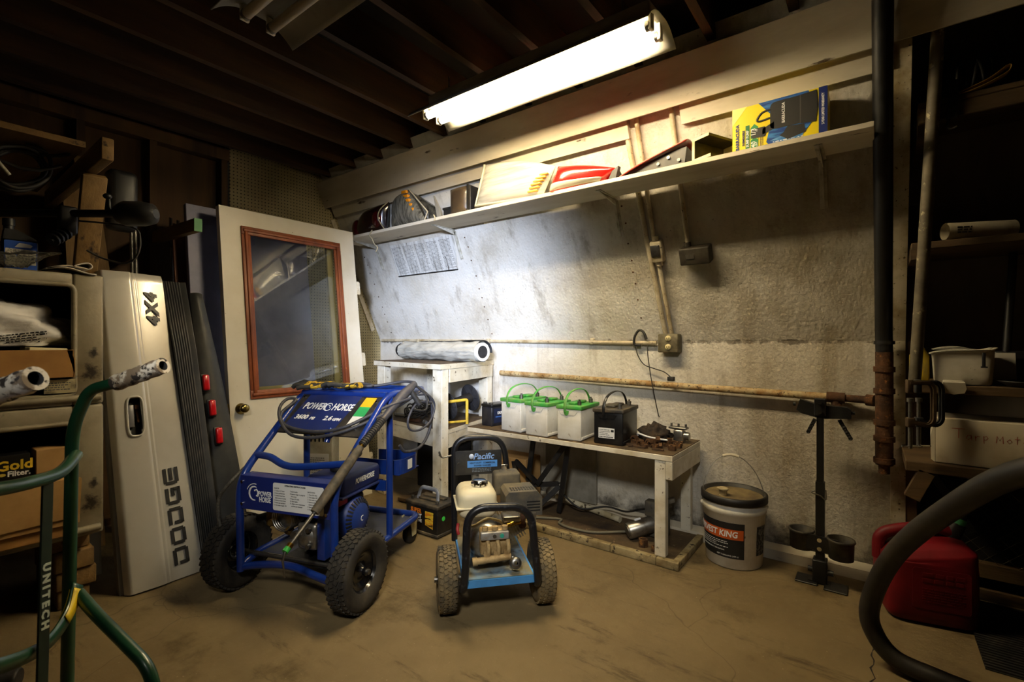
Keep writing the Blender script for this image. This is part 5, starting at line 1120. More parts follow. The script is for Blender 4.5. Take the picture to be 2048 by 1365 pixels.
# ---------------------------------------------------------------- batteries
m_batwhite = mat('white_battery_case', 'dfdcd2', 0.42, col2='c9c4b4', vs=6, col3='8a7a5c', vs3=30, lo3=0.66, hi3=0.74)
m_batgreen = mat('green_battery_lid', '38983a', 0.5, col2='79924f', vs=12, lo=0.45, hi=0.75)
m_batblack = mat('black_battery_case', '121213', 0.35, col2='2a2824', vs=12, lo=0.5, hi=0.75)
m_batdust = mat('dusty_black_lid', '262422', 0.6, col2='6b5d46', vs=10, lo=0.4, hi=0.7)
m_lead = mat('lead_post', '7d7a74', 0.45, 0.8, col2='4d4639', vs=40)
def battery(name, label, o, ang, w, d, h, m_case, m_lid, m_handle, caps, group=None):
    t = thing(name, label, 'battery', o, R(ang), group)
    mb = MB(); mb.box((0, 0, 0), (w, d, h), bev=0.006); mb.box((-0.004, 0.008, h*0.03), (w+0.004, d-0.008, h*0.12), bev=0.003); mb.build('case', m_case, t)
    mb = MB(); mb.box((-0.006, -0.006, h-0.004), (w+0.006, d+0.006, h+0.018), bev=0.004); mb.build('lid', m_lid, t)
    for y0 in (0.05, d-0.115):
        mb = MB(); mb.box((w*0.30, y0, h+0.018), (w*0.62, y0+0.075, h+0.032), bev=0.006); mb.build('cell_cap', caps, t)
    for y in (0.045, d-0.045):
        mb = MB(); mb.cyl((w*0.80, y, h+0.018), (w*0.80, y, h+0.034), 0.012, 12); mb.cyl((w*0.80, y, h+0.03), (w*0.80, y, h+0.052), 0.006, 8); mb.cyl((w*0.80, y, h+0.034), (w*0.80, y, h+0.042), 0.013, 6); mb.build('terminal', m_lead, t)
    pts = spline([(w*0.36, -0.009, h-0.02), (w*0.37, -0.009, h+0.035), (w*0.42, 0.03, h+0.085), (w*0.5, d*0.45, h+0.105), (w*0.56, d*0.8, h+0.09), (w*0.6, d-0.005, h+0.045), (w*0.6, d+0.009, h)], 6)
    mb = MB(); mb.tube(pts, 0.0085, 10, flat=0.35); mb.build('handle', m_handle, t)
    mb = MB(); mb.prism([(-0.016, 0.0), (0.016, 0.0), (0.014, -0.018), (0.006, -0.026), (-0.006, -0.026), (-0.014, -0.018)], 0, 0.004, frame((w*0.40, -0.002, h-0.012), (1, 0, 0), (0, 0, 1))); mb.build('front_tab', m_handle, t)
    mb = MB(); mb.prism([(-0.055, 0.0), (0.06, 0.0), (0.045, -0.022), (-0.04, -0.022)], -0.001, 0.002, frame((w*0.45, -0.001, h-0.014), (1, 0, 0), (0, 0, 1))); mb.build('molded_recess', m_case, t)
    return t
GB = 'green-lidded batteries on the bench'
battery('car_battery', 'leftmost white battery with green lid, beside the small dark battery', (-1.91, 2.420, BZ+0.001), -5, 0.165, 0.25, 0.188, m_batwhite, m_batgreen, m_batgreen, m_batgreen, GB)
battery('car_battery', 'middle one of the three white batteries with green lids', (-1.70, 2.393, BZ+0.001), -2, 0.160, 0.25, 0.182, m_batwhite, m_batgreen, m_batgreen, m_batgreen, GB)
battery('car_battery', 'rightmost white battery with green lid, next to the black battery', (-1.474, 2.394, BZ+0.001), 4, 0.150, 0.25, 0.180, m_batwhite, m_batgreen, m_batgreen, m_batgreen, GB)
bk = battery('car_battery', 'all-black battery with a white label beside the rusty nuts', (-1.252, 2.420, BZ+0.001), 5, 0.168, 0.25, 0.178, m_batblack, m_batdust, m_batblack, m_batdust)
F = Matrix.Translation(bk.location) @ Matrix.Rotation(R(5), 4, 'Z') @ frame((0.075, -0.001, 0.062), (1, 0, 0), (0, 0, 1))
mb = MB(M=F); mb.box((-0.046, -0.028, 0.0), (0.046, 0.028, 0.0015)); q = mb.build('white_sticker', m_white_paper, bk, world=True)
lines(bk, F @ Matrix.Translation((-0.010, 0.004, 0.0015)), 0.06, 0.036, 4, m_black_ink, 9, 0.4, world=True)
lines(bk, F @ Matrix.Translation((0.0, -0.021, 0.0015)), 0.08, 0.008, 1, m_black_ink, 10, 0.7, world=True)
mb = MB(M=F); mb.box((0.026, 0.008, 0.0014), (0.042, 0.02, 0.0022)); mb.build('print_block', m_black_ink, bk, world=True)
t = thing('small_battery', 'small dark-blue battery at the left end of the bench', 'battery', (-2.125, 2.478, BZ+0.001), R(-6))
mb = MB(); mb.box((0, 0, 0), (0.098, 0.17, 0.128), bev=0.005); cs = mb.build('case', mat('navy_black_case', '15161d', 0.35, col2='2a2a2e', vs=12), t)
mb = MB(); mb.box((-0.003, -0.003, 0.128), (0.101, 0.173, 0.146), bev=0.005); mb.build('lid', m_batblack, t)
for x in (0.02, 0.078):
    mb = MB(); mb.box((x-0.01, 0.004, 0.146), (x+0.01, 0.024, 0.158), bev=0.002); mb.build('terminal', m_lead, t)
mb = MB(); mb.box((0.098, 0.02, 0.02), (0.0995, 0.15, 0.115)); mb.build('side_label', mat('dark_blue_label', '1a2340', 0.4), t)
text('DURA', 0.024, m_white_ink, t, frame((0.1, 0.085, 0.085), (0, 1, 0), (0, 0, 1)), bold=0.0008)
lines(t, frame((0.0996, 0.085, 0.06), (0, 1, 0), (0, 0, 1)), 0.10, 0.012, 1, mat('blue_print', '3f6fc2', 0.5), 11, 0.6)
# battery on the floor
t = thing('car_battery', 'black battery with a grey carry handle and orange label on the floor', 'battery', (-2.235, 1.915, 0.001), R(2))
w, d, h = 0.255, 0.17, 0.165
mb = MB(); mb.box((0, 0, 0), (w, d, h), bev=0.005); mb.build('case', m_batblack, t)
mb = MB(); mb.box((-0.005, -0.005, 0.008), (w+0.005, d+0.005, 0.024), bev=0.003); mb.build('foot_ledge', m_batdust, t)
mb = MB(); mb.box((-0.004, -0.004, h-0.002), (w+0.004, d+0.004, h+0.02), bev=0.005); mb.box((0.05, 0.05, h+0.02), (0.20, 0.085, h+0.032), bev=0.004); mb.box((0.04, 0.10, h+0.02), (0.21, 0.135, h+0.032), bev=0.004); mb.build('lid', m_batdust, t)
mb = MB(); mb.tube(fillet([(0.045, 0.055, h+0.02), (0.05, 0.075, h+0.085), (0.19, 0.075, h+0.085), (0.205, 0.055, h+0.02)], 0.03, 5), 0.012, 10, flat=0.5); mb.build('handle', mat('blue_grey_handle', '7d8597', 0.5, col2='5f6470', vs=14), t)
for x in (0.025, 0.225):
    mb = MB(); mb.cyl((x, 0.03, h+0.02), (x, 0.03, h+0.04), 0.009, 10); mb.build('terminal', m_lead, t)
F = frame((0.13, -0.0012, 0.10), (1, 0, 0), (0, 0, 1))
mb = MB(M=F); mb.prism([(0.03, 0.045), (0.095, 0.045), (0.09, -0.05), (0.03, -0.035)], 0, 0.0012); q = mb.build('orange_label', mat('orange_flame_print', 'd9821f', 0.5, col2='e8c43a', vs=30, lo=0.45, hi=0.55, stretch=(0.4, 1, 2), col3='3a1c08', vs3=40, lo3=0.55, hi3=0.62), t)
text('SUPER', 0.036, mat('orange_print', 'e07a1e', 0.5), t, F @ Matrix.Translation((-0.045, 0.036, 0.001)), bold=0.0012, sx=0.85)
text('START', 0.036, m_white_ink, t, F @ Matrix.Translation((-0.05, 0.006, 0.001)), bold=0.0012, sx=0.95)
text('EXTREME', 0.022, m_white_ink, t, F @ Matrix.Translation((-0.045, -0.02, 0.001)), bold=0.0008)
mb = MB(); mb.cyl((w+0.0, 0.05, 0.105), (w+0.0012, 0.05, 0.105), 0.013, 18); gd = mb.build('green_dot', mat('bright_green_sticker', '3fd24f', 0.5), t)

# ---------------------------------------------------------------- heap at the right end of the bench
m_oilrag = mat('oily_dark_rag', '1f1710', 0.9, col2='3a2a18', vs=18, bump=0.5, col3='8a6f3a', vs3=10, lo3=0.68, hi3=0.74)
mb = MB(); mb.ell((-0.985, 2.64, BZ+0.045), (0.085, 0.07, 0.055), 28, 16, wob=0.55, seed=4, fr=9); mb.v = [Vector((v.x, v.y, max(BZ+0.001, v.z))) for v in mb.v]
single('oily_rag', mb, m_oilrag, 'oily dark rag bunched up behind the rusty nuts', 'rag')
t = thing('carburetor', 'dull metal carburetor lying behind the rusty nuts', 'carburetor', (-0.885, 2.70, BZ))
mb = MB(); mb.box((-0.905, 2.70, BZ+0.001), (-0.845, 2.75, BZ+0.075), bev=0.012); mb.cyl((-0.85, 2.725, BZ+0.04), (-0.82, 2.725, BZ+0.04), 0.022, 14); mb.build('body', m_alu, t, world=True)
mb = MB(); mb.box((-0.93, 2.70, BZ+0.076), (-0.83, 2.75, BZ+0.088), bev=0.004)
for x in (-0.92, -0.88, -0.84): mb.cyl((x, 2.725, BZ+0.088), (x, 2.725, BZ+0.105), 0.006, 8)
mb.build('flange', m_steel, t, world=True)
mb = MB(); mb.tube(spline([(-1.052, 2.56, BZ+0.045), (-1.045, 2.55, BZ+0.058), (-0.99, 2.54, BZ+0.048), (-0.93, 2.545, BZ+0.042), (-0.885, 2.56, BZ+0.038)], 5), 0.005, 8); single('bent_rod', mb, m_white_paper, 'thin white bent rod lying across the oily rag', 'rod')
m_nut = mat('rusty_nut', '5a3c20', 0.8, 0.3, col2='2e2015', vs=20, lo=0.35, hi=0.7, col3='8f6230', vs3=40, lo3=0.56, hi3=0.66)
nut_mb = MB()
def hexring(mb, ro, ri, h):
    n = 6; k = 12
    vo = [(ro*math.cos(2*math.pi*i/k if False else 2*math.pi*(i//2)/n + (0 if i % 2 == 0 else math.pi/n)) * (1 if i % 2 == 0 else math.cos(math.pi/n)), ro*math.sin(2*math.pi*(i//2)/n + (0 if i % 2 == 0 else math.pi/n)) * (1 if i % 2 == 0 else math.cos(math.pi/n))) for i in range(k)]
    vi = [(ri*math.cos(2*math.pi*i/k), ri*math.sin(2*math.pi*i/k)) for i in range(k)]
    vs = [(a, b, 0) for a, b in vo] + [(a, b, h) for a, b in vo] + [(a, b, 0) for a, b in vi] + [(a, b, h) for a, b in vi]
    fs = []
    for i in range(k):
        j = (i+1) % k
        fs += [(i, j, k+j, k+i), (k+i, k+j, 3*k+j, 3*k+i), (3*k+i, 3*k+j, 2*k+j, 2*k+i), (2*k+i, 2*k+j, j, i)]
    mb.add(vs, fs)
hexring(nut_mb, 0.019, 0.011, 0.026)
NL = 'rusty hex nut lying in the heap on the right end of the bench'
nut0 = tag(nut_mb.build('hex_nut', m_nut), NL, 'nut', 'rusty nuts heaped on the bench')
rnd = random.Random(11)
nuts = [(-1.02, 2.52, 0, 0), (-0.965, 2.50, 1, 0), (-0.925, 2.485, 0, 0), (-0.90, 2.52, 1, 0), (-0.94, 2.545, 0, 0), (-0.985, 2.55, 1, 0), (-0.865, 2.55, 0, 0), (-0.86, 2.60, 1, 0), (-0.90, 2.58, 0, 0), (-0.945, 2.505, 0, 1), (-0.915, 2.525, 1, 1), (-0.88, 2.57, 0, 1), (-1.06, 2.54, 0, 0), (-1.075, 2.585, 1, 0), (-0.975, 2.465, 0, 0), (-0.845, 2.64, 0, 0), (-0.84, 2.50, 0, 0), (-1.0, 2.485, 1, 0), (-0.835, 2.575, 0, 0)]
for i, (x, y, side_, lv) in enumerate(nuts):
    o = nut0 if i == 0 else nut0.copy()
    if i: C.objects.link(o)
    o.location = (x, y, BZ + 0.0005 + lv*0.027 + (0.0165 if side_ else 0)); o.rotation_euler = (R(90) if side_ else 0, 0, rnd.uniform(0, 6.2))
    s_ = rnd.uniform(0.8, 1.15) if lv == 0 else 0.85; o.scale = (s_, s_, s_*rnd.uniform(0.7, 1.1))
    if side_: o.location.z = BZ + 0.0005 + lv*0.03 + 0.0165*s_
m_scrap = mat('rusty_scrap_bar', '50371f', 0.85, col2='2a1d12', vs=18)
for i, (x, y, l, a) in enumerate(((-1.06, 2.50, 0.09, 25), (-1.0, 2.455, 0.07, -10), (-1.03, 2.475, 0.085, 50), (-0.9, 2.455, 0.06, 5))):
    d = Vector((math.cos(R(a)), math.sin(R(a)), 0))*l/2; mb = MB(); mb.beam(Vector((x, y, BZ+0.0055))-d, Vector((x, y, BZ+0.0055))+d, 0.013, 0.008)
    single('scrap_bar', mb, m_scrap, 'short rusty flat bar at the front of the heap of nuts', 'metal bar', 'rusty flat bars by the nuts')
# ---------------------------------------------------------------- under the bench
m_angle = mat('black_angle_iron', '141518', 0.5, col2='3a3226', vs=14, lo=0.5, hi=0.75)
t = thing('steel_frame', 'folded black angle-iron stand under the middle of the bench', 'stand', (-1.65, 2.6, 0))
def bars(nm, L_):
    for a, b in L_:
        mb = MB(); mb.beam(a, b, 0.03, 0.012, up=(0, 1, 0)); mb.beam(Vector(a)+Vector((0, 0.015, 0)), Vector(b)+Vector((0, 0.015, 0)), 0.006, 0.03, up=(0, 1, 0)); mb.build(nm, m_angle, t, world=True)
bars('leg', [((-1.755, 2.56, 0.515), (-1.80, 2.56, 0.22)), ((-1.49, 2.53, 0.515), (-1.70, 2.52, 0.225)), ((-1.49, 2.55, 0.515), (-1.59, 2.60, 0.05)), ((-1.86, 2.50, 0.355), (-1.71, 2.52, 0.235)), ((-1.87, 2.50, 0.35), (-1.82, 2.52, 0.045)), ((-1.575, 2.58, 0.22), (-1.72, 2.50, 0.05))])
bars('cross_bar', [((-1.755, 2.575, 0.50), (-1.48, 2.545, 0.495)), ((-1.82, 2.52, 0.20), (-1.58, 2.58, 0.235))])
t = thing('gear_motor', 'silver gear motor with a short lever on the bench base board', 'motor', (-1.0, 2.6, 0.036))
mb = MB(); m0, m1 = Vector((-1.085, 2.50, 0.081)), Vector((-0.985, 2.605, 0.115)); mb.tube([m0, m0.lerp(m1, 0.05), m1], [0.040, 0.044, 0.044], 24); mb.build('motor_can', m_alu, t, world=True)
mb = MB(); mb.cyl(m0 - (m1-m0).normalized()*0.004, m0, 0.03, 20); mb.build('end_cap', m_steel, t, world=True)
mb = MB(); mb.box((-1.02, 2.60, 0.036), (-0.915, 2.70, 0.17), bev=0.015); mb.cyl((-0.97, 2.65, 0.16), (-0.97, 2.65, 0.20), 0.03, 14); mb.build('gearbox', m_muff, t, world=True)
mb = MB(); mb.beam((-1.0, 2.62, 0.205), (-0.88, 2.66, 0.255), 0.05, 0.022, bev=0.004); mb.box((-1.03, 2.60, 0.15), (-0.97, 2.66, 0.235), bev=0.006); mb.build('lever', m_muff, t, world=True)
mb = MB(); mb.box((-0.018, -0.010, 0), (0.018, 0.010, 0.0012), frame(m0.lerp(m1, 0.6) + Vector((-0.02, -0.02, 0.038)), (0.7, 0.7, 0.2), (-0.4, 0.3, 0.6))); mb.build('rating_label', m_white_paper, t, world=True)
m_cord = mat('dusty_grey_cord', '5f5a4a', 0.7)
mb = MB(); mb.tube(spline([(-1.86, 2.33, 0.0085), (-1.78, 2.37, 0.052), (-1.67, 2.45, 0.0435), (-1.53, 2.52, 0.0435), (-1.50, 2.46, 0.0435), (-1.40, 2.435, 0.0435), (-1.27, 2.46, 0.0435), (-1.14, 2.545, 0.052), (-1.075, 2.575, 0.06)], 8), 0.0075, 8)
single('power_cord', mb, m_cord, 'grey cord snaking over the bench base board to the gear motor', 'cord')
mb = MB(); mb.tube(spline([(-1.59, 2.64, 0.16), (-1.48, 2.68, 0.075), (-1.33, 2.74, 0.10), (-1.20, 2.73, 0.10), (-1.09, 2.68, 0.15), (-1.04, 2.66, 0.17)], 8), 0.006, 8)
single('power_cord', mb, m_rubber, 'black cord looping behind the gear motor', 'cord')
mb = MB(); mb.tube([(-1.72, 2.79, 0.075), (-1.22, 2.70, 0.056)], 0.019, 12); single('white_pole', mb, mat('chipped_white_pole', 'c5bda4', 0.55, col2='9c8f6e', vs=8, col3='2a2013', vs3=18, lo3=0.60, hi3=0.65), 'chipped white pole lying behind the gear motor', 'pole')
for i, (x, y, lab) in enumerate(((-0.985, 2.47, 'larger nut standing on the bench base board by the leg'), (-0.915, 2.45, 'smaller nut on the bench base board beside the leg'))):
    mb = MB(); hexring(mb, 0.026 - 0.006*i, 0.015 - 0.004*i, 0.04 - 0.014*i); o = single('hex_nut', mb, m_nut, lab, 'nut'); o.location = (x, y, 0.0345)

# ---------------------------------------------------------------- bucket
t = thing('bucket', 'white bucket with dusty black lid and orange-banded label beside the bench', 'bucket', (-0.582, 2.68, 0.001))
m_bucket = mat('dirty_white_bucket', 'd9d4c4', 0.45, col2='b8ad92', vs=6, lo=0.45, hi=0.75, col3='6b5b3c', vs3=20, lo3=0.66, hi3=0.74)
mb = MB(); mb.lathe([(0.0, 0.0), (0.130, 0.0), (0.134, 0.006), (0.146, 0.265), (0.152, 0.268), (0.154, 0.292), (0.147, 0.296), (0.150, 0.335)], 48); mb.build('pail', m_bucket, t)
mb = MB(); mb.lathe([(0.0, 0.334), (0.138, 0.334), (0.142, 0.352), (0.150, 0.355), (0.158, 0.350), (0.158, 0.318), (0.152, 0.316)], 48); mb.build('lid', [mat('black_lid_dusty', '161616', 0.5, col2='2a2620', vs=10)], t)
mb = MB(); mb.lathe([(0.0, 0.3355), (0.137, 0.3355)], 40); mb.build('lid_dust', mat('tan_dust', '7d6b45', 0.9, col2='4a3d27', vs=7), t)
mb = MB(); mb.lathe([(0.0, 0.375), (0.02, 0.375), (0.026, 0.372), (0.026, 0.366), (0.02, 0.362), (0.018, 0.335)], 18, Matrix.Translation((-0.04, -0.05, 0))); mb.ell((-0.05, -0.05, 0.37), (0.022, 0.014, 0.006), 10, 6); mb.build('spout_cap', mat('dirty_cream_spout', 'b5a680', 0.6, col2='7d6b45', vs=20), t)
hd = [(0.152*math.cos(a), 0.152*math.sin(a)*0.25 + 0.05*math.sin(a), 0.285 + 0.235*math.sin(a)) for a in [math.pi*k/24 for k in range(25)]]
RZ = Matrix.Rotation(R(37-15), 4, 'Z')
hd = [tuple(RZ @ Vector(p)) for p in hd]
mb = MB(); mb.tube(hd, 0.0022, 6); bl = mb.build('wire_bail', m_steel, t)
mb = MB(); mb.tube(hd[10:15], 0.0075, 10); mb.build('grip', mat('cream_grip', 'd4cbb0', 0.5), bl)
for s_ in (0, 24):
    mb = MB(); mb.ell(hd[s_], (0.012, 0.012, 0.012), 10, 6); mb.build('ear', m_bucket, t)
def rad(z): return 0.134 + 0.012*(z-0.006)/0.259
def wraplabel(nm, a0, a1, z0, z1, off, m_, par=None, n=16):
    mb = MB(); mb.surf(lambda u, v: ((rad(z0+(z1-z0)*v)+off)*math.cos(R(a0+(a1-a0)*u)), (rad(z0+(z1-z0)*v)+off)*math.sin(R(a0+(a1-a0)*u)), z0+(z1-z0)*v), n, 2); return mb.build(nm, m_, par or t)
# bucket angles: 0 = +X; the camera sees it from about -104 degrees
CA = -84
lb = wraplabel('black_label', CA-88, CA+26, 0.055, 0.232, 0.0008, m_black_ink)
wraplabel('orange_band', CA-88, CA+24, 0.150, 0.200, 0.0016, mat('orange_band_print', 'c8591d', 0.5), lb)
wraplabel('warning_label', CA+52, CA+82, 0.07, 0.215, 0.0008, mat('grey_warning_print', '7a776c', 0.6, col2='2a2a28', vs=60, lo=0.45, hi=0.5), t, 6)
def wraptext(s, size, z, adeg, m_, par, nm='lettering', **k):
    o = text(s, size, m_, par, Matrix(), nm, ext=0.0003, **k); me = o.data
    for v in me.vertices:
        r_ = rad(z) + 0.0028; a = R(adeg) + v.co.x/r_
        v.co = ((r_+v.co.z)*math.cos(a), (r_+v.co.z)*math.sin(a), z + v.co.y)
    return o
wraptext('HARVEST KING', 0.042, 0.175, CA-36, m_white_ink, lb, sx=0.86, bold=0.001, shear=0.12)
o = lines(lb, Matrix(), 0.17, 0.036, 4, m_white_ink, 12, 0.32, wl=0.06)
for v in o.data.vertices:
    r_ = rad(0.122) + 0.0022 + v.co.z; a = R(CA-38) + v.co.x/r_; v.co = (r_*math.cos(a), r_*math.sin(a), 0.122 + v.co.y)
wraptext('BACK FOR PRODUCT DESCRIPTION', 0.008, 0.092, CA-38, m_white_ink, lb)
wraptext('NET 5 GALLONS (18.9 L)', 0.0095, 0.068, CA-6, m_white_ink, lb)

# ---------------------------------------------------------------- black post with two cups
t = thing('cup_post', 'black steel post with two round rubber cups standing against the wall', 'stand', (-0.203, 2.66, 0))
mb = MB(); mb.box((-0.203-0.018, 2.655, 0.10), (-0.203+0.018, 2.69, 0.47)); mb.build('lower_post', m_blackpaint, t, world=True)
mb = MB(); mb.box((-0.203-0.014, 2.659, 0.30), (-0.203+0.014, 2.686, 0.85)); mb.build('upper_post', m_blackpaint, t, world=True)
mb = MB(); mb.tube(spline([(-0.222, 2.65, 0.43), (-0.235, 2.645, 0.42), (-0.20, 2.648, 0.41), (-0.18, 2.65, 0.395), (-0.18, 2.65, 0.44)], 5), 0.003, 6); mb.build('locking_pin', m_steel, t, world=True)
mb = MB()
for (x, y) in ((-0.255, 2.66), (-0.14, 2.64)): mb.box((x-0.045, y-0.05, 0.0005), (x+0.045, y+0.05, 0.007), bev=0.002, seg=1)
mb.box((-0.25, 2.64, 0.003), (-0.16, 2.68, 0.01)); mb.build('foot_plate', m_blackpaint, t, world=True)
mb = MB(); mb.box((-0.232, 2.635, 0.008), (-0.175, 2.70, 0.11), bev=0.004); mb.cyl((-0.25, 2.65, 0.06), (-0.15, 2.65, 0.06), 0.012, 10); mb.build('foot_bracket', m_blackpaint, t, world=True)
for (x, y) in ((-0.282, 2.70), (-0.122, 2.66)):
    mb = MB(); mb.lathe([(0.045, 0.0), (0.049, 0.0), (0.051, 0.075), (0.057, 0.082), (0.055, 0.09), (0.047, 0.088), (0.045, 0.004)], 26, Matrix.Translation((x, y, 0.135)))
    mb.lathe([(0.0, 0.006), (0.045, 0.006)], 20, Matrix.Translation((x, y, 0.135))); mb.build('cup', mat('dusty_rubber_cup', '22201d', 0.7, col2='4a4232', vs=12), t, world=True)
mb = MB(); mb.beam((-0.275, 2.665, 0.185), (-0.13, 2.64, 0.185), 0.012, 0.07, up=(0, 0, 1)); mb.build('cup_bracket', m_blackpaint, t, world=True)
for z in (0.17, 0.21, 0.80, 0.845):
    mb = MB(); mb.cyl((-0.203, 2.648 if z > 0.5 else 2.632, z), (-0.203, 2.638 if z > 0.5 else 2.622, z), 0.0095, 12); mb.build('bolt', m_chrome, t, world=True)
mb = MB(); mb.box((-0.226, 2.652, 0.78), (-0.18, 2.69, 0.86), bev=0.003, seg=1)
mb.build('head_bracket', m_blackpaint, t, world=True)
mb = MB(); mb.prism([(-0.30, 0.80), (-0.285, 0.852), (-0.215, 0.83), (-0.10, 0.825), (-0.085, 0.815), (-0.085, 0.775), (-0.20, 0.765), (-0.28, 0.785)], 2.67, 2.715, Matrix(((1, 0, 0, 0), (0, 0, 1, 0), (0, 1, 0, 0), (0, 0, 0, 1)))); mb.cyl((-0.305, 2.69, 0.825), (-0.315, 2.69, 0.825), 0.01, 8); mb.cyl((-0.085, 2.69, 0.80), (-0.07, 2.69, 0.80), 0.008, 8); mb.build('clamp_arm', m_blackpaint, t, world=True)
for (a, b) in (((-0.222, 2.655, 0.765), (-0.25, 2.65, 0.70)), ((-0.13, 2.69, 0.765), (-0.085, 2.685, 0.68))):
    mb = MB(); a = Vector(a); b = Vector(b); mb.beam(a, b, 0.016, 0.006, up=(0, 1, 0)); 
    for k in range(4):
        c = a.lerp(b, 0.2+0.25*k); mb.lathe([(0.005, -0.004), (0.009, -0.004), (0.009, 0.004), (0.005, 0.004), (0.005, -0.004)], 12, frame(c, (1, 0, 0), (0, 0, 1)))
    mb.build('holed_strap', m_blackpaint, t, world=True)
# ================================================================ long wall shelf and the lamps on it
t = thing('wall_shelf', 'long white plank shelf on metal brackets high on the leaning wall', 'shelf', (-1.75, 2.42, 1.94))
mb = MB(); mb.box((-3.50, 2.265, 1.938), (0.0, 2.497, 1.960), bev=0.002, seg=1); mb.build('plank', m_plank, t, world=True)
m_brk = mat('grey_shelf_bracket', 'c4c1b6', 0.5, 0.1, col2='99937f', vs=20)
for x in (-3.36, -2.445, -1.18, -0.185):
    mb = MB(); F = slope_frame(x, 1.84, 0.0)
    mb.box((-0.015, -0.11, 0.001), (0.015, 0.10, 0.004), F); mb.box((-0.003, -0.105, 0.003), (0.003, 0.10, 0.013), F)
    mb.box((x-0.015, 2.33, 1.9345), (x+0.015, 2.535, 1.9375)); mb.prism([(2.325, 1.936), (2.54, 1.936), (2.555, 1.90), (2.545, 1.905)], x-0.003, x+0.003, T); mb.build('bracket', m_brk, t, world=True)
SH = 1.961
m_lens = mat('dirty_clear_lens', 'cfcdbf', 0.18, col2='8d897a', vs=14, lo=0.45, hi=0.75, coat=0.5, bump=0.15, bs=25)
m_lensgrey = mat('cracked_grey_lens', '6f6d63', 0.25, col2='3d3b34', vs=20, lo=0.4, hi=0.65, stretch=(4, 1, 0.6), coat=0.4)
m_clearlens = mat('bright_clear_lens', 'c3c1b4', 0.12, col2='8f8c7c', vs=9, lo=0.45, hi=0.7, stretch=(0.25, 1, 3), coat=0.6)
m_redlens2 = mat('red_tail_lens', 'c9201a', 0.2, coat=0.6, col2='a31612', vs=7, stretch=(0.4, 1, 3), lo=0.4, hi=0.6)
m_redlens3 = mat('faded_red_lens', 'b5301f', 0.35, coat=0.3, col2='d0775a', vs=12, lo=0.5, hi=0.75)
m_amber = mat('amber_lens', 'd98a14', 0.25, coat=0.5)
m_smoke = mat('smoked_red_lens', '1c0a08', 0.2, coat=0.6)
m_darkred = mat('dark_red_lens', '3a0a0d', 0.2, coat=0.6)
def patch(Cc, y, bulge, e=2.0):
    """bulging lens between four corners given as (x, z): bottom left, bottom right, top right, top left"""
    a, b, c, d = [Vector((p[0], 0, p[1])) for p in Cc]
    def fn(u, v):
        p = (a*(1-u)+b*u)*(1-v) + (d*(1-u)+c*u)*v
        k = (1-abs(2*u-1)**(e*1.5)) ** 0.6 * (1-abs(2*v-1)**(e*1.5)) ** 0.6
        return Vector((p.x, y - bulge*k, p.z))
    return fn
def housing(Cc, y, depth, shrink=0.75):
    c = [Vector((p[0], y, p[1])) for p in Cc]; m = sum(c, Vector())/4
    bk = [m + (p-m)*shrink + Vector((0, depth, 0)) for p in c]
    for p in bk: p.z = max(SH+0.002, p.z)
    lo = min(p[1] for p in Cc)
    mb = MB(); mb.add(c+bk, [(0, 1, 2, 3), (7, 6, 5, 4), (0, 4, 5, 1), (1, 5, 6, 2), (2, 6, 7, 3), (3, 7, 4, 0)]); return mb
# dark triple tail lamp
t = thing('tail_light', 'dark smoked tail lamp with three round red lenses at the left end of the shelf', 'tail light', (-3.2, 2.38, SH))
Q2 = [(-3.44, SH+0.003), (-3.02, SH+0.008), (-2.985, SH+0.24), (-3.27, SH+0.215)]
mb = MB(); mb.surf(patch(Q2, 2.385, 0.075), 22, 14); mb.build('lens', m_smoke, t, world=True)
housing(Q2, 2.386, 0.05).build('housing', m_blackplastic, t, world=True)
for k, (x, z) in enumerate(((-3.33, 0.075), (-3.20, 0.105), (-3.075, 0.115))):
    mb = MB(); mb.ell((x, 2.345, SH+z), (0.05, 0.036, 0.07), 18, 10); mb.build('round_lens', m_darkred, t, world=True)
mb = MB(); mb.tube(spline([(-2.985, 2.375, SH+0.235), (-3.015, 2.325, SH+0.17), (-3.02, 2.315, SH+0.10), (-2.995, 2.37, SH+0.01)], 5), 0.005, 6); mb.build('lens_rim', mat('pale_rim', '8d8468', 0.5), t, world=True)
# cracked headlight with amber corner
t = thing('headlight', 'grey cracked headlight with an amber corner lens, beside the dark triple tail lamp', 'headlight', (-2.68, 2.35, SH))
Q = [(-2.90, SH+0.004), (-2.52, SH+0.012), (-2.70, SH+0.275), (-2.86, SH+0.235)]
mb = MB(); mb.surf(patch(Q, 2.345, 0.07, 1.6), 20, 16); mb.build('lens', m_lensgrey, t, world=True)
housing(Q, 2.346, 0.06, 0.8).build('housing', m_blackplastic, t, world=True)
mb = MB()
for k in range(5):
    z = SH+0.095+0.035*k; x = -2.635-0.019*k; mb.box((x-0.03, 2.292+0.004*abs(k-2), z), (x+0.022, 2.325, z+0.022), bev=0.004)
mb.build('amber_lens', m_amber, t, world=True)
mb = MB(); mb.tube([(-2.70, 2.335, SH+0.272), (-2.50, 2.335, SH+0.075), (-2.53, 2.33, SH+0.012), (-2.70, 2.315, SH+0.006)], 0.006, 6); mb.build('lens_rim', mat('pale_lens_rim', 'a8a08a', 0.4), t, world=True)
mb = MB(); mb.prism([(-2.69, SH+0.25), (-2.46, SH+0.11), (-2.43, SH+0.02), (-2.52, SH+0.03), (-2.51, SH+0.08)], 2.36, 2.40, Matrix(((1, 0, 0, 0), (0, 0, 1, 0), (0, 1, 0, 0), (0, 0, 0, 1)))); mb.build('side_reflector', mat('dull_reflector', '6d6a5e', 0.3, 0.5, col2='2b2a26', vs=30), t, world=True)
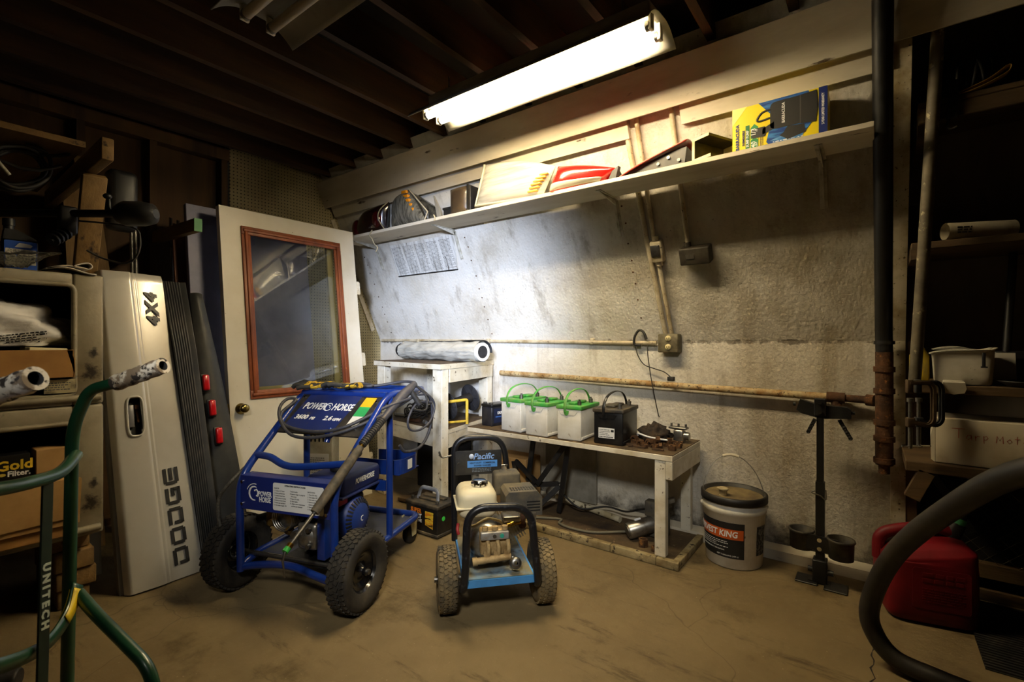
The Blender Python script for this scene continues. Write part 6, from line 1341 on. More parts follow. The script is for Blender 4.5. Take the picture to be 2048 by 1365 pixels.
# bits
mb = MB(); mb.prism([(-2.425, SH+0.001), (-2.395, SH+0.001), (-2.415, SH+0.10), (-2.47, SH+0.19)], 2.36, 2.375, Matrix(((1, 0, 0, 0), (0, 0, 1, 0), (0, 1, 0, 0), (0, 0, 0, 1)))); single('plastic_trim', mb, mat('pale_trim', '8b877b', 0.5), 'thin pale plastic trim standing right of the amber-cornered headlight', 'trim piece')
mb = MB(); mb.box((-2.385, 2.375, SH+0.001), (-2.30, 2.50, SH+0.09), bev=0.003); mb.box((-2.39, 2.37, SH+0.075), (-2.30, 2.505, SH+0.09), bev=0.002); single('small_box', mb, m_dark_in, 'small black box behind the pale trim on the shelf', 'box')
t = thing('marker_lamp', 'brown smoked lamp standing upright beside the large clear headlight', 'lamp', (-2.18, 2.35, SH))
mb = MB(); mb.surf(lambda u, v: (-2.275 + 0.165*u + 0.012*v*(u-0.3), 2.335 - 0.035*(1-abs(2*u-1)**3)*(1-abs(2*v-1)**6), SH+0.004 + 0.185*v - 0.02*(u-0.5)**2*v), 14, 10); mb.build('lens', mat('brown_smoked_lens', '3f3326', 0.3, col2='54452f', vs=10, coat=0.3), t, world=True)
mb = MB(); mb.box((-2.275, 2.336, SH+0.001), (-2.10, 2.44, SH+0.188), bev=0.004); mb.build('housing', m_blackplastic, t, world=True)
mb = MB(); mb.box((-2.115, 2.315, SH+0.003), (-2.103, 2.336, SH+0.188)); mb.build('edge_rim', m_steel, t, world=True)
# big clear headlight
t = thing('headlight', 'large clear headlight glaring white under the lit fixture', 'headlight', (-1.72, 2.34, SH))
Q = [(-2.045, SH+0.035), (-1.535, SH+0.012), (-1.45, SH+0.165), (-1.965, SH+0.285)]
mb = MB(); 
f0 = patch(Q, 2.335, 0.05, 2.2)
mb.surf(lambda u, v: f0(u, v) + Vector((0, 0, 0.03*math.sin(math.pi*u)*v)), 26, 16); mb.build('lens', m_clearlens, t, world=True)
hb = housing(Q, 2.338, 0.07, 0.8); hb.build('housing', mat('yellowed_housing', 'b9b092', 0.5), t, world=True)
mb = MB(); mb.tube([(-1.968, 2.328, SH+0.285), (-2.048, 2.328, SH+0.036), (-1.535, 2.328, SH+0.012)], 0.010, 8); mb.build('lens_rim', mat('cream_rim', 'b8b196', 0.4), t, world=True)
mb = MB()
for k in range(6):
    x = -1.565 + 0.014*k; z = SH+0.035+0.017*k; mb.box((x-0.055, 2.288+0.004*abs(k-2), z), (x+0.012, 2.318, z+0.010), bev=0.003)
mb.build('amber_reflector', mat('amber_reflector', 'd9b04a', 0.3), t, world=True)
mb = MB(); mb.box((-1.98, 2.35, SH+0.0005), (-1.56, 2.44, SH+0.034)); mb.build('foot', m_blackplastic, t, world=True)
# red tail lights
t = thing('tail_light', 'bright red and white tail lamp lying next to the large clear headlight', 'tail light', (-1.28, 2.34, SH))
Q = [(-1.485, SH+0.004), (-1.135, SH+0.003), (-1.055, SH+0.062), (-1.42, SH+0.150)]
f1 = patch(Q, 2.315, 0.055, 2.2)
mb = MB(); mb.surf(lambda u, v: f1(u, v) + Vector((0, 0, 0.012*math.sin(math.pi*u)*v)), 24, 14); mb.build('lens', m_redlens2, t, world=True)
housing(Q, 2.318, 0.12, 0.85).build('housing', m_blackplastic, t, world=True)
mb = MB(); f2 = patch(Q, 2.312, 0.055, 2.2); mb.surf(lambda u, v: f2(0.04 + 0.9*u, 0.06 + 0.26*v) + Vector((0, -0.002, 0)), 20, 4, 0.002); mb.build('white_lens', m_clearlens, t, world=True)
mb = MB(); mb.prism([(-1.11, SH+0.001), (-1.065, SH+0.005), (-1.05, SH+0.07), (-1.085, SH+0.05)], 2.30, 2.33, Matrix(((1, 0, 0, 0), (0, 0, 1, 0), (0, 1, 0, 0), (0, 0, 0, 1)))); mb.build('dark_tab', m_blackplastic, t, world=True)
t = thing('tail_light', 'faded red tail lamp lying open side out with its dark back showing', 'tail light', (-0.9, 2.36, SH))
def shellf(u, v):
    x = -1.045 + 0.345*u; z = SH + 0.012 + 0.115*u**0.75 + 0.0*v
    return Vector((x, 2.275 + 0.15*v, z - 0.03*(2*v-1)**2 * 0.6))
mb = MB(); mb.surf(shellf, 18, 10, 0.006); mb.build('lens', m_redlens3, t, world=True)
mb = MB(); mb.prism([(-1.03, SH+0.002), (-0.715, SH+0.004), (-0.705, SH+0.085), (-0.80, SH+0.075), (-1.03, SH+0.012)], 2.30, 2.415, Matrix(((1, 0, 0, 0), (0, 0, 1, 0), (0, 1, 0, 0), (0, 0, 0, 1)))); mb.build('dark_back', m_blackplastic, t, world=True)
for (x, z) in ((-0.79, 0.05), (-0.84, 0.03), (-0.74, 0.028)):
    mb = MB(); mb.cyl((x, 2.292, SH+z), (x, 2.30, SH+z), 0.008, 10); mb.build('bulb_socket', m_steel, t, world=True)
# wooden trough
t = thing('wooden_trough', 'small dark three-sided wooden trough with pale sawn ends beside the pump carton', 'trough', (-0.62, 2.37, SH))
ta, tb = Vector((-0.635, 2.29, SH+0.052)), Vector((-0.560, 2.45, SH+0.045)); dx = (tb-ta).normalized(); nx = Vector((-dx.y, dx.x, 0))
mb = MB(); TR_ = frame(ta, (-nx.x, -nx.y, 0), (0.25*dx.x*0, 0, 1))
for (a, b) in (((-0.055, -0.048), (-0.04, 0.05)), ((-0.04, -0.048), (0.05, -0.034)), ((-0.055, 0.05), (0.04, 0.062))): mb.box((a[0], a[1], -0.20), (b[0], b[1], -0.002), TR_)
mb.build('boards', mat('black_stained_wood', '2a2414', 0.6, col2='4a3f1f', vs=12), t, world=True)
mb = MB()
for (a, b) in (((-0.055, -0.048), (-0.04, 0.05)), ((-0.04, -0.048), (0.05, -0.034)), ((-0.055, 0.05), (0.04, 0.062))): mb.box((a[0], a[1], -0.002), (b[0], b[1], 0.0), TR_)
mb.build('sawn_end', mat('pale_sawn_end', 'c8bb93', 0.6), t, world=True)
# pump carton
t = thing('pump_carton', 'yellow and blue pump carton on its side at the right end of the shelf', 'box', (-0.33, 2.36, SH))
mb = MB(); mb.box((-0.505, 2.30, SH+0.001), (-0.150, 2.44, SH+0.195), bev=0.0015, seg=1); mb.build('carton', mat('yellow_carton', 'ead21c', 0.4), t, world=True)
F = frame((-0.505, 2.2992, SH+0.001), (1, 0, 0), (0, 0, 1))    # x 0..0.355, y 0..0.194
def decal(poly, m_, nm='printed_shape', z=0.0, par=None):
    mb = MB(M=F); mb.prism(poly, z, z+0.0004); return mb.build(nm, m_, par or t, world=True)
m_pb = mat('blue_print_dark', '163a82', 0.4, col2='3f7fc2', vs=18, lo=0.45, hi=0.6, stretch=(0.5, 1, 2.5))
m_pbl = mat('blue_print_light', '7fb2df', 0.4, col2='3572b8', vs=14, lo=0.4, hi=0.6)
m_navyp = mat('navy_print', '1a2a6b', 0.45)
decal([(0.325, 0.0), (0.355, 0.0), (0.355, 0.194), (0.325, 0.194)], m_navyp, 'navy_stripe')
sw = [(0.105, 0.194), (0.16, 0.125), (0.135, 0.02), (0.15, 0.0), (0.255, 0.0), (0.30, 0.06), (0.31, 0.13), (0.29, 0.194)]
decal(sw, m_pb, 'blue_swirl'); decal([(0.15, 0.022), (0.25, 0.012), (0.285, 0.06), (0.27, 0.05), (0.2, 0.035)], m_pbl, 'light_swirl', 0.0004)
decal([(0.0, 0.194), (0.0, 0.12), (0.06, 0.194)], mat('pale_yellow_print', 'f2e27a', 0.4), 'pale_corner')
m_pk = mat('pump_print', '2b2a2a', 0.45); m_pk2 = mat('pump_print_light', '4a4744', 0.45)
decal(rrect(0.13, 0.115, 0.02, 4, 0.215, 0.125), m_pk, 'printed_pump', 0.0008); decal([(0.262, 0.065), (0.315, 0.06), (0.322, 0.125), (0.318, 0.188), (0.262, 0.183)], m_pk, 'printed_pump', 0.0012); decal([(0.259, 0.066), (0.263, 0.066), (0.263, 0.183), (0.259, 0.183)], m_pk2, 'printed_seam', 0.0016)
decal(rrect(0.055, 0.042, 0.006, 3, 0.105, 0.068), m_pk, 'printed_outlet', 0.0008); decal([(0.12, 0.055), (0.165, 0.07), (0.165, 0.10), (0.12, 0.08)], m_pk, 'printed_neck', 0.0008)
decal([(0.185, 0.035), (0.20, 0.045), (0.215, 0.068), (0.275, 0.062), (0.28, 0.028), (0.215, 0.012), (0.20, 0.025)], m_pk, 'printed_float', 0.0008)
mb = MB(M=F); mb.tube(spline([(0.155, 0.155, 0.001), (0.12, 0.15, 0.001), (0.10, 0.125, 0.001), (0.11, 0.115, 0.001), (0.15, 0.12, 0.001)], 5), 0.004, 6, flat=0.2); mb.build('printed_cord', m_pk, t, world=True)
V = lambda x, y, z=0.0018: F @ Matrix.Translation((x, y, z)) @ Matrix.Rotation(R(90), 4, 'Z')
text('BARRACUDA', 0.019, m_navyp, t, V(0.022, 0.066, 0.0006), bold=0.0006, sx=1.0, world=True)
text('SUBMERSIBLE', 0.0125, m_navyp, t, V(0.046, 0.058, 0.0006), bold=0.0002, sx=0.92, world=True)
gp = decal([(0.054, 0.0), (0.07, 0.0), (0.07, 0.11), (0.054, 0.11)], mat('dark_green_print', '1f6b3a', 0.45), 'green_band')
text('SUMP PUMP', 0.015, m_white_ink, t, V(0.062, 0.052, 0.0007), bold=0.0004, sx=0.92, world=True)
decal([(0.074, 0.0), (0.104, 0.0), (0.104, 0.095), (0.089, 0.11), (0.074, 0.095)], mat('green_badge_print', '2a7d45', 0.45), 'green_badge')
text('40', 0.026, m_white_ink, t, V(0.086, 0.022, 0.0007), bold=0.0006, world=True); text('1/3', 0.026, m_white_ink, t, V(0.086, 0.075, 0.0007), bold=0.0006, world=True)
text('GPM', 0.009, m_white_ink, t, V(0.099, 0.02, 0.0007), world=True); text('HP', 0.009, m_white_ink, t, V(0.099, 0.08, 0.0007), world=True)
mb = MB(M=F); mb.prism([(0.074, 0.04), (0.089, 0.052), (0.104, 0.04), (0.104, 0.045), (0.089, 0.057), (0.074, 0.045)], 0.0004, 0.0009); mb.build('yellow_chevron', mat('lime_print', 'b8d92a', 0.5), t, world=True)
text('BARRACUDA', 0.016, m_white_ink, t, V(0.20, 0.128), bold=0.0003, sx=0.9, world=True)
text('2-YEAR LIMITED WARRANTY', 0.0125, m_white_ink, t, V(0.340, 0.105, 0.0006), bold=0.0004, sx=0.78, world=True)
lines(t, V(0.117, 0.035, 0.0), 0.055, 0.016, 3, m_navyp, 14, 0.4, world=True)
lines(t, F @ Matrix.Translation((0.22, 0.010, 0.0004)), 0.12, 0.014, 2, m_white_ink, 15, 0.5, world=True)
# string and chart
mb = MB(); mb.tube(spline([(-3.02, 2.258, 1.966), (-3.05, 2.256, 1.93), (-3.02, 2.258, 1.90), (-3.0, 2.262, 1.86), (-2.97, 2.268, 1.83), (-2.99, 2.268, 1.80)], 6), 0.0045, 6); single('string', mb, mat('pale_string', 'a99f82', 0.8), 'knotted pale string hanging over the left end of the long shelf', 'string')
mb = MB(); mb.tube(spline([(-2.36, 2.259, 1.975), (-2.345, 2.255, 1.955), (-2.35, 2.254, 1.935)], 4), 0.005, 6); single('string', mb, mat('pale_string_knot', 'a99f82', 0.8), 'small pale string knot on the shelf edge below the brown lamp', 'string')
t = thing('wall_chart', 'old stained printed chart pinned under the long shelf', 'chart', sp(-2.84, 1.8, 0.006))
F = slope_frame(-2.84, 1.80, 0.004)
mb = MB(M=F); mb.prism([(-0.35, 0.125), (0.38, 0.125), (0.33, -0.135), (-0.35, -0.135)], 0, 0.002); mb.build('sheet', mat('stained_chart', 'd6d5cf', 0.6, col2='a39f94', vs=10, lo=0.45, hi=0.68, stretch=(5, 1, 0.4), col3='3a2f22', vs3=7, lo3=0.62, hi3=0.68), t, world=True)
mb = MB(M=F); mb.box((-0.35, -0.14, 0.0), (0.33, -0.133, 0.008)); mb.build('bottom_strip', m_black_ink, t, world=True)
for k in range(5):
    lines(t, F @ Matrix.Translation((-0.27 + 0.135*k, -0.008, 0.002)), 0.115, 0.225, 22, m_grey_ink, 30+k, 0.34, 'printed_column', True, wl=0.11)
# ================================================================ shelving bay on the right
t = thing('shelf_rack', 'dark rough wood shelving in the bay right of the corner post', 'shelving', (0.9, 2.7, 0))
XE = 1.85
def shelf(z, y0, x0, th, m_=m_lumber_shaded, nm='shelf_board'):
    mb = MB(); mb.box((x0, y0, z-th), (XE, y0+0.42, z), bev=0.003, seg=1); return mb.build(nm, m_, t, world=True)
shelf(2.045, 2.42, 0.135, 0.022); 
mb = MB(); mb.box((0.135, 2.42, 1.965), (XE, 2.445, 2.022), bev=0.003, seg=1); mb.build('edge_board', m_lumber_shaded, t, world=True)
mb = MB(); mb.prism([(2.43, 2.02), (2.80, 2.02), (2.80, 1.90), (2.47, 1.93)], 0.135, 0.165, T); mb.build('cleat', m_lumber_shaded, t, world=True)
shelf(1.53, 2.55, 0.12, 0.03); shelf(0.958, 2.518, 0.125, 0.035); shelf(0.648, 2.50, 0.10, 0.04)
mb = MB(); mb.box((0.118, 2.53, 1.46), (0.142, 2.9, 1.499)); mb.build('cleat', m_lumber_shaded, t, world=True)
for (x, y) in ((0.135, 2.88), (1.7, 2.88), (1.7, 2.56)):
    mb = MB(); mb.box((x-0.02, y, 0.0), (x+0.02, y+0.05, 2.02)); mb.build('upright', m_ply, t, world=True)
mb = MB(); mb.beam((0.12, 2.52, 0.50), (0.165, 2.52, 0.61), 0.05, 0.04, up=(0, 1, 0)); mb.build('bracket_block', m_lumber_shaded, t, world=True)
mb = MB(); mb.beam((0.17, 2.84, 0.60), (0.34, 2.88, 0.30), 0.03, 0.03, up=(0, 1, 0)); mb.build('diagonal_brace', m_blackpaint, t, world=True)
# leaning pole
m_pole = mat('flaking_grey_pole', '6d6452', 0.65, col2='4a4336', vs=9, col3='a59a7c', vs3=16, lo3=0.60, hi3=0.64)
mb = MB(); mb.tube([(0.130, 2.545, 0.9595), (0.155, 2.465, 1.50), (0.178, 2.385, 2.04), (0.197, 2.365, 2.49)], 0.0205, 14)
single('metal_pole', mb, m_pole, 'flaking grey metal pole leaning in front of the wood shelves', 'pole')
# upper shelf contents
coil('cable_coil', (0.30, 2.56, 2.138), 0.072, 0.072, 5, 0.006, 'dark cable coil on the top right shelf', 9)
mb = MB(); mb.tube(spline([(0.25, 2.44, 2.052), (0.33, 2.43, 2.075), (0.375, 2.43, 2.105), (0.385, 2.43, 2.10), (0.37, 2.43, 2.08), (0.30, 2.43, 2.052), (0.24, 2.45, 2.05)], 6), 0.022, 10, flat=0.14); single('webbing_strap', mb, mat('yellow_webbing', '8a6a22', 0.8), 'looped yellow webbing strap on the top right shelf', 'strap')
mb = MB(); mb.beam((0.238, 2.414, 2.10), (0.232, 2.414, 1.975), 0.026, 0.008, up=(0, 1, 0)); mb.box((0.213, 2.408, 1.955), (0.245, 2.4195, 1.985), bev=0.003); mb.tube(spline([(0.225, 2.412, 1.958), (0.215, 2.408, 1.935), (0.225, 2.405, 1.918), (0.243, 2.405, 1.922)], 5), 0.004, 6); single('strap_hook', mb, m_rubber, 'black strap end with a hook hanging over the top right shelf edge', 'strap')
# tube
t = thing('carton_tube', 'white cardboard tube lying on the upper middle shelf right of the pole', 'tube', (0.31, 2.6, 1.531))
mb = MB(); mb.cyl((0.225, 2.575, 1.566), (0.43, 2.66, 1.566), 0.034, 24, cap=False); mb.cyl((0.225, 2.575, 1.566), (0.225+0.09, 2.575+0.0373, 1.566), 0.031, 20, cap=False); mb.build('tube', mat('dusty_white_card', 'b3aa94', 0.6, col2='938971', vs=8), t, world=True)
mb = MB(); mb.lathe([(0.0, 0.0), (0.031, 0.0)], 20, frame((0.225+0.06, 2.575+0.0249, 1.566), (0, 0, 1), (0.38, -0.92, 0))); mb.build('dark_bore', m_dark_in, t, world=True)
tdx = Vector((0.205, 0.085, 0)).normalized(); tn = Vector((tdx.y, -tdx.x, 0))
lines(t, frame(Vector((0.27, 2.594, 1.566)) + tn*0.0335, tuple(tdx), (0, 0, 1)), 0.05, 0.03, 3, m_black_ink, 17, 0.6, world=True, ext=0.0012, wl=0.25)
# third shelf
m_yelbottle = mat('yellow_bottle', 'b59a16', 0.35, col2='8a7412', vs=8)
t = thing('spray_bottle', 'white and yellow bottle behind the leaning pole on the third shelf', 'bottle', (0.15, 2.62, 0.959))
mb = MB(M=Matrix.Translation((0.152, 2.68, 0.959))); mb.lathe([(0.0, 0.0), (0.032, 0.0), (0.034, 0.01), (0.033, 0.11), (0.015, 0.145)], 22); mb.build('bottle', m_yelbottle, t, world=True)
mb = MB(M=Matrix.Translation((0.152, 2.68, 0.959))); mb.lathe([(0.016, 0.14), (0.013, 0.16), (0.014, 0.22), (0.0, 0.225)], 16); mb.build('white_neck', m_white_paper, t, world=True)
t = thing('plastic_bin', 'dirty white plastic bin on the shelf above the two clamps', 'bin', (0.27, 2.6, 0.959))
m_bin = mat('dirty_white_bin', 'c6c1b4', 0.45, col2='9a917c', vs=6, lo=0.45, hi=0.75, col3='3b3428', vs3=25, lo3=0.68, hi3=0.73)
mb = MB(M=Matrix.Translation((0.278, 2.612, 0.959)))
pr = [(0.072, 0.0), (0.078, 0.005), (0.085, 0.128), (0.092, 0.130), (0.092, 0.134), (0.082, 0.134), (0.075, 0.008)]
def sqbin(u, v):
    k = v*(len(pr)-1); i = min(len(pr)-2, int(k)); f = k-i; r_ = pr[i][0]*(1-f)+pr[i+1][0]*f; z = pr[i][1]*(1-f)+pr[i+1][1]*f
    a = 2*math.pi*u; c, s_ = math.cos(a), math.sin(a); q = 0.30
    return (r_*1.05*math.copysign(abs(c)**q, c), r_*0.85*math.copysign(abs(s_)**q, s_), z + (0.012*c if z > 0.1 else 0))
mb.surf(sqbin, 64, 24); mb.lathe([(0, 0.003), (0.08, 0.003)], 12); mb.build('bin', m_bin, t, world=True)
mb = MB(); mb.box((0.325, 2.520, 1.03), (0.335, 2.527, 1.085), bev=0.002); mb.box((0.322, 2.518, 1.028), (0.34, 2.528, 1.034)); mb.build('black_clip', m_blackplastic, t, world=True)
mb = MB(); mb.surf(lambda u, v: (0.19 + 0.16*u, 2.53 + 0.13*v, 1.098 + 0.012*math.sin(u*4)*v), 10, 6, 0.003); mb.build('rumpled_lid', m_bin, t, world=True)
mb = MB(M=Matrix.Translation((0.39, 2.69, 0.96)) @ Matrix.Rotation(R(-12), 4, 'X')); mb.box((-0.05, 0.0, 0.0), (0.055, 0.003, 0.125)); mb.box((-0.045, 0.006, 0.0), (0.05, 0.008, 0.12)); single('papers', mb, mat('grey_paper', 'a7a39a', 0.7), 'grey papers standing behind the white bin', 'paper')
mb = MB(M=Matrix.Translation((0.235, 2.520, 0.9605))); mb.prism([(-0.035, -0.012), (-0.033, 0.012), (0.03, 0.012), (0.035, -0.012), (0.03, -0.03), (0.0, -0.037), (-0.03, -0.03)], -0.004, 0.006, frame((0.01, -0.018, 0.0), (1, 0, 0), (0, -0.3, 1))); mb.box((-0.02, -0.005, 0.001), (0.04, 0.03, 0.016), bev=0.004); single('white_cover', mb, mat('cream_cover', 'd0c8b4', 0.4), 'small cream curved plastic cover hanging over the shelf edge below the bin', 'cover')
mb = MB(M=Matrix.Translation((0.45, 2.58, 0.9585))); mb.lathe([(0.0, 0.001), (0.05, 0.001), (0.075, 0.022), (0.080, 0.022), (0.078, 0.019), (0.052, -0.0)], 28); single('metal_dish', mb, m_darkmetal, 'shallow dark metal dish right of the white bin', 'dish')
t = thing('shovel', 'dark long-handled tool standing blade down at the right edge', 'tool', (0.43, 2.8, 0.96))
mb = MB(); mb.tube([(0.425, 2.75, 1.08), (0.45, 2.78, 1.49)], [0.014, 0.013], 12); mb.build('handle', m_blackpaint, t, world=True)
mb = MB(); mb.box((0.385, 2.735, 0.96), (0.50, 2.765, 1.09), bev=0.01); mb.lathe([(0.02, -0.004), (0.028, -0.004), (0.028, 0.004), (0.02, 0.004), (0.02, -0.004)], 18, frame((0.43, 2.734, 1.03), (1, 0, 0), (0, 0, 1))); mb.build('head', m_blackplastic, t, world=True)
# C clamps hung on the third shelf
def c_clamp(label, o, rz, m_):
    t = thing('c_clamp', label, 'clamp', o, rz, None)
    # local: x = reach of the throat, z up; hangs on its upper jaw over the shelf edge
    pts = fillet([(-0.032, 0, 0.0), (0.035, 0, 0.002), (0.045, 0, -0.02), (0.045, 0, -0.145), (0.03, 0, -0.165), (-0.03, 0, -0.15)], 0.02, 5)
    mb = MB()
    for i in range(len(pts)-1): mb.beam(pts[i], pts[i+1] + (pts[i+1]-pts[i]).normalized()*0.003, 0.010, 0.026, up=(0, 1, 0))
    for i in range(len(pts)-1): mb.beam(pts[i], pts[i+1], 0.018, 0.008, up=(0, 1, 0))
    mb.box((-0.042, -0.011, -0.04), (-0.022, 0.011, 0.012), bev=0.003); mb.box((-0.042, -0.012, -0.172), (-0.016, 0.012, -0.135), bev=0.004); mb.build('clamp_frame', m_, t)
    mb = MB(); mb.cyl((-0.029, 0, -0.255), (-0.029, 0, -0.07), 0.0065, 10)
    for k in range(16): mb.cyl((-0.029, 0, -0.25+0.0055*k), (-0.029, 0, -0.247+0.0055*k), 0.0078, 10)
    mb.cyl((-0.029, 0, -0.075), (-0.029, 0, -0.06), 0.011, 12); mb.build('screw', m_steel, t)
    mb = MB(); mb.cyl((-0.029-0.034, -0.022, -0.245), (-0.029+0.05, 0.03, -0.252), 0.003, 8)
    for e in ((-0.063, -0.022, -0.245), (0.021, 0.03, -0.252)): mb.ell(e, (0.0045, 0.0045, 0.0045), 8, 6)
    mb.build('tommy_bar', m_chrome, t)
c_clamp('front rusty brown C-clamp hanging on the shelf beside the corner post', (0.138, 2.430, 0.968), R(20), mat('brown_clamp_iron', '63513a', 0.6, 0.3, col2='463320', vs=18))
c_clamp('rear dark C-clamp hanging just behind the rusty brown one', (0.166, 2.480, 0.966), R(20), mat('dark_clamp_iron', '35383b', 0.5, 0.4, col2='23211f', vs=18))
# white carton with red writing
t = thing('parts_carton', 'long white carton with red handwriting on the lowest wood shelf', 'box', (0.45, 2.6, 0.649))
mb = MB(); TC = Matrix.Translation((0.192, 2.535, 0.650)) @ Matrix.Rotation(R(-4), 4, 'Z')
mb.box((0, 0, 0), (0.46, 0.22, 0.175), TC, bev=0.003); mb.build('carton', mat('stained_white_carton', 'bdb29a', 0.65, col2='9a8a68', vs=4, lo=0.45, hi=0.7), t, world=True)
mb = MB(); mb.prism([(0.0, 0.0), (-0.012, 0.01), (-0.014, 0.10), (0.0, 0.172)], 0.0, 0.20, TC @ Matrix(((1, 0, 0, 0), (0, 0, 1, 0), (0, 1, 0, 0), (0, 0, 0, 1)))); mb.build('end_flap', mat('pale_flap', 'c9bfa8', 0.6), t, world=True)
m_redink = mat('red_ink', 'a33520', 0.6)
def stroke(pts, o, s_=1.0):
    mb = MB(M=TC @ frame((o[0], -0.0006, o[1]), (1, 0, 0), (0, 0, 1))); 
    for p in pts: mb.tube([(a*s_, b*s_, 0) for a, b in p], 0.0010, 5, flat=0.4)
    return mb
glyphs = [([[(-0.016, 0.042), (0.022, 0.043)], [(0.004, 0.042), (0.003, 0.006)]], 0.065), ([[(0.014, 0.02), (0.004, 0.02), (0.0, 0.008), (0.006, 0.003), (0.013, 0.01), (0.014, 0.02), (0.015, 0.003)]], 0.09), ([[(0.0, 0.02), (0.001, 0.002)], [(0.001, 0.012), (0.007, 0.02), (0.013, 0.018)]], 0.115), ([[(0.0, 0.022), (0.001, -0.006)], [(0.0, 0.018), (0.008, 0.022), (0.012, 0.014), (0.006, 0.007), (0.001, 0.008)]], 0.138),
          ([[(0.0, 0.0), (0.002, 0.026), (0.009, 0.010), (0.017, 0.027), (0.018, 0.0)]], 0.172), ([[(0.007, 0.018), (0.0, 0.010), (0.006, 0.002), (0.013, 0.009), (0.007, 0.018)]], 0.20), ([[(0.006, 0.030), (0.006, 0.002)], [(0.0, 0.020), (0.014, 0.021)]], 0.22), ([[(0.007, 0.018), (0.0, 0.010), (0.006, 0.002), (0.013, 0.009), (0.007, 0.018)]], 0.242), ([[(0.0, 0.02), (0.001, 0.002)], [(0.001, 0.018), (0.010, 0.02), (0.009, 0.011), (0.001, 0.010), (0.013, 0.001)]], 0.265)]
for g_, x in glyphs: stroke(g_, (x, 0.098)).build('handwriting', m_redink, t, world=True)
# red gas can
m_red = mat('red_gas_can', '75101a', 0.5, col2='4d0d12', vs=4, lo=0.35, hi=0.7, col3='6b4630', vs3=9, lo3=0.66, hi3=0.76, spec=0.3)
t = thing('gas_can', 'red plastic gas can with a green-banded black spout on the floor', 'gas can', (0.16, 2.64, 0.001), R(13))
mb = MB()
def can(u, v):
    zs = [0.0, 0.012, 0.03, 0.235, 0.27, 0.298, 0.312, 0.318]; ks = [0.80, 0.95, 1.0, 1.0, 0.97, 0.80, 0.60, 0.0]
    k = v*(len(zs)-1); i = min(len(zs)-2, int(k)); f = k-i; s_ = ks[i]*(1-f)+ks[i+1]*f; z = zs[i]*(1-f)+zs[i+1]*f
    a = 2*math.pi*u; c, q = math.cos(a), math.sin(a); e = 0.32
    x = 0.150*s_*math.copysign(abs(c)**e, c); y = 0.135*s_*math.copysign(abs(q)**e, q)
    zz = z + (0.030*(x/0.15) if z > 0.25 else 0)
    return (x, y, zz)
mb.surf(can, 72, 42); mb.build('body', m_red, t)
mb = MB(); mb.tube(fillet([(-0.150, 0.0, 0.20), (-0.150, 0.0, 0.302), (-0.07, 0.0, 0.335), (0.05, 0.0, 0.358), (0.10, 0.0, 0.338)], 0.06, 6), 0.024, 12); mb.build('handle', m_red, t)
mb = MB(); mb.prism(rrect(0.18, 0.16, 0.01, 3, 0.0, 0.15), 0, 0.002, frame((0.02, -0.1345, 0.0), (1, 0, 0), (0, 0, 1))); pn = mb.build('embossed_panel', m_red, t)
lines(t, frame((0.03, -0.1363, 0.195), (1, 0, 0), (0, 0, 1)), 0.14, 0.045, 2, m_red, 18, 0.6, 'embossed_lettering', ext=0.002, wl=0.2)
lines(t, frame((0.03, -0.1363, 0.125), (1, 0, 0), (0, 0, 1)), 0.14, 0.06, 6, m_red, 19, 0.45, 'embossed_lettering', ext=0.0015)
mb = MB(); n0 = Vector((0.105, 0.0, 0.352)); n1 = n0 + Vector((0.012, -0.0, 0.03)); mb.tube([n0 - Vector((0.01, 0, 0.03)), n0, n1], [0.027, 0.027, 0.025], 18); mb.build('cap_collar', m_blackplastic, t)
mb = MB(); n2 = n1 + Vector((0.008, 0, 0.022)); mb.cyl(n1, n2, 0.0215, 18); mb.build('green_band', mat('green_collar', '3c8f5f', 0.5), t)
mb = MB(); mb.tube([n2, n2 + Vector((0.012, 0, 0.035)), n2 + Vector((0.025, 0, 0.075))], [0.018, 0.017, 0.012], 14); mb.build('spout', m_blackplastic, t)
# thick black hose sweeping through the front
mb = MB(); mb.tube(spline([(0.62, 1.0, 0.031), (0.66, 1.15, 0.25), (0.55, 1.30, 0.72), (0.40, 1.42, 0.885), (0.273, 1.583, 0.83), (0.165, 1.80, 0.66), (0.062, 1.98, 0.46), (0.0, 2.09, 0.265), (-0.012, 2.11, 0.14), (0.05, 2.10, 0.048), (0.17, 2.08, 0.0315), (0.34, 2.04, 0.0315), (0.6, 1.95, 0.0315)], 8), 0.030, 18)
single('thick_hose', mb, mat('scuffed_black_hose', '1f1d1b', 0.5, col2='39332a', vs=10, lo=0.42, hi=0.72, stretch=(1, 1, 1)), 'thick black rubber hose arching in front of the red gas can', 'hose')
# expanded wire mesh behind the can
t = thing('wire_mesh', 'expanded metal mesh panel standing behind the gas can', 'mesh panel', (0.6, 2.95, 0.0))
mb = MB(); x0, x1, z0, z1, Y = 0.19, 1.2, 0.16, 0.55, 2.92
cw, ch = 0.030, 0.058
def seg(a, b): mb.tube([a, b], 0.0012, 3, cap=False)
i = 0; x = x0
n_x = int((x1-x0)/cw); n_z = int((z1-z0)/(ch/2))
for i in range(n_x):
    for j in range(n_z):
        xa = x0+cw*i; za = z0+ch/2*j
        seg((xa, Y, za + (ch/2 if (i+j) % 2 else 0)), (xa+cw, Y, za + (0 if (i+j) % 2 else ch/2)))
mb.build('mesh', mat('dull_mesh_wire', '4c4536', 0.6, 0.4), t, world=True)
mb = MB(); mb.box((x0-0.01, Y-0.015, 0.10), (x1, Y+0.03, 0.16)); mb.box((x0-0.01, Y-0.012, 0.0), (x1, Y+0.03, 0.045)); mb.build('rail', m_lumber_shaded, t, world=True)
mb = MB(); mb.box((0.20, 2.96, 0.001), (1.2, 3.0, 0.5)); mb.build('backing', m_dark_in, t, world=True)
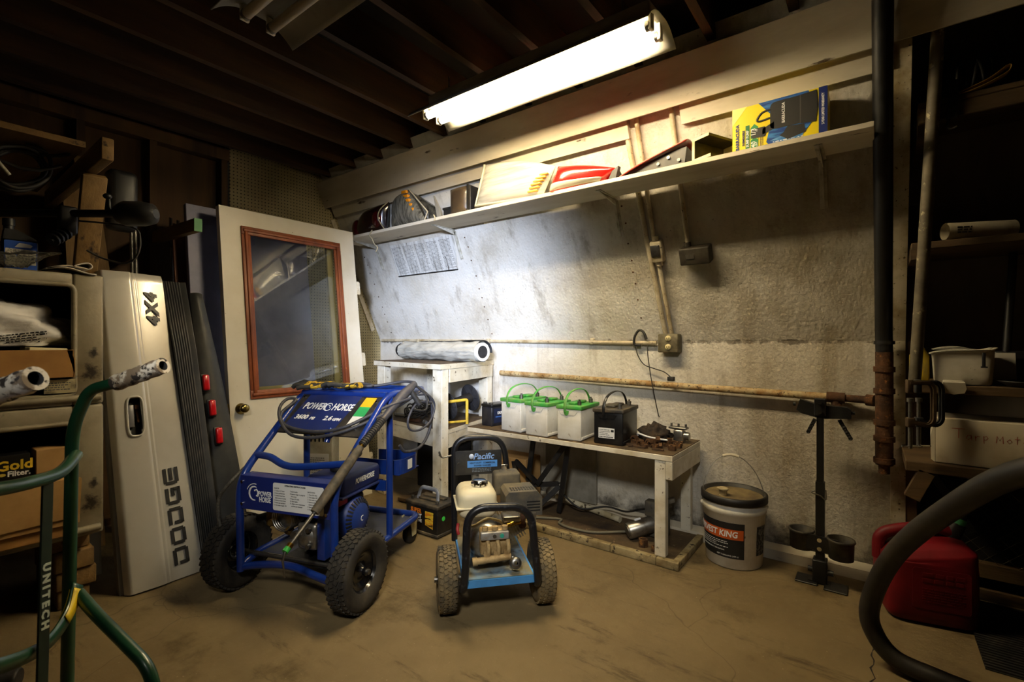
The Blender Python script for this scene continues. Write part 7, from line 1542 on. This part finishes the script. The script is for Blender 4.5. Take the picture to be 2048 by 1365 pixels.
# floor grate
t = thing('floor_grate', 'ribbed dark floor mat at the lower right edge', 'mat', (0.7, 2.6, 0.0))
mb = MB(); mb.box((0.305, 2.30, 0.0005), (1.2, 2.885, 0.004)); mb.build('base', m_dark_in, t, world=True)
mb = MB()
for k in range(30): mb.box((0.305, 2.305+0.0193*k, 0.004), (1.2, 2.314+0.0193*k, 0.010))
mb.build('rib', m_rubber, t, world=True)
# ================================================================ green hand truck in the left foreground
m_greenpaint = mat('dark_green_paint', '143f28', 0.35, col2='103520', vs=8, coat=0.3, col3='77806f', vs3=35, lo3=0.70, hi3=0.74)
m_camo = mat('camouflage_tape', 'c9bda4', 0.8, col2='74624a', vs=30, lo=0.46, hi=0.54, col3='2b231a', vs3=34, lo3=0.55, hi3=0.585)
m_greenstrap = mat('black_green_strap', '101c17', 0.45, col2='1a2b22', vs=8)
t = thing('hand_truck', 'green tubular hand truck with camouflage-taped grips at the left foreground', 'hand truck', (-1.3, 0.2, 0.0))
A = Vector((-1.508, 0.262, 0)); Bv = Vector((-1.205, 0.030, 0))      # feet of right (far) and left (near) uprights
rr = Vector((0.7986, 0.6018, 0)); A += rr*0.026; Bv += rr*0.0
du = Vector((0.178, 0.10, 0)).normalized()
r = 0.0128
for nm, o, s_ in (('far', A, 1), ('near', Bv, 1)):
    z = Vector((0, 0, 1))
    pts = fillet([o + du*0.02 + z*0.06 - rr*0.035, o + du*0.012 + z*0.45 - rr*0.02, o + z*0.93, o + du*0.045 + z*1.018, o + du*0.10 + z*1.030, o + du*0.20 + z*1.062], 0.05, 6)
    mb = MB(); mb.tube(pts, r, 16); mb.build('upright', m_greenpaint, t, world=True)
    g0 = o + du*0.115 + z*1.034; g1 = o + du*0.236 + z*1.0745
    mb = MB(); n_ = 12
    ring = [g0.lerp(g1, k/n_) for k in range(n_+1)]
    mb.tube(ring, [0.0185 + 0.0012*math.sin(k*2.1) for k in range(n_+1)], 16, cap=False)
    mb.lathe([(0.011, 0.0), (0.0185, 0.0)], 16, frame(g1, (-du.y, du.x, 0), (-du.x*0.3, -du.y*0.3, 0.95))); gp = mb.build('grip', m_camo, t, world=True)
    mb = MB(); gd_ = (g1-g0).normalized(); mb.cyl(g1 - gd_*0.034, g1 - gd_*0.0002, 0.0112, 14, cap=False); mb.cyl(g1 - gd_*0.0345, g1 - gd_*0.034, 0.0112, 14); mb.build('grip_bore', m_dark_in, gp, world=True)
z = Vector((0, 0, 1))
mid = (A+Bv)/2
cr = spline([A + z*0.866 + du*0.01, A.lerp(Bv, 0.22) + z*0.848 + du*0.035, A.lerp(Bv, 0.5) + z*0.856 + du*0.05, A.lerp(Bv, 0.78) + z*0.868 + du*0.04, Bv + z*0.872 + du*0.01], 7)
mb = MB(); mb.tube(cr, r, 14); mb.build('cross_tube', m_greenpaint, t, world=True)
# centre strap carrying the lettering
s0 = A.lerp(Bv, 0.345) + z*0.858 + du*0.045; s1 = A.lerp(Bv, 0.50) + z*0.10 + du*0.07
sd = (s0-s1).normalized(); face = du.copy(); face = (face - sd*face.dot(sd)).normalized(); sx_ = sd.cross(face)
FS = frame(s1, sx_, sd)
mb = MB(M=FS); mb.box((-0.0105, 0, -0.0025), (0.0105, (s0-s1).length, 0.0025), bev=0.001, seg=1); st = mb.build('centre_strap', m_greenstrap, t, world=True)
text('UNITECH', 0.0185, mat('pale_strap_print', 'aeb8ac', 0.5), st, FS @ Matrix.Translation((0.0, 0.52, 0.003)) @ Matrix.Rotation(R(-90), 4, 'Z'), world=True, bold=0.001, space=1.5, sx=1.2)
# curved lower brace with the yellow sticker, and the stair legs
b0 = A + z*0.565 + du*0.012; b1 = Bv + z*0.60 + du*0.012
bc = spline([b0, A.lerp(Bv, 0.12) + z*0.525 + du*0.025, A.lerp(Bv, 0.35) + z*0.51 + du*0.04, A.lerp(Bv, 0.65) + z*0.54 + du*0.04, b1], 8)
mb = MB()
def ribbon(P, wid, th, off):
    n = len(P)-1
    def fn(u, v):
        i = min(n, int(round(u*n))); tg = (P[min(n, i+1)] - P[max(0, i-1)]).normalized(); nrm = (face - tg*face.dot(tg)).normalized()
        return P[i] + tg.cross(nrm)*(v-0.5)*wid + nrm*off
    mb.surf(fn, n, 2, th)
ribbon(bc, 0.028, 0.004, 0.0)
mb.build('curved_brace', m_greenpaint, t, world=True)
mb = MB()
ribbon(bc[2:11], 0.022, 0.001, 0.0055); ribbon(bc[2:11], 0.022, 0.001, -0.0052)
mb.build('yellow_sticker', mat('yellow_sticker', 'd9bb1c', 0.5), t, world=True)
for o in (A, Bv):
    side_ = Vector((0.235, 0.075, 0)) if o is A else Vector((0.235, 0.075, 0))
    mb = MB(); mb.tube(fillet([o + z*0.545 + du*0.015, o + side_*0.35 + z*0.51, o + side_*1.04 + z*0.43, o + side_*1.14 + z*0.36, o + side_*1.16 + z*0.05], 0.06, 6), r, 14); mb.build('kick_leg', m_greenpaint, t, world=True)
mb = MB(); mb.cyl(A + z*0.06 + du*0.02 - rr*0.035, Bv + z*0.06 + du*0.02 - rr*0.035, 0.010, 12); mb.build('axle', m_steel, t, world=True)
for o, s_ in ((A, 1), (Bv, -1)):
    c = o + du*0.02 + z*0.0601 - rr*0.035; d = (A-Bv).normalized()*s_; c = c + d*0.035
    mb = MB(); mb.lathe([(0.012, -0.016), (0.050, -0.018), (0.059, -0.011), (0.059, 0.011), (0.050, 0.018), (0.012, 0.016)], 24, frame(c, (0, 0, 1), tuple(Vector((0, 0, 1)).cross(d)*-1))); mb.build('wheel', m_rubber, t, world=True)
mb = MB(); mb.prism([(-0.2, 0.002), (-0.2, -0.22), (0.2, -0.22), (0.2, 0.002)], 0.002, 0.008, frame(mid - du*0.02, tuple((A-Bv).normalized()), tuple(du))) ; mb.build('toe_plate', m_greenpaint, t, world=True)
# corrugated hose end and small white piece on the floor behind the hand truck
mb = MB(); pts = spline([(-2.35, -0.30, 0.034), (-2.33, 0.0, 0.034), (-2.30, 0.15, 0.034), (-2.22, 0.285, 0.034)], 14); mb.tube(pts, [0.030 + (0.004 if k % 2 else -0.002) for k in range(len(pts))], 12)
single('corrugated_hose', mb, m_rubber, 'black corrugated hose on the floor behind the green hand truck', 'hose')
